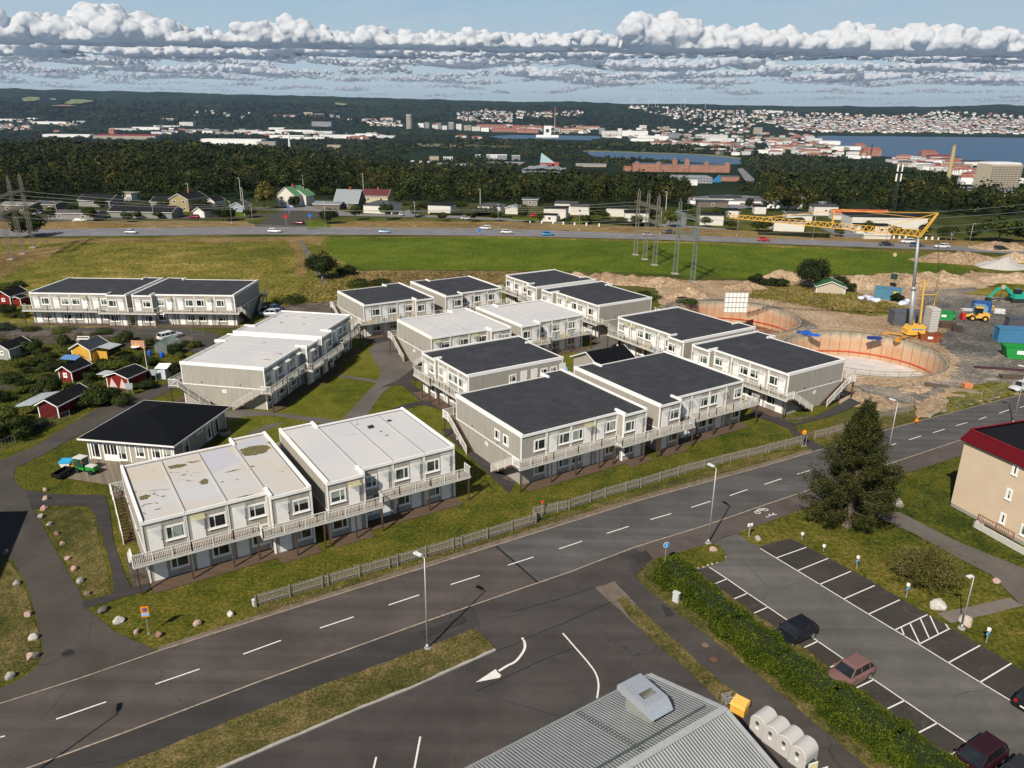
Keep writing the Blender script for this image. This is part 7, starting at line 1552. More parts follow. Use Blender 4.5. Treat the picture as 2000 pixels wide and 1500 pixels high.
for i,(u,v,rx,ry,h,a,lb)in enumerate([(1120,545,8,4,1.6,0,'low tan earth heap just right of the farthest dark roof'),(1180,548,9,4,2.0,0,'tan earth heap before the crop field, second from the left'),(1240,551,9,4,1.8,.1,'tan earth heap before the field near the lattice masts'),(1300,555,9,4,1.6,.1,'flat tan earth heap below the lattice masts'),(1345,578,7,3.5,1.8,.2,'sandy mound left of the white formwork panel'),(1455,562,6,3,1.6,0,'sandy mound behind the white formwork panel'),(1530,545,7,3,2.0,0,'earth heap behind the round dark tree'),(1690,556,13,6,2.2,0,'broad sand heap behind the blue container'),(1760,552,14,6,2.4,0,'broad sand heap left of the crane mast'),(1830,548,12,5,2.0,0,'broad sand heap right of the crane mast'),(1868,510,14,6,2.6,-.1,'large tan heap between highway and field at the right'),(1960,522,8,5,2.4,0,'grey-white gravel heap at the right edge'),(1990,510,9,4,2.2,0,'tan heap behind the grey-white gravel heap'),(1955,486,10,5,2.2,0,'pale earth heap beyond the highway at the right'),(1980,548,10,5,1.8,0,'grassy brown heap right of the sandy yard'),(1785,762,3.5,1.8,.7,.3,'small rubble heap beside the nearer basin')]):
 heap('earth_heap',u,v,rx,ry,h,a,SAND if i not in(11,)else M((.42,.40,.38),.9,var=.2,bump=.5),lb,'earth heap',i*3.3)
 # heap of white sacks
for i in range(16):
 u=random.uniform(1680,1735)if i<10 else random.uniform(1750,1772);v=588+(u-1690)*.07+random.uniform(-6,4);L=G(u,v)
 bm=bmesh.new();bmesh.ops.create_icosphere(bm,subdivisions=2,radius=.75)
 for vv in bm.verts:vv.co=vv.co*(1+.25*mnoise.noise(vv.co*2+Vector((i,0,0))));vv.co.z*=.6
 me=bpy.data.meshes.new('white_sack');bm.to_mesh(me);bm.free();me.materials.append(M((.62,.64,.70),.8)if i%3 else M((.42,.46,.60),.8));o=bpy.data.objects.new('white_sack',me);COL.objects.link(o);o.location=L+Z*.35;o.rotation_euler=(0,0,i)
 tag(o,'white plastic sack in the heap around the light blue container','sack','white sacks heaped at the light blue container')
 # ---------- power pylons
PYM=M((.24,.22,.185),.8,.2,.2,name='pylon_steel');PYG=M((.17,.22,.17),.7,.1,.2,name='green_steel')
def mast(root,b0,h,w,mat):
 m2=MB();n_=int(h/1.3)
 P_=[]
 for i in range(n_+1):k=w*(1-.45*i/n_)/2;P_.append([b0+Vector((sx*k,sy*k,h*i/n_))for sx,sy in((-1,-1),(1,-1),(1,1),(-1,1))])
 for i in range(n_):
  for j in range(4):m2.bar(P_[i][j],P_[i+1][j],.085);m2.bar(P_[i][j],P_[i+1][(j+1)%4],.045);m2.bar(P_[i+1][j],P_[i+1][(j+1)%4],.045)
 m2.bar(b0+Z*h,b0+Z*(h+.9),.12);m2.build('lattice_mast',mat,root);
 for q_ in P_[0][:1]:m3=MB();m3.cbox(b0,w*1.6,w*1.6,.25);m3.build('footing',CONC,root)
TOPS=[]
def pylon(bases,h,arms,mat,lb,w=1.1):
 P_=[G(u,v)for u,v in bases];r=thing('power_pylon',P_[0],lb,'pylon','lattice power pylons')
 for p in P_:mast(r,p,h,w,mat)
 d=(P_[-1]-P_[0]).normalized();s_=Vector((-d.y,d.x,0))*.45
 for z_ in arms:
  m2=MB();a,b_=P_[0]-d*2.5+Z*z_,P_[-1]+d*2.5+Z*z_
  for sg in(-1,1):m2.bar(a+s_*sg,b_+s_*sg,.13);m2.bar(a+s_*sg+Z*.6,b_+s_*sg+Z*.6,.10)
  L=(b_-a).length;k=int(L/1.2)
  for i in range(k):m2.bar(a+d*L*i/k+s_,a+d*L*(i+1)/k-s_,.06);m2.bar(a+d*L*i/k+s_,a+d*L*(i+1)/k+s_+Z*.6,.06)
  m2.build('crossarm',mat,r)
 for p in P_:TOPS.append(p+Z*(h-.3))
 return P_
pa=pylon([(1241,498),(1259,507),(1278,518)],19.0,(11.5,15.5),PYM,'pylon of three lattice masts with two crossarms standing in the crop field')
pb2=pylon([(1318,535),(1352,551)],19.0,(11.0,15.5),PYG,'pylon of two greenish lattice masts with a low green crossarm, right of the three')
pc=pylon([(22,507),(45,496),(66,484)],21.5,(12.5,17.0),PYM,'pylon of three dark lattice masts with two crossarms at the left edge')
WM=M((.22,.21,.20),.6,name='wire_dark')
def wire(a,b_,sag,label,r=.035,n_=14):
 a=Vector(a);b_=Vector(b_);m2=MB();P_=[a+(b_-a)*i/n_-Z*(4*sag*(i/n_)*(1-i/n_))for i in range(n_+1)]
 for p,q_ in zip(P_,P_[1:]):m2.bar(p,q_,r*2)
 tag(m2.build('power_line',WM),label,'power line','power lines between the pylons')
for i in range(3):
 for z_ in(12.0,17.0):wire(pc[i]+Z*z_,pa[i]+Z*(z_-1.2),3.0,['front','middle','back'][i]+' wire of the '+('lower' if z_<14 else 'upper')+' level stretched over the meadow')
for i in range(2):
 for z_ in(11.3,15.8):wire(pb2[i]+Z*z_,pb2[i]+Vector((150,50,z_+2)),3,['left','right'][i]+' mast wire, '+('lower' if z_<14 else 'upper')+' level, running over the site')
 # ---------- highway lamps, masts and small things along the highway
def slim(u,v,h,lb,g='lamps along the highway',ang=-pi/2,arm=1.6):
 return lamp(G(u,v),h,ang,lb,g,arm,.09,.8)
for i,(u,v,vt)in enumerate([(117,447,397),(303,444,396),(453,436,396),(494,441,405),(636,442,398),(811,443,398),(973,446,402),(1131,449,408),(1289,457,410),(1439,461,417),(1587,468,420),(1730,475,432),(1892,481,441)]):
 p=G(u,v);h=max(7.5,(v-vt)/F_PX*p.y*1.05);slim(u,v,h,'grey lamp pole beside the highway, '+['left of the boat','before the long dark garages','left of the small side road','at the left corner of the side road','before the grass at the side road','below the chalet roof house','left of the blue car','before the white box houses','between the lattice pylons','under the tip of the crane jib','under the middle of the crane jib','below the modern white house','right of the crane mast'][i])
for i,(u,v,h)in enumerate([(473,407,13),(478,421,11),(372,404,10),(277,366,9),(593,372,8),(710,372,9),(938,410,9),(1299,428,11)]):
 L=G(u,v);r_=thing('tall_pole',L,'tall pale pole among the houses '+['left of the green roofed house, taller one','left of the green roofed house, nearer one','beside the yellow-brown two storey house','rising from the forest edge at the left','behind the green roofed house','behind the chalet roof house','beside the second hipped white house','right of the lattice masts'][i],'pole','tall pale poles among the houses');m2=MB();m2.tube(L,L+Z*h,.16,.10);m2.build('pole',OFFW,r_);m2=MB();m2.box(L+Z*h-Vector((0,.1,0)),(-1.0,0,-.25),(0,.2,0),(0,0,.12));m2.build('head',OFFW,r_)
for u,v,lb in[(937,459,'tall blue road sign on the near edge of the highway'),(426,0,'')][:1]:
 L=G(u,v);r_=thing('road_sign',L,lb,'road sign');m2=MB();m2.bar(L,L+Z*2.6,.1);m2.build('pole',POLEM,r_);m2=MB();m2.box(L+Vector((-.4,-.06,.9)),(.8,0,0),(0,.05,0),(0,0,1.7));m2.build('panel',SBLUE,r_)
for u,v,c_,lb in[(606,436,SBLUE,'blue square sign on a pole right of the side road'),(559,438,SRED,'small red sign on the island of the side road'),(565,420,SBLUE,'blue sign board at the far end of the side road'),(1356,470,SBLUE,'small blue sign beside the highway near the green masts'),(1857,472,M((.16,.2,.24),.5),'dark grey sign back at the roadside right of the crane')]:
 L=G(u,v);r_=thing('road_sign',L,lb,'road sign');m2=MB();m2.bar(L,L+Z*3.2,.12);m2.build('pole',POLEM,r_);m2=MB();m2.box(L+Vector((-.6,-.08,2.4)),(1.2,0,0),(0,.06,0),(0,0,1.1));m2.build('panel',c_,r_)
 # == VEGETATION
def leaf_quads(C,S,rng,up=0.35,N0=None):
 """C (n,3) centres, S (n,) sizes -> vertices (4n,3), faces (n,4); every leaf clump tilted its own way"""
 n=len(C);N_=rng.normal(size=(n,3));N_[:,2]+=up;N_=N_ if N0 is None else N0*1.5+N_*.55;N_/=np.linalg.norm(N_,axis=1)[:,None]
 R_=rng.normal(size=(n,3));A=np.cross(N_,R_);A/=np.linalg.norm(A,axis=1)[:,None];B=np.cross(N_,A)
 a=A*(S*rng.uniform(.7,1.2,n))[:,None]*.5;b_=B*(S*rng.uniform(.45,.9,n))[:,None]*.5
 V=np.stack([C-a,C-b_*rng.uniform(.6,1.1,n)[:,None],C+a,C+b_*rng.uniform(.6,1.1,n)[:,None]],axis=1).reshape(-1,3)
 return V,np.arange(4*n).reshape(n,4)
def crown_points(c,r,n,rng,lumps=9,lr=0.45,hollow=.55):
 """leaf positions on the surfaces of several lumps spread in an ellipsoid"""
 c=np.array(c,float);r=np.array(r,float)
 L=rng.normal(size=(lumps,3));L/=np.linalg.norm(L,axis=1)[:,None];L*=rng.uniform(.35,.72,(lumps,1));L[:,2]=np.abs(L[:,2])*1.15-.45
 k=rng.integers(0,lumps,n);d=rng.normal(size=(n,3));d[:,2]+=.15;d/=np.linalg.norm(d,axis=1)[:,None]
 rr=lr*rng.uniform(.75,1.2,lumps)[k]*(rng.uniform(hollow,1.06,n))
 crown_points.n=d*.75+L[k]*.6+np.array([0,0,.1]);return c+(L[k]+d*rr[:,None])*r
LEAFD=m_leaf('leaves_dark',[(0.009,0.016,0.006),(0.020,0.032,0.009),(0.045,0.058,0.016)],.15)
LEAFM=m_leaf('leaves_mid',[(0.014,0.026,0.006),(0.034,0.054,0.011),(0.080,0.095,0.020)],.2)
LEAFY=m_leaf('leaves_light',[(0.035,0.050,0.008),(0.080,0.100,0.016),(0.16,0.165,0.030)],.25)
LEAFO=m_leaf('leaves_olive',[(0.045,0.045,0.010),(0.105,0.100,0.022),(0.25,0.22,0.060)],.2)
LEAFH=m_leaf('leaves_hedge',[(0.022,0.042,0.004),(0.062,0.098,0.008),(0.18,0.20,0.022)],.3,.8)
LEAFF=m_leaf('leaves_forest',[(0.008,0.012,0.005),(0.018,0.024,0.007),(0.060,0.056,0.014)],.08,.035)
LEAFC=m_leaf('needles',[(0.016,0.024,0.007),(0.042,0.050,0.012),(0.115,0.110,0.028)],.18,.7)
BARK=M((.13,.10,.075),.9,var=.3,scale=5,name='bark');BARKP=M((.34,.30,.25),.9,var=.3,scale=5,name='pale_bark')
def tree_proto(name,h,r,n,s,mat,label,cat='tree',lumps=10,trunk=.28,tr=.16,seed=1,shape=(1,1,1),bark=None,group=None):
 rng=np.random.default_rng(seed);root=thing(name,(0,0,0),label,cat,group);c=(0,0,h*(1+trunk)/2*.98);rz=h*(1-trunk)/2
 P_=crown_points(c,(r*shape[0],r*shape[1],rz),n,rng,lumps);P_[:,2]=np.maximum(P_[:,2],.08*h)
 V,F_=leaf_quads(P_,np.full(n,s)*rng.uniform(.6,1.4,n),rng,.35,crown_points.n);mesh_np('crown',V,F_,mat,root)
 m2=MB();m2.tube((0,0,-.1),(0,0,h*.62),tr,tr*.35,8)
 for k in range(6):a=2*pi*k/6+rng.uniform(-.3,.3);z0=h*rng.uniform(.28,.5);m2.tube((0,0,z0),(r*.6*cos(a),r*.6*sin(a),z0+h*.26),tr*.45,tr*.12,6)
 m2.build('trunk',bark or BARK,root);return root
def place(root,loc,rz=None):root.location=loc;root.rotation_euler=(0,0,rz if rz is not None else random.uniform(0,6.28));return root
# --- big larch-like conifer
def big_conifer():
 L=G(1655,1028,.04);root=thing('big_conifer',L,'large ragged brown-green conifer on the lawn between road and car park','tree');rng=np.random.default_rng(5)
 H=13.6;m2=MB();m2.tube(L-Z*.2,L+Z*1.0,.55,.34,10);m2.tube(L+Z*1.0,L+Z*H*.55,.34,.20,10);m2.tube(L+Z*H*.55,L+Z*(H-.3),.20,.03,8)
 for k in range(6):a=k*1.05;m2.tube(L+Z*.45,L+D2(a)*.8-Z*.05,.18,.07,6)
 pts=[];sz=[]
 def R_at(t):return float(np.interp(t,[0,.08,.2,.38,.5,.62,.75,.88,1],[3.0,4.0,4.35,3.8,3.0,2.1,1.25,.65,.12]))
 for b_ in range(250):
  t_=rng.uniform(.10,.985)**1.0;z0=H*t_;a=rng.uniform(0,2*pi);Rm=R_at(t_)*rng.uniform(.55,1.18)
  tilt=-.10+.75*t_+rng.uniform(-.12,.15);d=Vector((cos(a),sin(a),tilt));p0=L+Z*z0;k=7;prev=p0
  for i in range(1,k+1):
   s_=i/k;q_=p0+Vector((d.x,d.y,0))*Rm*s_+Z*(Rm*(tilt*s_+.18*s_*s_));
   m2.tube(prev,q_,.06*(1-s_*.8)+.01,.06*(1-(s_+1/k)*.8)+.008,5,False);prev=q_
   if s_<.22:continue
   m_n=int(44*(.5+s_));off=rng.normal(size=(m_n,3))*np.array([.30,.30,.20])*(.5+.3*Rm/3);off[:,2]-=np.abs(rng.normal(size=m_n))*.22
   pts.append(np.array(q_)[None,:]+off);sz.append(rng.uniform(.10,.25,m_n))
  for s2 in range(3):
   q2=p0+Vector((d.x,d.y,0))*Rm*rng.uniform(.7,1)+Z*(Rm*tilt*.9);e=q2+Vector((cos(a)*.25,sin(a)*.25,rng.uniform(.35,.9)));m2.tube(q2,e,.025,.01,4,False)
   for w_ in np.linspace(.1,1,5):o_=rng.normal(size=(6,3))*.09;pts.append(np.array(q2+(e-q2)*w_)[None,:]+o_);sz.append(rng.uniform(.10,.22,6))
 P_=np.concatenate(pts);S_=np.concatenate(sz);V,F_=leaf_quads(P_-np.array(L),S_,rng,.2);mesh_np('crown',V,F_,LEAFC,root);m2.build('trunk',BARK,root)
big_conifer()
def spiky_shrub():
 L=G(1806,1140,.04);root=thing('spiky_shrub',L,'bushy shrub of pale spiky shoots standing right of the big conifer','shrub');rng=np.random.default_rng(9);m2=MB();pts=[];sz=[]
 for b_ in range(260):
  a=rng.uniform(0,2*pi);el_=abs(rng.normal(.0,.55));el_=min(1.5,.35+el_*1.1);Rr=rng.uniform(2.6,4.2)*(.75+.25*cos(el_));d=Vector((cos(a)*cos(el_),sin(a)*cos(el_),sin(el_)*1.05));p0=L+Z*.3+Vector((rng.normal()*.25,rng.normal()*.25,0));prev=p0;k=6
  for i in range(1,k+1):
   s_=i/k;q_=p0+d*Rr*s_+Z*(-.35*s_*s_*cos(el_))+Vector(rng.normal(size=3)*.06);m2.tube(prev,q_,.035*(1.1-s_),.03*(1.1-s_)+.004,4,False);prev=q_
   if s_>.3:m_n=int(5+15*(1-abs(s_-.65)));pts.append(np.array(q_)[None,:]+rng.normal(size=(m_n,3))*.16);sz.append(rng.uniform(.07,.20,m_n))
 P_=np.concatenate(pts);V,F_=leaf_quads(P_-np.array(L),np.concatenate(sz),rng,.2);mesh_np('foliage',V,F_,LEAFO,root);m2.build('branches_or_core',M((.26,.20,.12),.9,name='shoot_bark'),root)
spiky_shrub()
def hedge():
 P_=[G(u,v)for u,v in[(1302,1130),(1346,1164),(1430,1240),(1520,1310),(1620,1385),(1740,1470),(1850,1548)]];root=thing('hedge',P_[0],'long clipped yellow-green hedge between the footpath and the car park','hedge');rng=np.random.default_rng(4);core=MB();pts=[];W_,H=1.28,2.05
 tot=0
 for a,b_ in zip(P_,P_[1:]):
  d=b_-a;L=d.length;d.normalize();n=Vector((-d.y,d.x,0));core.box(a-n*W_*.62+Z*.1,d*(L+.3),n*W_*1.24,Z*(H-.30));m_=int(L*2600)
  x=rng.uniform(-.3,L+.3,m_);q=rng.uniform(0,1,m_);side=rng.uniform(0,1,m_);th_=q*pi;bump=1+.16*np.sin((x+tot)*1.7)+.12*np.sin((x+tot)*.63+1)+.10*np.sin((x+tot)*4.1+2)
  rr=rng.uniform(.80,1.10,m_)*bump;yy=np.sign(np.cos(th_))*np.abs(np.cos(th_))**.55*W_*rr;zz=np.where(side<.5,(np.sin(th_)**.6)*H*(.80+.2*bump)*rng.uniform(.86,1.06,m_),rng.uniform(.05,H*.9,m_));yy=np.where(side<.5,yy,np.sign(rng.uniform(-1,1,m_))*W_*rng.uniform(.80,1.08,m_)*bump)
  pts.append(np.array(a)[None,:]+np.array(d)[None,:]*x[:,None]+np.array(n)[None,:]*yy[:,None]+np.array([0,0,1])[None,:]*zz[:,None]);tot+=L
 Q=np.concatenate(pts);V,F_=leaf_quads(Q-np.array(P_[0]),rng.uniform(.08,.20,len(Q)),rng,.4);mesh_np('foliage',V,F_,LEAFH,root);core.build('branches_or_core',M((.018,.028,.008),.95),root)  # solid dark core box added inside the hedge, blocks view through its leaves
hedge()
# --- single trees and bushes near the estate
def one_tree(u,v,h,r,n,s,mat,label,cat='tree',name='tree',lumps=10,trunk=.28,seed=1,bark=None,shape=(1,1,1),group=None,z=0):
 t_=tree_proto(name,h,r,n,s,mat,label,cat,lumps,trunk,max(.06,h*.02),seed,shape,bark,group);return place(t_,G(u,v,z))
one_tree(630,545,8.6,4.3,9000,.42,LEAFD,'dense round dark tree with a pale leaning trunk beside the crop field',seed=11,trunk=.12,lumps=22,bark=BARKP)
one_tree(678,537,3.2,2.6,2200,.4,LEAFD,'low dark bush right of the round dark tree','bush','bush',seed=12,trunk=0)
one_tree(1589,563,9.2,5.0,9000,.42,LEAFD,'round dark tree behind the green roofed little house',seed=13,trunk=.08,lumps=18)
for i,(u,v,h,r,lb)in enumerate([(1478,555,3.4,2.6,'dark bush left of the round tree by the site'),(1500,558,3.0,2.6,'dark bush at the foot of the round tree, second from the left'),(1530,560,2.6,2.4,'low dark bush left of the round tree trunk'),(1640,562,4.6,2.6,'dark bush right of the round tree'),(1660,570,3.0,2.0,'bush between the green roof house and the container'),(1750,590,3.0,1.6,'green bush in front of the light blue container'),(1205,577,1.8,5.0,'low spreading shrubs on the bank behind the plain end wall'),(1265,583,1.6,5.0,'low spreading shrubs on the bank left of the formwork panel'),(1340,592,1.4,3.0,'low weeds beside the farther basin'),(560,592,2.0,5.0,'low rough bushes beside the parked cars'),(700,560,2.2,4.0,'rough bushes behind the left pair of dark roofs'),(740,557,1.6,4.0,'rough low bushes at the edge of the dry grass')]):
 one_tree(u,v,h,r,1700,.34,LEAFM if i>5 else LEAFD,lb,'bush','bush',9,0,20+i,group='bushes around the building site and field edge')
 # --- garden plot shrubs
GS=[(8,645,2.2,2.6),(62,690,3.6,2.4),(50,715,2.2,2.2),(92,710,2.4,2.6),(108,722,2.0,2.0),(135,712,2.2,2.2),(80,745,1.8,2.2),(20,745,1.8,2.4),(50,750,1.4,2.0),(98,772,4.6,2.4),(160,775,3.0,2.8),(190,790,3.4,3.0),(215,782,2.8,2.4),(240,790,2.0,2.0),(228,726,3.0,2.8),(250,715,2.6,2.2),(205,722,2.6,2.2),(245,668,3.0,1.9),(222,678,2.2,2.0),(290,676,1.8,1.4),(345,690,2.6,1.8),(362,678,1.8,1.2),(377,680,1.8,1.0),(390,678,1.5,.9),(345,735,3.4,1.6),(12,860,4.2,3.2),(5,830,4.0,2.6),(45,850,2.2,2.2),(70,838,2.0,2.0),(175,745,2.2,1.4),(130,690,1.8,2.0),(300,712,1.4,1.2),(10,610,2.4,2.8),(35,620,1.6,2.6),(10,565,2.2,3.0),(38,560,1.8,2.6),(150,690,1.5,1.2),(5,680,2.6,1.6),(258,760,1.6,1.2),(120,800,1.2,1.4),(285,735,1.2,1.0),(200,650,1.0,2.6),(120,648,1.0,2.6),(60,646,1.2,2.2)]
gw=['in the garden plots','beside the sheds','along the garden path']
gr_=random.Random(8);GARD=[(0,662),(210,672),(330,672),(395,682),(330,742),(255,782),(180,802),(60,852),(0,870)]
while len(GS)<78:
 u_,v_=gr_.uniform(0,395),gr_.uniform(665,860)
 if inside((u_,v_),GARD)and not any(abs(u_-a)<w_ and-34<v_-b<14 for a,b,w_ in((163,700,32),(130,742,26),(240,756,40),(60,812,55),(8,700,25),(312,690,26),(322,738,16),(272,683,16))):GS.append((u_,v_,gr_.uniform(1.0,2.4),gr_.uniform(.8,2.0)))
protos=[tree_proto('garden_shrub',3.0,2.2,2600,.26,m_,'x','shrub',9,0,.06,40+i,group='garden shrubs in the plots')for i,m_ in enumerate([LEAFD,LEAFM,LEAFY,LEAFM])]
def near_name(u,v):
 marks=[(165,700,'the yellow shed'),(130,740,'the small red shed'),(240,757,'the lattice fronted red shed'),(70,810,'the dark red shed'),(8,690,'the pale grey shed'),(8,590,'the bright red shed at the left edge'),(310,680,'the greenhouse'),(288,700,'the white flagpole'),(332,657,'the white estate car'),(140,820,'the access lane'),(30,900,'the lane bend'),(180,650,'the gravel path'),(100,752,'the pale garden table')]
 d=sorted(marks,key=lambda m_:(m_[0]-u)**2+(m_[1]-v)**2)[0];dx,dy=u-d[0],v-d[1]
 side=('right of ' if dx>0 else 'left of ')if abs(dx)>abs(dy)*1.3 else('in front of ' if dy>0 else 'behind ')
 return side+d[2]
used_l={}
def uniq(lb,alts=('',)):
 k=used_l.get(lb,0);used_l[lb]=k+1;return lb+(alts[k]if k<len(alts)else '')
for i,(u,v,h,r)in enumerate(GS):
 pr=protos[i%4];sc=(r/2.2,r/2.2,h/3.0);kind='tall green shrub ' if h>2.7 else('low wide shrub ' if r>h else 'small green shrub ')
 lb=uniq(kind+near_name(u,v))
 if i<4:o=protos[i];o.location=G(u,v);o.rotation_euler=(0,0,i);o.scale=sc;o['label']=lb
 else:copy_thing(pr,G(u,v),random.uniform(0,6),sc,lb)
for u,v,c_,lb in[(136,752,(.5,.38,.03),'clump of yellow flowers in front of the small red shed'),(60,760,(.35,.30,.12),'pale flowers along the garden path'),(45,768,(.45,.4,.2),'yellow-white flowers below the garden path'),(155,655,(.30,.30,.2),'pale flowering weeds by the gravel path')]:
 o=one_tree(u,v,.8,1.3,500,.14,m_leaf('flowers',[(.03,.05,.01),(.08,.1,.02),c_],.2),lb,'flowers','flower_clump',6,0,77)
 # --- trees among the houses beyond the highway
HT=[(177,432,7,3.2,0),(250,434,5.5,2.8,1),(100,428,6,3.0,0),(60,462,10,5.5,2),(268,428,4,2.4,1),(310,428,4,2.2,1),(440,432,8,4.2,2),(432,424,7,4.0,2),(517,408,13,6,3),(575,405,7,3.2,2),(602,400,6,2.2,4),(645,437,8,4.0,2),(697,430,8,3.2,0),(755,430,9,3.6,1),(812,424,6,3.2,1),(864,433,5,2.4,1),(920,434,7,2.8,1),(940,422,5,4,1),(963,425,6,2.4,1),(968,433,6,2.6,1),(1021,436,10,2.8,1),(1057,432,4,2.4,1),(1140,438,5,3.2,1),(1243,443,6,3,1),(1308,444,8,4,4),(1378,443,5,3,0),(1350,432,5,4,1),(1425,449,5,3,0),(1478,452,5,3,0),(1495,452,5,3,1),(1463,408,7,2.0,2),(1405,425,5,4,0),(1638,462,4,2.4,0),(1693,465,8,3.0,0),(1746,463,5,3,0),(1847,470,7,3.5,1),(1900,470,7,3.5,1),(1950,472,11,7.5,1),(2000,474,7,4,1),(1805,462,6,3,1),(60,420,4,2.6,1),(140,418,5,3,2),(320,412,6,3.5,0),(285,398,7,4,2),(350,390,9,4,0),(395,412,6,3.4,2),(490,425,6,3,2),(550,390,8,4,2),(640,388,8,5,0),(780,400,8,4.5,0),(830,412,5,3.4,2),(900,412,6,4,1),(1000,412,6,4,1),(1165,420,6,4,2),(1180,428,4,3,0),(1270,428,6,4,2),(1340,415,6,3.2,2),(1560,440,4,3,0),(1540,408,9,5,2),(1590,405,9,5,2),(1640,405,9,5,2),(1500,398,8,4,2),(200,405,6,3,2),(230,395,7,4,2),(15,400,8,5,2),(60,395,8,5,2),(1215,437,3,3.0,1),(1105,437,3,2.6,1),(25,432,6,3.4,2),(465,412,6,3,2),(745,412,5,3,1)]
hp=[tree_proto('tree',7,3.3,1500,.62,LEAFM,'x','tree',9,.18,.15,60,group='trees among the houses beyond the highway'),tree_proto('tree',7,3.3,1500,.62,LEAFM,'x','tree',10,.15,.15,61,group='trees among the houses beyond the highway'),tree_proto('tree',7,3.3,1700,.62,LEAFD,'x','tree',11,.08,.15,62,group='trees among the houses beyond the highway'),tree_proto('tree',7,3.3,1900,.55,LEAFO,'x','tree',12,.15,.15,63,group='trees among the houses beyond the highway'),tree_proto('tree',7,3.3,1500,.62,LEAFY,'x','tree',9,.15,.15,64,group='trees among the houses beyond the highway')]
H_MARKS=[(157,430,'the white boat'),(135,415,'the grey garage house'),(275,425,'the long dark garages'),(352,412,'the yellow-brown two storey house'),(397,424,'the small white garage'),(565,405,'the green roofed house'),(545,430,'the side road'),(638,407,'the low metal roofed house'),(685,405,'the chalet roof house'),(740,414,'the hipped white house'),(860,417,'the flat white box house'),(960,415,'the white house with the tall pole'),(1085,428,'the large white house with a low wing'),(1206,423,'the left twin white box'),(1247,435,'the right twin white box'),(1262,500,'the lattice pylon'),(1390,440,'the white house under the crane jib'),(1425,400,'the black and white hall'),(1545,450,'the dark roofed white house'),(1730,460,'the modern white house'),(1790,455,'the crane apex'),(1950,465,'the pale earth heap beyond the highway')]
def near_house(u,v):
 d=sorted(H_MARKS,key=lambda m_:(m_[0]-u)**2+2*(m_[1]-v)**2)[0];dx,dy=u-d[0],v-d[1]
 return(('right of ' if dx>0 else 'left of ')if abs(dx)>abs(dy)*1.6 else('in front of ' if dy>0 else 'behind '))+d[2]
first=[True]*5;tk=['leafy green tree ','fresh green tree ','dark green tree ','brownish olive tree ','bright yellow-green tree ']
for(u,v,h,r,k)in HT:
 lb=uniq(tk[k]+near_house(u,v));p=U(u,v);sc=(r/3.3,r/3.3,h/7)
 if first[k]:first[k]=False;o=hp[k];o.location=p;o.scale=sc;o['label']=lb
 else:copy_thing(hp[k],p,random.uniform(0,6),sc,lb)
 # hedges before the white houses
for(a,b_,h,lb)in[((1150,436),(1285,444),1.7,'long dark hedge before the twin white box houses'),((880,419),(960,421),1.4,'dark hedge beside the flat white box house'),((1480,458),(1620,465),1.5,'dark hedge left of the modern white house'),((840,418),(1000,425),.6,'low pale garden wall hedge along the local street'),((230,420),(350,420),1.3,'dark hedge behind the long dark garages')]:
 A_,B_=U(*a),U(*b_);rng=np.random.default_rng(int(a[0]));root=thing('hedge',A_,lb,'hedge','garden hedges beyond the highway');n_=int((B_-A_).length*70);t_=rng.uniform(0,1,n_);Q=np.array(A_)[None]*(1-t_[:,None])+np.array(B_)[None]*t_[:,None];Q[:,1]+=rng.uniform(-.7,.7,n_);Q[:,2]+=rng.uniform(0,h,n_)
 V,F_=leaf_quads(Q-np.array(A_),rng.uniform(.3,.6,n_),rng);mesh_np('foliage',V,F_,LEAFD,root);c_=MB();c_.bar(A_+Z*h*.45,B_+Z*h*.45,.9,h*.85);c_.build('branches_or_core',M((.015,.02,.008),.95),root)  # dark core bar added inside these hedges too, behind the leaves
 # --- woods: masses of crowns whose floor lies inside these outlines on the photograph
WOODS=[([(-60,412),(0,402),(90,396),(200,386),(340,386),(430,392),(500,384),(540,378),(620,384),(700,378),(800,396),(900,398),(980,398),(1060,400),(1130,405),(1260,412),(1320,412),(1345,392),(1342,374),(1290,365),(1180,362),(1060,362),(960,352),(860,345),(780,345),(700,340),(620,335),(520,322),(420,305),(330,292),(200,288),(100,285),(-60,284)],1.0),([(480,318),(560,330),(640,340),(720,344),(800,342),(860,343),(950,345),(1000,345),(1005,325),(940,308),(860,318),(780,316),(760,312),(800,298),(900,296),(1000,298),(1000,290),(960,288),(800,288),(760,282),(640,282),(600,284),(520,290),(470,290),(330,290),(420,302)],.55),([(1000,298),(1100,302),(1150,308),(1240,313),(1330,318),(1300,326),(1230,332),(1190,326),(1140,318),(1080,312),(1040,312)],.5),([(1150,294),(1200,294),(1300,297),(1440,303),(1480,302),(1470,292),(1350,286),(1200,280),(1130,282),(1080,284),(1060,292),(1130,293)],.6),([(900,284),(1060,290),(1090,282),(1080,276),(1000,274),(900,272),(860,276)],.4),([(1450,320),(1480,310),(1560,305),(1640,310),(1700,322),(1740,335),(1850,345),(1850,365),(1800,380),(1740,372),(1700,390),(1650,400),(1560,398),(1500,390),(1480,370),(1478,345)],.85),([(1680,420),(1700,400),(1760,392),(1860,392),(1900,400),(2100,405),(2100,460),(2000,465),(1900,458),(1840,462),(1800,450),(1790,440),(1700,432)],1.1),([(1470,405),(1520,392),(1600,392),(1640,400),(1640,412),(1560,415),(1500,415)],.8),([(1760,352),(1840,356),(1845,372),(1800,376)],.6),([(-60,256),(80,262),(200,262),(330,260),(360,248),(500,250),(520,240),(350,236),(100,246),(-60,240)],.35),([(560,245),(700,250),(700,262),(800,268),(900,265),(900,256),(760,250),(640,240)],.3)]
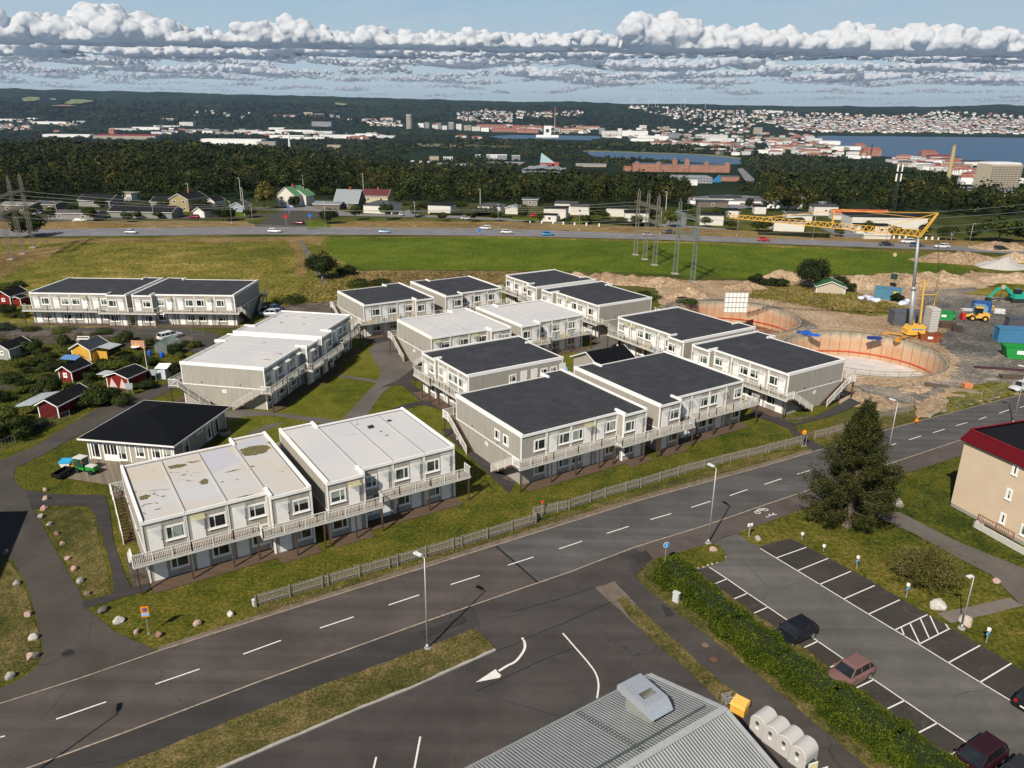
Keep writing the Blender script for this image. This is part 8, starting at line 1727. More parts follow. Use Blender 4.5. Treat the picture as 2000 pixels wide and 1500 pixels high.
WOODM=[m_leaf('leaves_wood_dark',[(0.007,0.013,0.005),(0.017,0.026,0.008),(0.042,0.052,0.014)],.05,.05),m_leaf('leaves_wood_mid',[(0.012,0.021,0.006),(0.030,0.044,0.010),(0.074,0.086,0.020)],.05,.05),m_leaf('leaves_wood_olive',[(0.022,0.024,0.006),(0.050,0.048,0.010),(0.115,0.095,0.022)],.05,.05)]
def woods():
 rng=np.random.default_rng(21);VV=[[],[],[]];FF=[[],[],[]];base=[0,0,0];count=0
 D=340.0
 while D<5200:
  sp=7.6 if D<560 else(9.0 if D<1000 else(12.5 if D<1800 else(20.0 if D<3000 else 34.0)))
  xs=np.arange(-.78*D,.78*D,sp)
  for x in xs:
   px_=x+rng.uniform(-.5,.5)*sp;py=D+rng.uniform(-.5,.5)*sp;z0=terrain(px_,py);uv=PX((px_,py,z0));w=0
   for poly,dens in WOODS:
    if inside(uv,poly):w=dens;break
   clump=mn_(Vector((px_*.012,py*.012,3.0)));tone=mn_(Vector((px_*.02,py*.02,9.0)))
   if rng.uniform()>w*(1.05+.5*clump):continue
   big=rng.uniform()<.22
   r=sp*rng.uniform(.42,.66)*(1.45 if big else 1);h=12.5*rng.uniform(.6,1.15)*(1.3 if big else 1)*(1+.35*clump)
   if rng.uniform()<.10:r*=.5;h*=1.25
   q_=tone+rng.normal()*.30;m_i=2 if q_>.42 else(1 if q_>.05 else 0)
   n=(120 if D<480 else(72 if D<800 else(34 if D<1800 else 18)));n=int(n*(1.5 if big else 1));P_=crown_points((px_,py,z0+h*.55),(r,r,h*.48),n,rng,6,.5,.85)
   s=np.full(n,r*(.30 if D<480 else(.38 if D<800 else .58)))*rng.uniform(.6,1.25,n);V,F_=leaf_quads(P_,s,rng,.5,crown_points.n);VV[m_i].append(V);FF[m_i].append(F_+base[m_i]);base[m_i]+=len(V);count+=1
  D+=sp
 for i,lb in enumerate(['dark broadleaf woods stretching from behind the houses towards the town','greener crowns mixed through the woods towards the town','olive brown crowns scattered in the woods towards the town']):tag(mesh_np('woods',np.concatenate(VV[i]),np.concatenate(FF[i]),WOODM[i]),lb,'woods',kind='stuff')
 print('forest trees',count,sum(base)//4)
from mathutils.noise import noise as mn_
woods()
# rough grass tufts in the meadows (uncountable)
def tufts(name,poly,n,s,mat,label,z=.03):
 rng=np.random.default_rng(len(name)+n);us=[p[0]for p in poly];vs=[p[1]for p in poly];Q=[]
 W_=[G(u,v)for u,v in poly];xs=[p.x for p in W_];ys=[p.y for p in W_];P2=[(p.x,p.y)for p in W_];k=0
 while len(Q)<n and k<n*20:
  k+=1;x,y=rng.uniform(min(xs),max(xs)),rng.uniform(min(ys),max(ys))
  if inside((x,y),P2):Q.append((x,y,z+s*.25))
 Q=np.array(Q);V,F_=leaf_quads(Q,rng.uniform(.4,1.3,len(Q))*s,rng,0.1);V[:,2]=np.maximum(V[:,2],.0);o=mesh_np(name,V,F_,mat);return tag(o,label,'grass',kind='stuff')
STRL=m_leaf('straw_blades',[(.10,.08,.03),(.22,.17,.07),(.36,.28,.13)],.3,.2);GRL=m_leaf('grass_blades',[(.03,.045,.010),(.07,.085,.018),(.15,.14,.04)],.3,.3)
tufts('meadow_grass',[(0,470),(600,470),(620,540),(540,600),(300,540),(60,540),(-60,640),(-100,560)],3500,.45,STRL,'tufty rough grass of the meadow behind the far left blocks')
tufts('dry_meadow_grass',[(690,531),(1080,533),(1080,550),(760,556),(640,600),(560,585),(600,550)],3500,.6,STRL,'straw coloured dry grass between the crop field and the dark roofs')
tufts('site_grass',[(1470,565),(1560,556),(1700,582),(1770,605),(1700,616),(1600,604),(1460,582)],3500,.5,STRL,'long yellow-green grass beside the green roofed little house')
tufts('garden_weeds',[(0,655),(330,660),(390,690),(330,740),(180,800),(60,850),(0,880)],12000,.30,GRL,'weeds and beds of the garden plots')
tufts('island_grass',[(240,1500),(500,1391),(825,1271),(922,1232),(960,1268),(705,1380),(430,1498)],9000,.12,STRL,'tufts of dry grass on the traffic island',.09)
tufts('verge_grass',[(1250,1128),(1290,1100),(1350,1150),(1700,1440),(1740,1500),(1500,1335),(1310,1188)],5000,.12,GRL,'tufts of grass on the verge below the hedge',.05)
tufts('roadside_tufts',[(505,1192),(1000,1038),(1500,890),(1500,902),(1000,1050),(500,1206)],6000,.12,STRL,'dry tufts along the road edge')
# == HOUSES BEYOND THE HIGHWAY
WW=M((.66,.62,.55),.85,var=.05,name='white_brick');CR=M((.52,.44,.30),.85);GYW=M((.25,.24,.22),.85);BRW=M((.16,.13,.10),.85,var=.15);GR_ROOF=M((.075,.078,.085),.9,var=.2,scale=.6,spec=.08);BK_ROOF=M((.020,.021,.024),.95,var=.2,scale=.6,spec=.05);GREEN_R=M((.12,.27,.12),.6,var=.1);MET_R=M((.24,.27,.28),.5,.2,.1);BRN_R=M((.10,.03,.028),.8);RD_R=M((.38,.085,.045),.85,var=.2)
def house(u,v,w,d,h,rise,ang,wall,roof,label,wins=2,cat='house',base=None,garage=False,chim=False,hip=False,group='houses beyond the highway',name='house',doorc=None):
 """(u, v) is the foot of the near facade's middle; gable faces sideways when |w| > d, roof flat when rise is 0"""
 p=U(u,v);f=D2(ang);n=Vector((f.y,-f.x,0));r=thing(name,p,label,cat,group);O=p-f*w/2-Z*.3;H=h+.3
 m2=MB();m2.box(O,f*w,-n*d,Z*H)
 if rise>0 and not hip:
  a,b_,c_,d_=O+Z*H,O+f*w+Z*H,O+f*w-n*d+Z*H,O-n*d+Z*H
  if w>=d:m2.quad(b_,c_,(b_+c_)/2+Z*rise);m2.quad(d_,a,(a+d_)/2+Z*rise)
  else:m2.quad(a,b_,(a+b_)/2+Z*rise);m2.quad(c_,d_,(c_+d_)/2+Z*rise)
 m2.build('wall',wall,r)
 if rise==0:m3=MB();m3.box(O+Z*H-f*.25+n*.25,f*(w+.5),-n*(d+.5),Z*.28);ro=m3.build('roof',roof,r);
 elif hip:
  e=[O+Z*H-f*.4+n*.4,O+f*(w+.4)+Z*H+n*.4,O+f*(w+.4)-n*(d+.4)+Z*H,O-n*(d+.4)-f*.4+Z*H];g0,g1=O+f*w*.35-n*d/2+Z*(H+rise),O+f*w*.65-n*d/2+Z*(H+rise);m3=MB();m3.v=e+[g0,g1];m3.f=[(0,1,5,4),(1,2,5),(2,3,4,5),(3,0,4),(3,2,1,0)];ro=m3.build('roof',roof,r)
 elif w>=d:ro=gable_roof(O+n*.35-f*.35,f,n,w+.7,d+.7,H-rise*.08,H+rise+.05,.14,roof,r)
 else:ro=gable_roof(O+f*w+f*.35+n*.35,-n,f,d+.7,w+.7,H-rise*.08,H+rise+.05,.14,roof,r)
 if chim:m4=MB();m4.cbox(O+f*w*.55-n*d*.5+Z*H,.7,.7,rise+1.1,ang);m4.build('chimney',RD_R,ro)
 for k in range(wins):
  c_=O+f*(w*(k+.5)/wins)+n*.02+Z*(H*.55 if h<4 else H*.3);
  for zz in((0,)if h<4 else(0,2.7)):
   m5=MB();m5.box(c_-f*.65+Z*(zz-.5),f*1.3,n*.05,Z*1.1);wn=m5.build('window',WHITE,r);m5=MB();m5.box(c_-f*.5+Z*(zz-.38)+n*.052,f*1.0,n*.02,Z*.86);m5.build('pane',GLASS_D,wn)
 if garage:m6=MB();m6.box(O+f*w*.2+n*.02,f*w*.6,n*.06,Z*2.3);m6.build('garage_door',WHITE,r)
 return r
R=radians
house(30,414,14,9,2.8,.9,R(-8),BRW,M((.20,.19,.17),.85),'low brown house with a grey roof at the left edge behind the masts',2)
house(88,412,10,8,2.8,1.0,R(-10),BRW,GR_ROOF,'brown timber house right of the low brown house at the left',2)
house(140,429,19,8,2.5,.8,R(-4),GYW,M((.09,.08,.075),.85),'long grey garage house with a brown-grey roof behind the white boat',2)
house(185,404,16,9,2.9,2.2,R(-12),GYW,BK_ROOF,'black roofed house with white gable edges behind the grey garage house',1)
house(242,393,8,8,3.4,0,R(-5),WW,M((.28,.24,.20),.8),'small white box house with a brownish flat roof',1)
house(275,426,26,9,2.6,1.9,R(-5),GYW,BK_ROOF,'long black roofed row of garages with white doors',0)
for k in(-7,4,10):
 q_=U(275,426)+D2(R(-5))*k+Vector((0,-.06,0));pass
house(352,413,9,13,5.2,2.2,R(-14),M((.34,.27,.14),.85),BK_ROOF,'two storey yellow-brown house with a black roof and balcony',2,chim=True)
house(320,408,12,9,3.0,2.0,R(-8),GYW,BK_ROOF,'low black roofed wing left of the yellow-brown house',1)
house(389,425,5.4,8,2.4,1.6,R(-18),WW,BK_ROOF,'small white garage with a black gable roof',0,garage=True)
house(412,404,4.5,7,2.4,1.4,R(-20),WW,BK_ROOF,'small white gable behind the small white garage',0)
house(463,414,6,7,2.5,1.5,R(-10),M((.30,.36,.40),.8),GR_ROOF,'blue-grey little house left of the tall pale poles',1)
house(560,404,9,11,5.2,3.4,R(-18),WW,GREEN_R,'large white house with a bright green gable roof',2,chim=True)
house(585,402,7,8,4.6,2.4,R(-12),WW,GREEN_R,'white rear wing of the green roofed house',1)
house(638,409,12,8,2.3,.8,R(-8),BRW,MET_R,'low dark house with a pale metal roof',0)
house(676,407,11,10,2.8,5.0,R(-10),BRW,MET_R,'dark chalet house with a steep grey metal roof',1,chim=True)
house(732,396,13,9,3.4,2.6,R(-8),CR,BRN_R,'cream house with a dark red-brown roof behind the chalet house',2,chim=True)
house(738,417,13,11,3.4,1.6,R(-14),WW,GR_ROOF,'white house with a low grey hipped roof behind roadside trees',0,hip=True)
house(858,418,10,9,3.6,0,R(-12),WW,BK_ROOF,'flat white box house with a black roof, standing alone',0)
house(955,418,10,9,3.4,.9,R(-15),WW,GR_ROOF,'white house with a grey roof beside the tall pale pole',0,hip=True)
house(1000,418,6,7,2.6,.8,R(-10),WW,MET_R,'pale carport right of the white house with the tall pole',0,'carport')
house(1035,402,7,7,3.0,.4,R(-10),GYW,GR_ROOF,'small grey house at the edge of the dark woods',1)
house(1083,430,9,8,4.6,0,R(-12),WW,BK_ROOF,'large white box house with a low wing in front',0)
house(1073,433,5.5,4,2.6,0,R(-12),WW,BK_ROOF,'low white wing before the large white box house',1)
house(1105,416,10,8,4.0,0,R(-8),WW,GR_ROOF,'white house with a grey flat roof right behind the large box house',0)
house(1132,420,8,7,3.6,0,R(-5),WW,GR_ROOF,'white box house right of the grey roofed one',1)
house(1205,423,9,8,3.4,0,R(-6),WW,BK_ROOF,'left one of two twin white box houses behind the three lattice masts',0)
house(1243,434,9.5,8,3.6,0,R(-6),WW,BK_ROOF,'right one of two twin white box houses behind the three lattice masts',0)
house(1389,440,9,8,3.8,0,R(-8),WW,BK_ROOF,'white box house left of the crane jib tip',0)
house(1425,424,7,7,2.8,0,R(-8),WW,BK_ROOF,'small white house behind the crane jib tip',1);house(1484,418,5,6,3.2,0,R(-8),WW,BK_ROOF,'narrow white house half hidden by dark trees',0)
house(1392,405,14,8,2.6,0,R(-5),BRW,GR_ROOF,'low brown house with a grey roof before the black and white hall',1)
house(1540,452,11,9,3.6,.8,R(-8),WW,BK_ROOF,'white house with a dark roof under the crane jib',0);house(1560,434,10,8,3.2,.6,R(-8),WW,GR_ROOF,'white house with a grey roof behind the dark roofed one',0)
house(1612,421,10,8,3.8,0,R(-5),WW,GR_ROOF,'white flat roofed house left of the red tiled row',1);house(1680,430,22,6,2.6,1.4,R(-4),WW,RD_R,'long red tiled roof behind the modern white house',0)
house(1735,447,28,12,4.4,0,R(-4),WW,BK_ROOF,'large modern white house with black flat roofs',0);house(1705,457,12,5,3.0,0,R(-4),WW,BK_ROOF,'low front part of the modern white house',2);house(1713,467,9,2.5,1.3,0,R(-4),WW,WW,'low white garden wall box before the modern white house',0,'wall')
for i in range(14):
 u=[1035,1058,1080,1100,1122,1145,1170,1735,1745,1756,1768,1808,1820,1832][i];v=435+(u-1035)*.055 if u<1500 else 466+(u-1735)*.03;p=U(u,v);m2=MB();m2.cbox(p,.5,.5,1.1);m2.v.append(p+Z*1.3);tag(m2.build('gate_post',WHITE),'white garden wall pillar '+near_house(u,v),'pillar','white garden wall pillars')
 # == THE TOWN
def m_facade(name,wall,glassc=(.06,.07,.08),sx=3.4,sz=3.1,fill=.5):
 """wall with rows of windows as a surface pattern, for buildings too far away to show more"""
 m_,t,b=mat_base(name);P=t.add('ShaderNodeTexCoord').outputs['Object'];g=t.add('ShaderNodeNewGeometry');s_=t.add('ShaderNodeSeparateXYZ');t.l.new(g.outputs['Position'],s_.inputs[0]);nn=t.add('ShaderNodeSeparateXYZ');t.l.new(g.outputs['Normal'],nn.inputs[0])
 q=t.math('ADD',t.math('MULTIPLY',s_.outputs[0],t.math('ABSOLUTE',nn.outputs[1])),t.math('MULTIPLY',s_.outputs[1],t.math('ABSOLUTE',nn.outputs[0])))
 a=t.math('LESS_THAN',t.math('FRACT',t.math('DIVIDE',q,sx)),fill);c_=t.math('LESS_THAN',t.math('FRACT',t.math('DIVIDE',t.math('ADD',s_.outputs[2],2000.0),sz)),.5);m=t.math('MULTIPLY',t.math('MULTIPLY',a,c_),t.math('LESS_THAN',t.math('ABSOLUTE',nn.outputs[2]),.5))
 n=t.noise(g.outputs['Position'],.05,4,.6);k=t.vmath('SCALE',(1,1,1));k.node.inputs[0].default_value=wall;t.inp(k.node.inputs['Scale'],t.mapr(n,.3,.7,.85,1.12));t.l.new(t.mix(m,k,glassc),b.inputs['Base Color']);b.inputs['Roughness'].default_value=.7;return m_
FW=m_facade('facade_white',(.80,.78,.74));FC=m_facade('facade_cream',(.55,.45,.30));FG=m_facade('facade_grey',(.30,.31,.32));FB=m_facade('facade_brick',(.40,.19,.125),(.08,.05,.05),3.6,3.3,.4);FD=m_facade('facade_dark',(.12,.12,.13));FBE=m_facade('facade_beige',(.45,.39,.30),(.07,.07,.07),3.0,3.0,.55)
FL_W=M((.78,.78,.78),.8,var=.12,scale=.05);FL_G=M((.26,.28,.30),.8,var=.12,scale=.05);FL_D=M((.06,.065,.075),.95,spec=.05);FL_R=M((.30,.10,.07),.85,var=.25,scale=.08);FL_DR=M((.22,.03,.04),.8);FL_S=M((.10,.12,.15),.7)
FAC={'w':FW,'c':FC,'g':FG,'b':FB,'d':FD,'e':FBE,'W':M((.82,.80,.77),.8,var=.06,scale=.05)};RFM={'w':FL_W,'g':FL_G,'d':FL_D,'r':FL_R,'m':FL_DR,'s':FL_S}
def town(u,v,wpx,hpx,wall,roof,label,gable=.0,depth=.6,ang=None,name='town_building',cat='building',group='buildings of the town in the distance'):
 p=U(u,v);sc=(p-CAM).dot(FWD)/F_PX;w,h=wpx*sc,hpx*sc;d=max(8,min(60,w*depth));a=ang if ang is not None else random.uniform(-.25,.15)+atan2(-p.x,p.y)*0
 f=D2(a);n=Vector((f.y,-f.x,0));r=thing(name,p,label,cat,group);O=p-f*w/2;m2=MB();m2.box(O-Z*12,f*w,-n*d,Z*(h+12));m2.build('wall',FAC[wall],r)
 m3=MB()
 if gable<=0:m3.box(O+Z*h-f*.3+n*.3,f*(w+.6),-n*(d+.6),Z*max(.5,h*.05))
 else:
  e=[O+Z*h-f*.5+n*.6,O+f*(w+.5)+Z*h+n*.6,O+f*(w+.5)-n*(d+.6)+Z*h,O-n*(d+.6)-f*.5+Z*h];k_=min(.3,d/w*.4);g0,g1=O+f*w*k_*.6-n*d/2+Z*(h+gable*sc),O+f*w*(1-k_*.6)-n*d/2+Z*(h+gable*sc);m3.v=e+[g0,g1];m3.f=[(0,1,5,4),(1,2,5),(2,3,4,5),(3,0,4),(3,2,1,0)]
 m3.build('roof',RFM[roof],r);return r,O,f,n,w,d,h,sc
TL=[(22,236,60,4,'W','w','long white industrial hall at the far left'),(100,242,60,5,'W','g','grey-white hall right of the far left hall'),(65,233,30,3,'W','w','small white hall left of the grey-white hall'),(135,246,34,4,'c','g','cream hall with grey roof at the far left'),(155,240,26,4,'W','w','short white hall behind the cream one'),(15,252,20,5,'e','r','small beige block with a red roof at the left edge'),(50,250,16,5,'w','r','white block with a red roof near the left edge'),(110,260,14,5,'c','r','small cream block left of the dark red roofed hall'),(130,268,90,6,'W','w','long low white hall behind the left woods'),(243,272,122,8,'e','m','very long beige hall with a dark red roof rising from the left woods'),(218,262,12,9,'b','r','orange round roofed tower behind the long dark red roof'),(240,256,50,6,'w','g','pale hall left of the orange round roof'),(285,254,56,6,'W','w','white hall behind the long dark red roof'),(315,262,40,5,'w','g','grey-white hall right of the long dark red roof'),(325,248,50,3,'W','g','thin pale roof beyond the white hall'),(327,236,26,5,'c','w','cream school block below the hill at the left'),(364,246,26,8,'w','w','white office block below the hill'),(405,261,20,6,'W','w','bright small white hall'),(400,256,60,4,'g','s','blue-grey flat hall beside the bright small hall'),(440,262,40,4,'e','g','beige low hall in the left industrial area'),(480,260,46,6,'w','w','white factory at the edge of the dark woods'),(452,283,120,12,'W','w','long white hall behind the woods left of the white chimney'),(415,281,50,8,'b','m','dark red building at the left end of the long white hall'),(520,286,36,10,'e','g','beige block at the right end of the long white hall'),(520,262,60,5,'W','w','white hall left of the white chimney'),(575,258,80,5,'W','g','wide pale hall behind the white chimney'),(560,270,70,6,'W','w','white hall at the foot of the white chimney'),(620,262,60,6,'w','w','white hall right of the white chimney'),(600,272,70,5,'W','g','grey roofed hall right of the white chimney'),(660,270,70,7,'W','w','large white hall in the middle of the industrial area'),(700,272,40,5,'b','r','dark red shed among the white halls'),(715,266,44,5,'W','w','bright white hall before the small lake'),(752,270,36,5,'w','w','last white hall on the right of the industrial area'),(628,247,40,10,'g','g','grey unfinished block with a crane'),(540,253,30,4,'W','w','small white hall by the grey unfinished block'),(652,292,26,10,'c','s','cream villa with a slate roof amid the woods'),(602,226,18,7,'c','w','cream apartment block on the slope, left of two'),(623,227,18,5,'c','w','cream apartment block on the slope, right of two'),(648,229,8,6,'g','g','narrow grey block on the slope, left of two'),(660,231,8,6,'g','g','narrow grey block on the slope, right of two'),(545,229,22,4,'w','r','white houses with red roofs on the slope above the halls'),(565,228,22,3,'w','r','low red roofed row on the slope'),(683,235,9,4,'w','r','lone white house with a red roof on the slope'),(725,237,20,5,'c','r','cream row with red roof left of the round tower'),(755,235,24,5,'w','r','white row with red roof left of the round tower'),(822,250,11,10,'W','w','white waterside block just right of the round tower'),(834,251,9,13,'g','g','grey waterside tower, first from the left'),(850,252,12,9,'w','r','low white waterside block between grey towers'),(857,252,9,13,'g','g','grey waterside tower, second from the left'),(868,253,10,8,'w','w','small waterside block before the third tower'),(881,253,10,15,'g','w','tallest white-grey waterside tower'),(896,254,11,13,'w','g','pale waterside tower, fourth from the left'),(913,255,14,11,'e','g','beige waterside block right of the towers'),(930,256,16,9,'w','w','white waterside block near the small bridge'),(947,257,16,8,'W','w','last white waterside block'),(985,258,50,7,'b','r','long brick factory left of the white arched tower'),(1030,260,44,7,'b','r','brick warehouse by the narrow lake'),(960,249,60,5,'b','r','long red roofed row behind the brick factory'),(1030,251,60,5,'b','r','red roofed row behind the brick warehouse'),(1120,256,40,5,'c','r','cream row with red roof right of the striped chimney'),(1150,252,44,5,'c','r','row with red roof at the foot of the wooded hill'),(1175,263,10,14,'g','g','grey tower block right of the narrow lake'),(1210,265,8,15,'w','w','slim white tower block in the town centre'),(1190,264,30,9,'w','g','glass and white block before the grey tower'),(1240,266,50,11,'W','w','large white block in the town centre'),(1256,253,13,9,'w','w','white high block under the wooded hill'),(1301,255,12,9,'e','g','beige high block under the wooded hill'),(1275,274,60,9,'W','w','wide white hall at the shore of the town'),(1255,276,44,6,'W','g','low white shed before the wide white hall'),(1316,270,22,11,'g','s','blue glass office in the town'),(1390,270,60,8,'w','g','long white office right of the blue glass office'),(1410,276,50,6,'W','w','white hall right in the middle of the town'),(1350,282,60,5,'e','r','red roofed row before the white halls'),(1400,284,60,5,'c','r','cream row with a red roof in the town'),(1300,284,50,5,'W','r','white shed with a red roof near the lake belt'),(1450,290,50,5,'g','s','grey hall with a slate roof at the town edge'),(1420,300,40,4,'w','w','white hall near the right end of the lake'),(1480,262,16,14,'e','g','beige tower block right in the town'),(1500,300,40,7,'W','w','white factory hall at the right town edge'),(1520,298,18,9,'W','r','white gabled hall with a red roof'),(1365,218,12,4,'w','w','white block on the far ridge, first of five'),(1383,218,9,4,'c','w','cream block on the far ridge, second of five'),(1397,219,8,4,'w','w','white block on the far ridge, third of five'),(1411,220,9,5,'w','w','white block on the far ridge, fourth of five'),(1427,220,11,5,'c','w','cream block on the far ridge, fifth of five'),(1480,219,12,4,'w','w','white block on the ridge above the hillside houses'),(1515,220,30,4,'W','w','long pale school on the ridge'),(1245,212,40,2,'W','w','thin white row on the ridge'),(1525,277,40,9,'c','g','cream block by the big lake'),(1590,277,30,8,'w','g','white block at the near corner of the big lake'),(1620,283,40,8,'W','w','large white shore block left of the dark chimney'),(1655,293,50,8,'W','g','white terraced shore block left of the dark chimney'),(1680,289,20,8,'b','r','brick block with a red roof at the shore'),(1703,305,34,14,'b','r','dark red brick factory under the dark chimney'),(1580,300,40,7,'c','r','cream row with a red roof in the right town'),(1540,290,50,6,'e','r','beige row with a red roof in the right town'),(1605,308,60,6,'W','r','pale hall with a red roof behind the park woods'),(1660,310,40,6,'W','w','pale flat hall left of the brick factory'),(1515,303,24,8,'w','r','white block with a red roof at the left end of the old town'),(1775,318,60,6,'W','g','curved white block at the shore right of the brick factory'),(1770,308,26,5,'c','r','cream shore block with a red roof'),(1815,308,30,12,'b','r','tall red brick church-like block with a little spire'),(1840,312,44,8,'b','m','long dark red brick block at the shore'),(1810,322,44,7,'e','r','beige quarter with red roofs'),(1860,320,40,7,'c','r','cream quarter with red roofs near the great chimney'),(1905,323,60,8,'W','d','long pale block with a dark roof at the shore'),(1835,332,40,7,'b','r','brick quarter with red roofs left of the great chimney'),(1880,334,40,8,'c','r','cream quarter right of the great chimney'),(1910,340,36,9,'e','r','beige quarter left of the high-rise'),(1900,350,28,12,'c','r','cream block with a red roof left of the high-rise'),(1888,360,24,16,'W','r','white apartment house with a red roof beside the high-rise'),(1915,362,18,14,'W','r','narrow white apartment house touching the high-rise'),(1992,358,22,10,'W','w','white block right of the high-rise'),(1955,384,64,12,'w','g','pale terraced block in front of the high-rise'),(1890,380,64,12,'w','g','pale grey block with blue-grey roofs left of the high-rise foot'),(1822,375,36,10,'w','s','white and slate block left of the great chimney foot'),(1746,368,40,10,'W','d','white block with a dark flat roof in the park woods'),(1683,380,40,9,'W','r','white house with a bright orange-red roof in the park woods'),(1707,372,14,5,'W','r','orange-red roof right behind the white house in the park'),(1558,390,36,8,'W','g','grey-white hall behind dark trees right of the black and white hall'),(1618,408,26,10,'W','g','pale building above the crane jib'),(848,314,18,10,'c','s','cream villa with a slate roof in the middle woods'),(970,312,40,10,'g','w','grey store with coloured panels'),(1008,313,16,10,'g','w','small pale store beside the coloured one'),(880,324,60,4,'W','g','low pale halls behind the middle woods'),(820,318,40,3,'W','w','thin white hall in the middle woods'),(985,322,70,4,'b','g','low brick hall below the coloured store'),(1154,326,60,5,'e','g','low tan hall right of the glass pyramid'),(1225,334,16,8,'b','r','small bright red block left of the brick castle'),(1335,358,110,12,'g','g','wide blue-grey hall in front of the brick castle'),(1352,362,20,10,'W','w','white entrance block of the blue-grey hall'),(1426,354,34,10,'b','s','brick house with a dark slate roof right of the brick castle'),(1372,356,20,8,'d','s','dark glass corner of the blue-grey hall'),(900,272,22,7,'w','r','white villas with red roofs in the tree belt, left'),(932,273,20,6,'w','r','white villas with red roofs in the tree belt, right')]
for(u,v,w,h,wl_,rf_,lb)in TL:town(u,v,w,h*.85,wl_,rf_,lb,gable=0 if rf_ in 'wgs' else max(1.2,h*.3))
# landmarks
def pos_sc(u,v):p=U(u,v);return p,(p-CAM).dot(FWD)/F_PX
p,s=pos_sc(800,251);r_=thing('round_tower',p,'tall pale cylindrical tower block at the waterside','tower');m2=MB();m2.tube(p-Z*5,p+Z*25*s,6*s,n=24);m2.build('wall',FBE,r_);m2=MB();m2.tube(p+Z*25*s,p+Z*25.8*s,6.3*s,n=24);m2.build('roof',FL_W,r_)
p,s=pos_sc(1069,269);r_=thing('arched_tower',p,'white silo tower with a dark arch on its face','tower');m2=MB();m2.box(p-Vector((7*s,0,8)),(14*s,0,0),(0,10*s,0),(0,0,22*s+8));m2.box(p-Vector((22*s,-1,8)),(44*s,0,0),(0,10*s,0),(0,0,5*s+8));m2.build('wall',FAC['W'],r_);m2=MB();m2.tube(p+Vector((0,-.5,13*s)),p+Vector((0,.5,13*s)),3.6*s,n=20);m2.build('arch',FL_D,r_)
p,s=pos_sc(1083,262);r_=thing('striped_chimney',p,'thin tall red and white chimney beside the arched tower','chimney');m2=MB();m2.tube(p-Z*5,p+Z*50*s,1.1*s,.7*s,12);m2.build('shaft',M((.42,.25,.22),.8),r_);
for k in range(3):m2=MB();m2.tube(p+Z*(50-k*4)*s,p+Z*(48-k*4)*s,.82*s,.82*s,12);m2.build('red_band',M((.45,.05,.04),.7),r_)
p,s=pos_sc(566,290);r_=thing('white_chimney',p,'white chimney standing in the woods left of centre','chimney');m2=MB();m2.tube(p-Z*5,p+Z*29*s,2.2*s,1.4*s,14);m2.build('shaft',FL_W,r_);m2=MB();m2.cbox(p,4*s,4*s,3*s);m2.build('base',FL_R,r_)
p,s=pos_sc(1848,370);r_=thing('great_chimney',p,'thick yellow-brown chimney rising over the right part of the town','chimney');m2=MB();m2.tube(p-Z*3,p+Z*83*s,4.6*s,3.4*s,16);m2.build('shaft',M((.42,.34,.18),.85,var=.12,scale=.2),r_)
m2=MB();m2.tube(p+Z*81*s,p+Z*83.5*s,3.7*s,3.7*s,16);m2.build('collar',M((.30,.24,.14),.8),r_)
p,s=pos_sc(1700,308);r_=thing('dark_chimney',p,'thin dark chimney at the brick factory by the lake','chimney');m2=MB();m2.tube(p-Z*5,p+Z*25*s,1.4*s,1.0*s,12);m2.build('shaft',M((.06,.045,.045),.8),r_)
p,s=pos_sc(1808,300);m2=MB();m2.tube(p-Z*5,p+Z*8*s,1.2*s,.1*s,8);tag(m2.build('spire',FL_R),'small pointed red spire on the brick quarter by the lake','spire')
# radio mast
p,s=pos_sc(1742,420);r_=thing('radio_mast',p,'tall dark lattice mast with white antennas in front of the park woods','mast');mast(r_,p,96*s,1.6,M((.06,.06,.06),.6));m2=MB();[m2.bar(p+Vector((dx,0,z_*s)),p+Vector((dx,0,(z_+14)*s)),.5)for dx in(-.9,1.0)for z_ in(64,82)];m2.build('antenna',WHITE,r_)
# high-rise
p,s=pos_sc(1958,369);r_=thing('high_rise',p,'large beige high-rise with vertical balcony strips at the right edge','high-rise');f=D2(R(8));n=Vector((f.y,-f.x,0));O=p-f*33*s;w,h,d=66*s,46*s,40*s
m2=MB();m2.box(O-Z*8,f*w,-n*d,Z*(h+8));m2.build('wall',M((.50,.43,.32),.85),r_)
for k in range(9):m2=MB();m2.box(O+f*(w*(k+.3)/9)+n*.05+Z*1,f*w*.045,n*.5,Z*(h-3));m2.build('balcony_strip',M((.14,.13,.12),.8),r_)
for k in range(12):m2=MB();m2.box(O+f*0+n*.6+Z*(h*(k+.9)/13),f*w,n*.12,Z*h*.028);m2.build('floor_band',M((.55,.48,.37),.85),r_)
m2=MB();m2.box(O+Z*h+f*4*s,f*(w-8*s),-n*d,Z*3*s);m2.build('roof_storey',FL_W,r_)
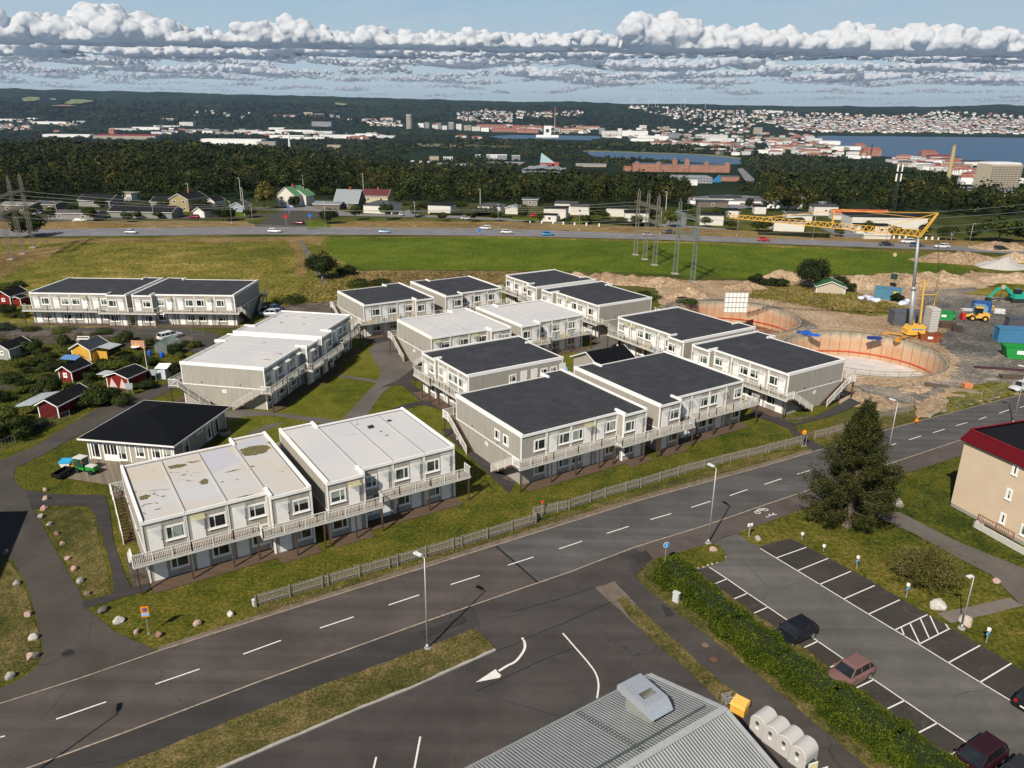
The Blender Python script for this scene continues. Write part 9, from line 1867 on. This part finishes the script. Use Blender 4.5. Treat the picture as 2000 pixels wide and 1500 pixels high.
# brick castle
p,s=pos_sc(1330,336);r_=thing('brick_castle',p,'long orange brick barracks with square towers by the lake','barracks');f=D2(R(-3));n=Vector((f.y,-f.x,0));O=p-f*94*s
m2=MB();m2.box(O-Z*8,f*52*s,-n*18*s,Z*(14*s+8));m2.box(O+f*54*s-Z*8,f*134*s,-n*16*s,Z*(13*s+8));m2.build('wall',FB,r_);m2=MB();m2.box(O+Z*14*s,f*52*s,-n*18*s,Z*2*s);m2.box(O+f*54*s+Z*13*s,f*134*s,-n*16*s,Z*2*s);m2.build('roof',FL_S,r_)
for x,hh in((8,17),(50,17),(81,24),(105,24),(142,19),(182,18)):m2=MB();m2.box(O+f*(x-5)*s+n*2*s-Z*8,f*9*s,-n*10*s,Z*(hh*s+8));tw=m2.build('tower',FB,r_);m2=MB();q_=O+f*(x-.5)*s-n*3*s+Z*hh*s;m2.tube(q_,q_+Z*3.2*s,6*s,.2*s,4);m2.build('tower_roof',FL_S,tw)
# glass pyramid and wavy roof
p,s=pos_sc(1066,324);r_=thing('glass_pyramid',p,'small glass pyramid hall with a red base','hall');m2=MB();a=11*s;m2.v=[p+Vector((-a,0,6*s)),p+Vector((a*1.6,0,6*s)),p+Vector((a*1.6,2*a,6*s)),p+Vector((-a,2*a,6*s)),p+Vector((-a*.8,a,24*s))];m2.f=[(0,1,4),(1,2,4),(2,3,4),(3,0,4)];m2.build('glass_roof',M((.30,.42,.44),.2),r_);m2=MB();m2.box(p+Vector((-a,0,-6)),(3.3*a,0,0),(0,2*a,0),(0,0,6*s+6));m2.build('wall',M((.45,.08,.05),.8),r_)
p,s=pos_sc(1060,338);r_=thing('wavy_roof_hall',p,'large hall with a grey folded roof in front of the glass pyramid','hall');N=8;m2=MB()
for k in range(N+1):x=(-42+84*k/N)*s;z_=(8+6*abs(sin(k*1.3)))*s*(.5+.5*sin(pi*k/N)+.2);m2.v+=[p+Vector((x,0,z_*.6)),p+Vector((x+6*s,22*s,z_)),p+Vector((x,44*s,z_*.6))]
for k in range(N):a=3*k;m2.f+=[(a,a+3,a+4,a+1),(a+1,a+4,a+5,a+2)]
m2.build('roof',M((.22,.24,.26),.6,var=.15,scale=.05),r_);m2=MB();m2.box(p+Vector((-40*s,1,-8)),(80*s,0,0),(0,42*s,0),(0,0,8+4*s));m2.build('wall',FL_G,r_)
# black and white hall behind the houses (car dealer type)
p,s=pos_sc(1425,403);r_=thing('black_white_hall',p,'long black and white flat hall behind the houses, left of the crane','hall');f=D2(R(-2));n=Vector((f.y,-f.x,0));O=p-f*76*s
for nm,x,y,z_,w,d,h,mt2 in(('lower_wall',0,0,0,150,14,9,FAC['W']),('dark_band',6,-6,9,140,26,6,FD),('upper_roof',40,-10,15,60,20,4,M((.05,.05,.055),.5)),('brick_end',96,1.5,0,50,8,7,M((.28,.15,.10),.85)),('white_stripe',4,-5.6,12,80,.4,1.2,WHITE)):
 m2=MB();m2.box(O+f*x*s+n*(y if y>0 else y)*.0+(-n)*abs(min(0,y))*s+Z*(z_*s-(3 if z_==0 else 0)),f*w*s,-n*d*s,Z*(h*s+(3 if z_==0 else 0)));m2.build(nm,mt2,r_)
r_2,O,f,n,w,d,h,s=town(1530,407,70,9,'W','g','grey-white hall right of the black and white hall',depth=.5)
p,s=pos_sc(1392,356);m2=MB();m2.v=[p,p+Vector((16*s,0,0)),p+Vector((16*s,8,0)),p+Vector((0,8,0)),p+Vector((14*s,0,13*s)),p+Vector((14*s,8,13*s))];m2.f=[(0,1,4),(1,2,5,4),(2,3,5),(3,0,4,5)];tag(m2.build('blue_wedge',M((.03,.20,.42),.4)),'bright blue triangular wedge at the corner of the blue-grey hall','wall panel')
# flag rows
for j,(u0,v0,n_,dx)in enumerate([(866,316,5,4),(929,312,3,3.5),(1068,303+9,0,0),(955+45,311,0,0),(962-4,306,0,0),(838-5,355,4,3),(930+28,313,4,3.5)]):
 for k in range(n_):
  p,s=pos_sc(u0+k*dx,v0);r_=thing('flag',p,['white flag on a pole in the row of five in the middle woods','white flag on a pole in the row of three left of the store','','','','white flag on a pole in the row before the dark woods','white flag on a pole in the row next to the store'][j],'flag','rows of white flags at the shops');m2=MB();m2.bar(p,p+Z*10*s,.3);m2.build('pole',WHITE,r_);m2=MB();m2.box(p+Z*4*s,(2.2*s,0,0),(0,.15,0),(0,0,6*s));m2.build('cloth',FL_W,r_)
  # random infill of the town: small prototypes, copied
PROTO=[]
def tiny(wm,rm,w,d,h,g,nm,lb,grp):
 m2=MB();m2.box((-w/2,-d/2,-10),(w,0,0),(0,d,0),(0,0,h+10));nf=len(m2.f);e=[Vector((-w/2-.4,-d/2-.4,h)),Vector((w/2+.4,-d/2-.4,h)),Vector((w/2+.4,d/2+.4,h)),Vector((-w/2-.4,d/2+.4,h))]
 if g>0:i=len(m2.v);m2.v+=e+[Vector((-w/2+d*.2,0,h+g)),Vector((w/2-d*.2,0,h+g))];m2.f+=[(i,i+1,i+5,i+4),(i+1,i+2,i+5),(i+2,i+3,i+4,i+5),(i+3,i,i+4)]
 else:m2.box(e[0],(w+.8,0,0),(0,d+.8,0),(0,0,.7))
 me=bpy.data.meshes.new(nm);me.from_pydata([tuple(v)for v in m2.v],[],m2.f);me.materials.append(wm);me.materials.append(rm)
 for i,p_ in enumerate(me.polygons):p_.material_index=0 if i<nf else 1
 me.update();o=bpy.data.objects.new(nm,me);tag(o,lb,'house' if nm=='villa' else 'building',grp);return o
HG='villas on the hillside across the lake';TG='blocks filling the town in the distance'
VW,VC,VG=M((.85,.82,.76),.85,var=.0),M((.66,.54,.38),.85,var=.0),M((.34,.20,.15),.85,var=0)
VP=[('white walled','red roofed',VW,FL_R),('white walled','dark roofed',VW,FL_D),('cream','red roofed',VC,FL_R),('white walled','grey roofed',VW,FL_G),('brown','dark roofed',VG,FL_D),('cream','grey roofed',VC,FL_G)]
villas=[tiny(w_,r_,15,10,6.5,3.2,'villa',f'{a} {b_} villa on the hillside beyond the water',HG)for a,b_,w_,r_ in VP]
blocks_=[tiny(w_,r_,42,16,13,g_,'town_block',lb,TG)for w_,r_,g_,lb in[(FW,FL_R,4,'white block with a red roof among the town roofs'),(FC,FL_R,4,'cream block with a red roof among the town roofs'),(FB,FL_R,4,'brick block with a red roof among the town roofs'),(FW,FL_G,0,'white flat roofed block in the town'),(FG,FL_G,0,'grey flat roofed block in the town'),(FAC['W'],FL_W,0,'plain white hall among the town roofs'),(FBE,FL_D,3,'beige block with a dark roof in the town')]]
def where_town(u,v):
 d=sorted([(40,240,'the long white hall at the far left'),(243,268,'the long dark red roof'),(364,244,'the white office block below the hill'),(452,280,'the long white hall behind the woods'),(566,275,'the white chimney'),(628,244,'the unfinished block with a crane'),(715,266,'the small lake'),(800,240,'the round tower'),(881,245,'the waterside towers'),(985,256,'the brick factory'),(1069,260,'the white arched tower'),(1083,235,'the striped chimney'),(1175,256,'the grey tower block'),(1240,262,'the large white centre block'),(1316,265,'the blue glass office'),(1390,268,'the long white office'),(1390,300,'the lake belt'),(1390,219,'the five blocks on the ridge'),(1480,255,'the beige tower block'),(1590,270,'the corner of the big lake'),(1555,275,'the cream block by the big lake'),(1700,295,'the dark chimney'),(1600,300,'the pale hall behind the park woods'),(1810,303,'the little red spire'),(1856,325,'the great chimney'),(1958,345,'the high-rise'),(1330,328,'the brick castle'),(1600,240,'the big lake, on the left of the slope'),(1700,240,'the middle of the far shore'),(1820,240,'the far shore, right of its middle'),(1940,240,'the right end of the far shore'),(1650,228,'the upper slope over the lake'),(1780,226,'the upper slope, right part'),(1900,226,'the upper slope near the right edge')],key=lambda m_:(m_[0]-u)**2+6*(m_[1]-v)**2)[0]
 dx,dy=u-d[0],v-d[1];return(('right of ' if dx>0 else 'left of ')if abs(dx)>abs(dy)*3 else('below ' if dy>0 else 'above '))+d[2]
rnd=random.Random(5)
def sprinkle(polys,protos_,n_,smin,smax,ind,weights=None,stuff=None):
 """ind of the n_ copies become objects of their own (the nearest), the rest go to the stuff list"""
 pts=[];guard=0
 while len(pts)<n_ and guard<n_*30:
  guard+=1;poly=rnd.choices([p for p,w_ in polys],[w_ for p,w_ in polys])[0];us=[q_[0]for q_ in poly];vs=[q_[1]for q_ in poly];u,v=rnd.uniform(min(us),max(us)),rnd.uniform(min(vs),max(vs))
  if not inside((u,v),poly):continue
  pts.append((u,v))
 pts.sort(key=lambda p_:-p_[1])
 for i,(u,v)in enumerate(pts):
  k=rnd.choices(range(len(protos_)),weights)[0];p=U(u,v);s_=rnd.uniform(smin,smax);rz=rnd.gauss(0,.5)
  if i<ind:
   o=protos_[k].copy();COL.objects.link(o);o.location=p;o.rotation_euler=(0,0,rz);o.scale=(s_,s_,s_*rnd.uniform(.85,1.15));b_=protos_[k]['label'].split(' on the ')[0].split(' among ')[0].split(' in the ')[0];o['label']=b_+' '+where_town(u,v)
  else:stuff.append((k,p,rz,s_))
ST=[]
sprinkle([([(1440,216),(1500,216),(1600,222),(1750,226),(1860,216),(2000,228),(2060,230),(2060,262),(1900,262),(1800,260),(1640,259),(1560,258),(1500,245),(1440,232)],1.0),([(1500,228),(1700,232),(2060,236),(2060,261),(1800,259),(1640,258),(1540,254)],1.6)],villas,1900,1.1,2.0,150,[2,4,1,4,2,2],ST)
ST2=[]
sprinkle([([(1230,208),(1330,210),(1440,222),(1480,245),(1450,258),(1400,250),(1340,240),(1300,226),(1240,214)],1.0),([(890,222),(960,214),(1000,222),(1000,240),(900,238)],.5),([(1010,218),(1140,218),(1140,226),(1010,232)],.3),([(700,232),(790,240),(790,248),(720,246)],.25),([(0,244),(60,246),(60,256),(0,256)],.1),([(370,215),(500,220),(500,235),(380,228)],.05)],villas,520,1.1,2.0,60,[2,4,1,4,2,2],ST2)
ST3=[]
sprinkle([([(1180,256),(1300,250),(1450,254),(1500,262),(1580,262),(1600,280),(1500,300),(1400,292),(1250,280),(1180,268)],1.6),([(960,246),(1130,246),(1180,254),(1180,260),(1090,262),(960,256)],.6),([(1500,274),(1620,284),(1700,302),(1690,312),(1600,308),(1500,300)],.6),([(1740,310),(1870,312),(1900,330),(1920,345),(1850,342),(1760,326)],.6),([(240,252),(500,254),(760,262),(760,274),(640,270),(500,264),(400,262),(260,258)],.8),([(10,234),(160,240),(160,248),(20,240)],.2),([(1280,292),(1460,296),(1480,302),(1440,304)],.15)],blocks_,620,.45,1.0,230,[3,2,2,4,2,5,2],ST3)
def merge_stuff(lst,protos_,name,label,jit=True):
 """the many smallest houses together in one object"""
 V=[];Fq=[];mi=[];mats=[]
 for p_ in protos_:
  for m_ in p_.data.materials:
   if m_ not in mats:mats.append(m_)
 for k,p,rz,s_ in lst:
  me=protos_[k].data;b_=len(V);c_,s2=cos(rz)*s_,sin(rz)*s_
  V+=[(p.x+v.co.x*c_-v.co.y*s2,p.y+v.co.x*s2+v.co.y*c_,p.z+v.co.z*s_)for v in me.vertices]
  for q_ in me.polygons:Fq.append(tuple(b_+i for i in q_.vertices));mi.append(mats.index(me.materials[q_.material_index]))
 me=bpy.data.meshes.new(name);me.from_pydata(V,[],Fq)
 for m_ in mats:me.materials.append(m_)
 for p_,i in zip(me.polygons,mi):p_.material_index=i
 me.update();o=bpy.data.objects.new(name,me);COL.objects.link(o);tag(o,label,'houses',kind='stuff')
merge_stuff(ST+ST2,villas,'hillside_houses','hundreds of tiny far villas spread over the slopes across the water')
merge_stuff(ST3,blocks_,'town_roofs','many tiny far blocks filling the town between the lakes')
for o in villas+blocks_:bpy.data.objects.remove(o)
# far tree clumps between the houses and along the crests
def far_clumps():
 rng=np.random.default_rng(33);Vs,Fs,base=[],[],0
 for(poly,n_,r0)in[([(1440,214),(2060,222),(2060,260),(1640,256),(1560,255),(1440,235)],1500,13),([(700,205),(1440,212),(1480,250),(1180,252),(900,240),(700,246)],1500,22),([(0,190),(700,205),(700,246),(0,240)],1500,26),([(900,258),(1600,262),(1640,300),(1480,304),(1000,300)],700,9),([(0,236),(900,250),(900,290),(460,290),(300,276),(0,280)],2600,13),([(880,262),(1140,276),(1140,330),(1230,345),(860,330)],900,7),([(1440,300),(1500,320),(1490,375),(1450,375),(1436,340)],120,4),([(1640,300),(1900,320),(1960,360),(1850,362),(1700,318)],160,6)]:
  us=[q_[0]for q_ in poly];vs=[q_[1]for q_ in poly];k=0
  while k<n_:
   u,v=rng.uniform(min(us),max(us)),rng.uniform(min(vs),max(vs))
   k+=1
   if not inside((u,v),poly):continue
   p=U(u,v)
   if p.z<LOW+.5 and any(inside((u,v),w_)for w_ in([(1588,255),(2400,262),(2400,345),(1900,318),(1700,303),(1600,277)],[(1140,295),(1450,306),(1448,322),(1160,307)],[(955,263),(1175,265),(1150,275),(985,273)])):continue
   r=r0*rng.uniform(.6,1.3);P_=crown_points((p.x,p.y,p.z+r*.35),(r,r,r*.55),14,rng,4,.5,.8);V,F_=leaf_quads(P_,np.full(14,r*.75),rng,.8,crown_points.n);Vs.append(V);Fs.append(F_+base);base+=len(V)
 tag(mesh_np('far_woods',np.concatenate(Vs),np.concatenate(Fs),LEAFF),'dark clumps of distant woodland on the hills and between the town quarters','woods',kind='stuff')
far_clumps()
# wind turbines on the horizon
for i,(u,v)in enumerate([(1234,206),(1266,207),(1280,208),(1330,208),(1337,207),(1377,209)]):
 p=U(u,v+3);p=Vector((p.x,p.y,p.z));s=(p-CAM).dot(FWD)/F_PX;r_=thing('wind_turbine',p,['leftmost wind turbine on the horizon','second wind turbine from the left on the horizon','third wind turbine from the left on the horizon','fourth wind turbine, left one of a close pair','fifth wind turbine, right one of a close pair','rightmost wind turbine on the horizon'][i],'wind turbine','wind turbines on the horizon');m2=MB();m2.tube(p,p+Z*14*s,.30*s,.2*s,6);m2.build('tower',FL_W,r_);m2=MB();[m2.bar(p+Z*14*s-Vector((0,2,0)),p+Vector((6*s*cos(a),-2,14*s+6*s*sin(a))),.22*s)for a in(1.2+i,3.3+i,5.4+i)];m2.build('rotor',FL_W,r_)
 # ---------- the air: pale blue haze towards the hills
def haze():
 m2=MB();m2.box((-16000,-900,-620+500),(32000,0,0),(0,21500,0),(0,0,620-500+460));hm=bpy.data.materials.new('haze_air');hm.use_nodes=True;t=NT(hm.node_tree);t.n.clear()
 pv=t.add('ShaderNodeVolumePrincipled');pv.inputs['Color'].default_value=(.45,.66,1.0,1);pv.inputs['Density'].default_value=2.5e-5;pv.inputs['Anisotropy'].default_value=.2;o_=t.add('ShaderNodeOutputMaterial');t.l.new(pv.outputs[0],o_.inputs['Volume'])
 o=m2.build('haze',hm);tag(o,'thin pale blue air haze over the far hills and the lake','haze',kind='stuff')
haze()
# ---------- labels: things that would share one are told apart by their order from the left
def order_labels():
 ORD=['leftmost','second','third','fourth','fifth','sixth','seventh','eighth','ninth','tenth','eleventh','twelfth','thirteenth','fourteenth','fifteenth','sixteenth','seventeenth','eighteenth','nineteenth','twentieth'];D_={};bpy.context.view_layer.update()
 for o in bpy.data.objects:
  if o.parent is None and o.get('label')and not o.get('kind'):D_.setdefault(o['label'],[]).append(o)
 for lb,os_ in D_.items():
  if len(os_)<2:continue
  def cen(o):
   w_=o.matrix_world.translation
   return PX(w_ if w_.length>.01 or o.type!='MESH' else o.data.vertices[0].co)[0]
  os_.sort(key=cen)
  for i,o in enumerate(os_):
   t_=ORD[i]+(' ' if i==0 else ' from left, ')+lb if i<20 else lb
   if len(t_.split())<=16:o['label']=t_
order_labels()
print('objects',len(bpy.data.objects),'verts',sum(len(m_.vertices)for m_ in bpy.data.meshes))
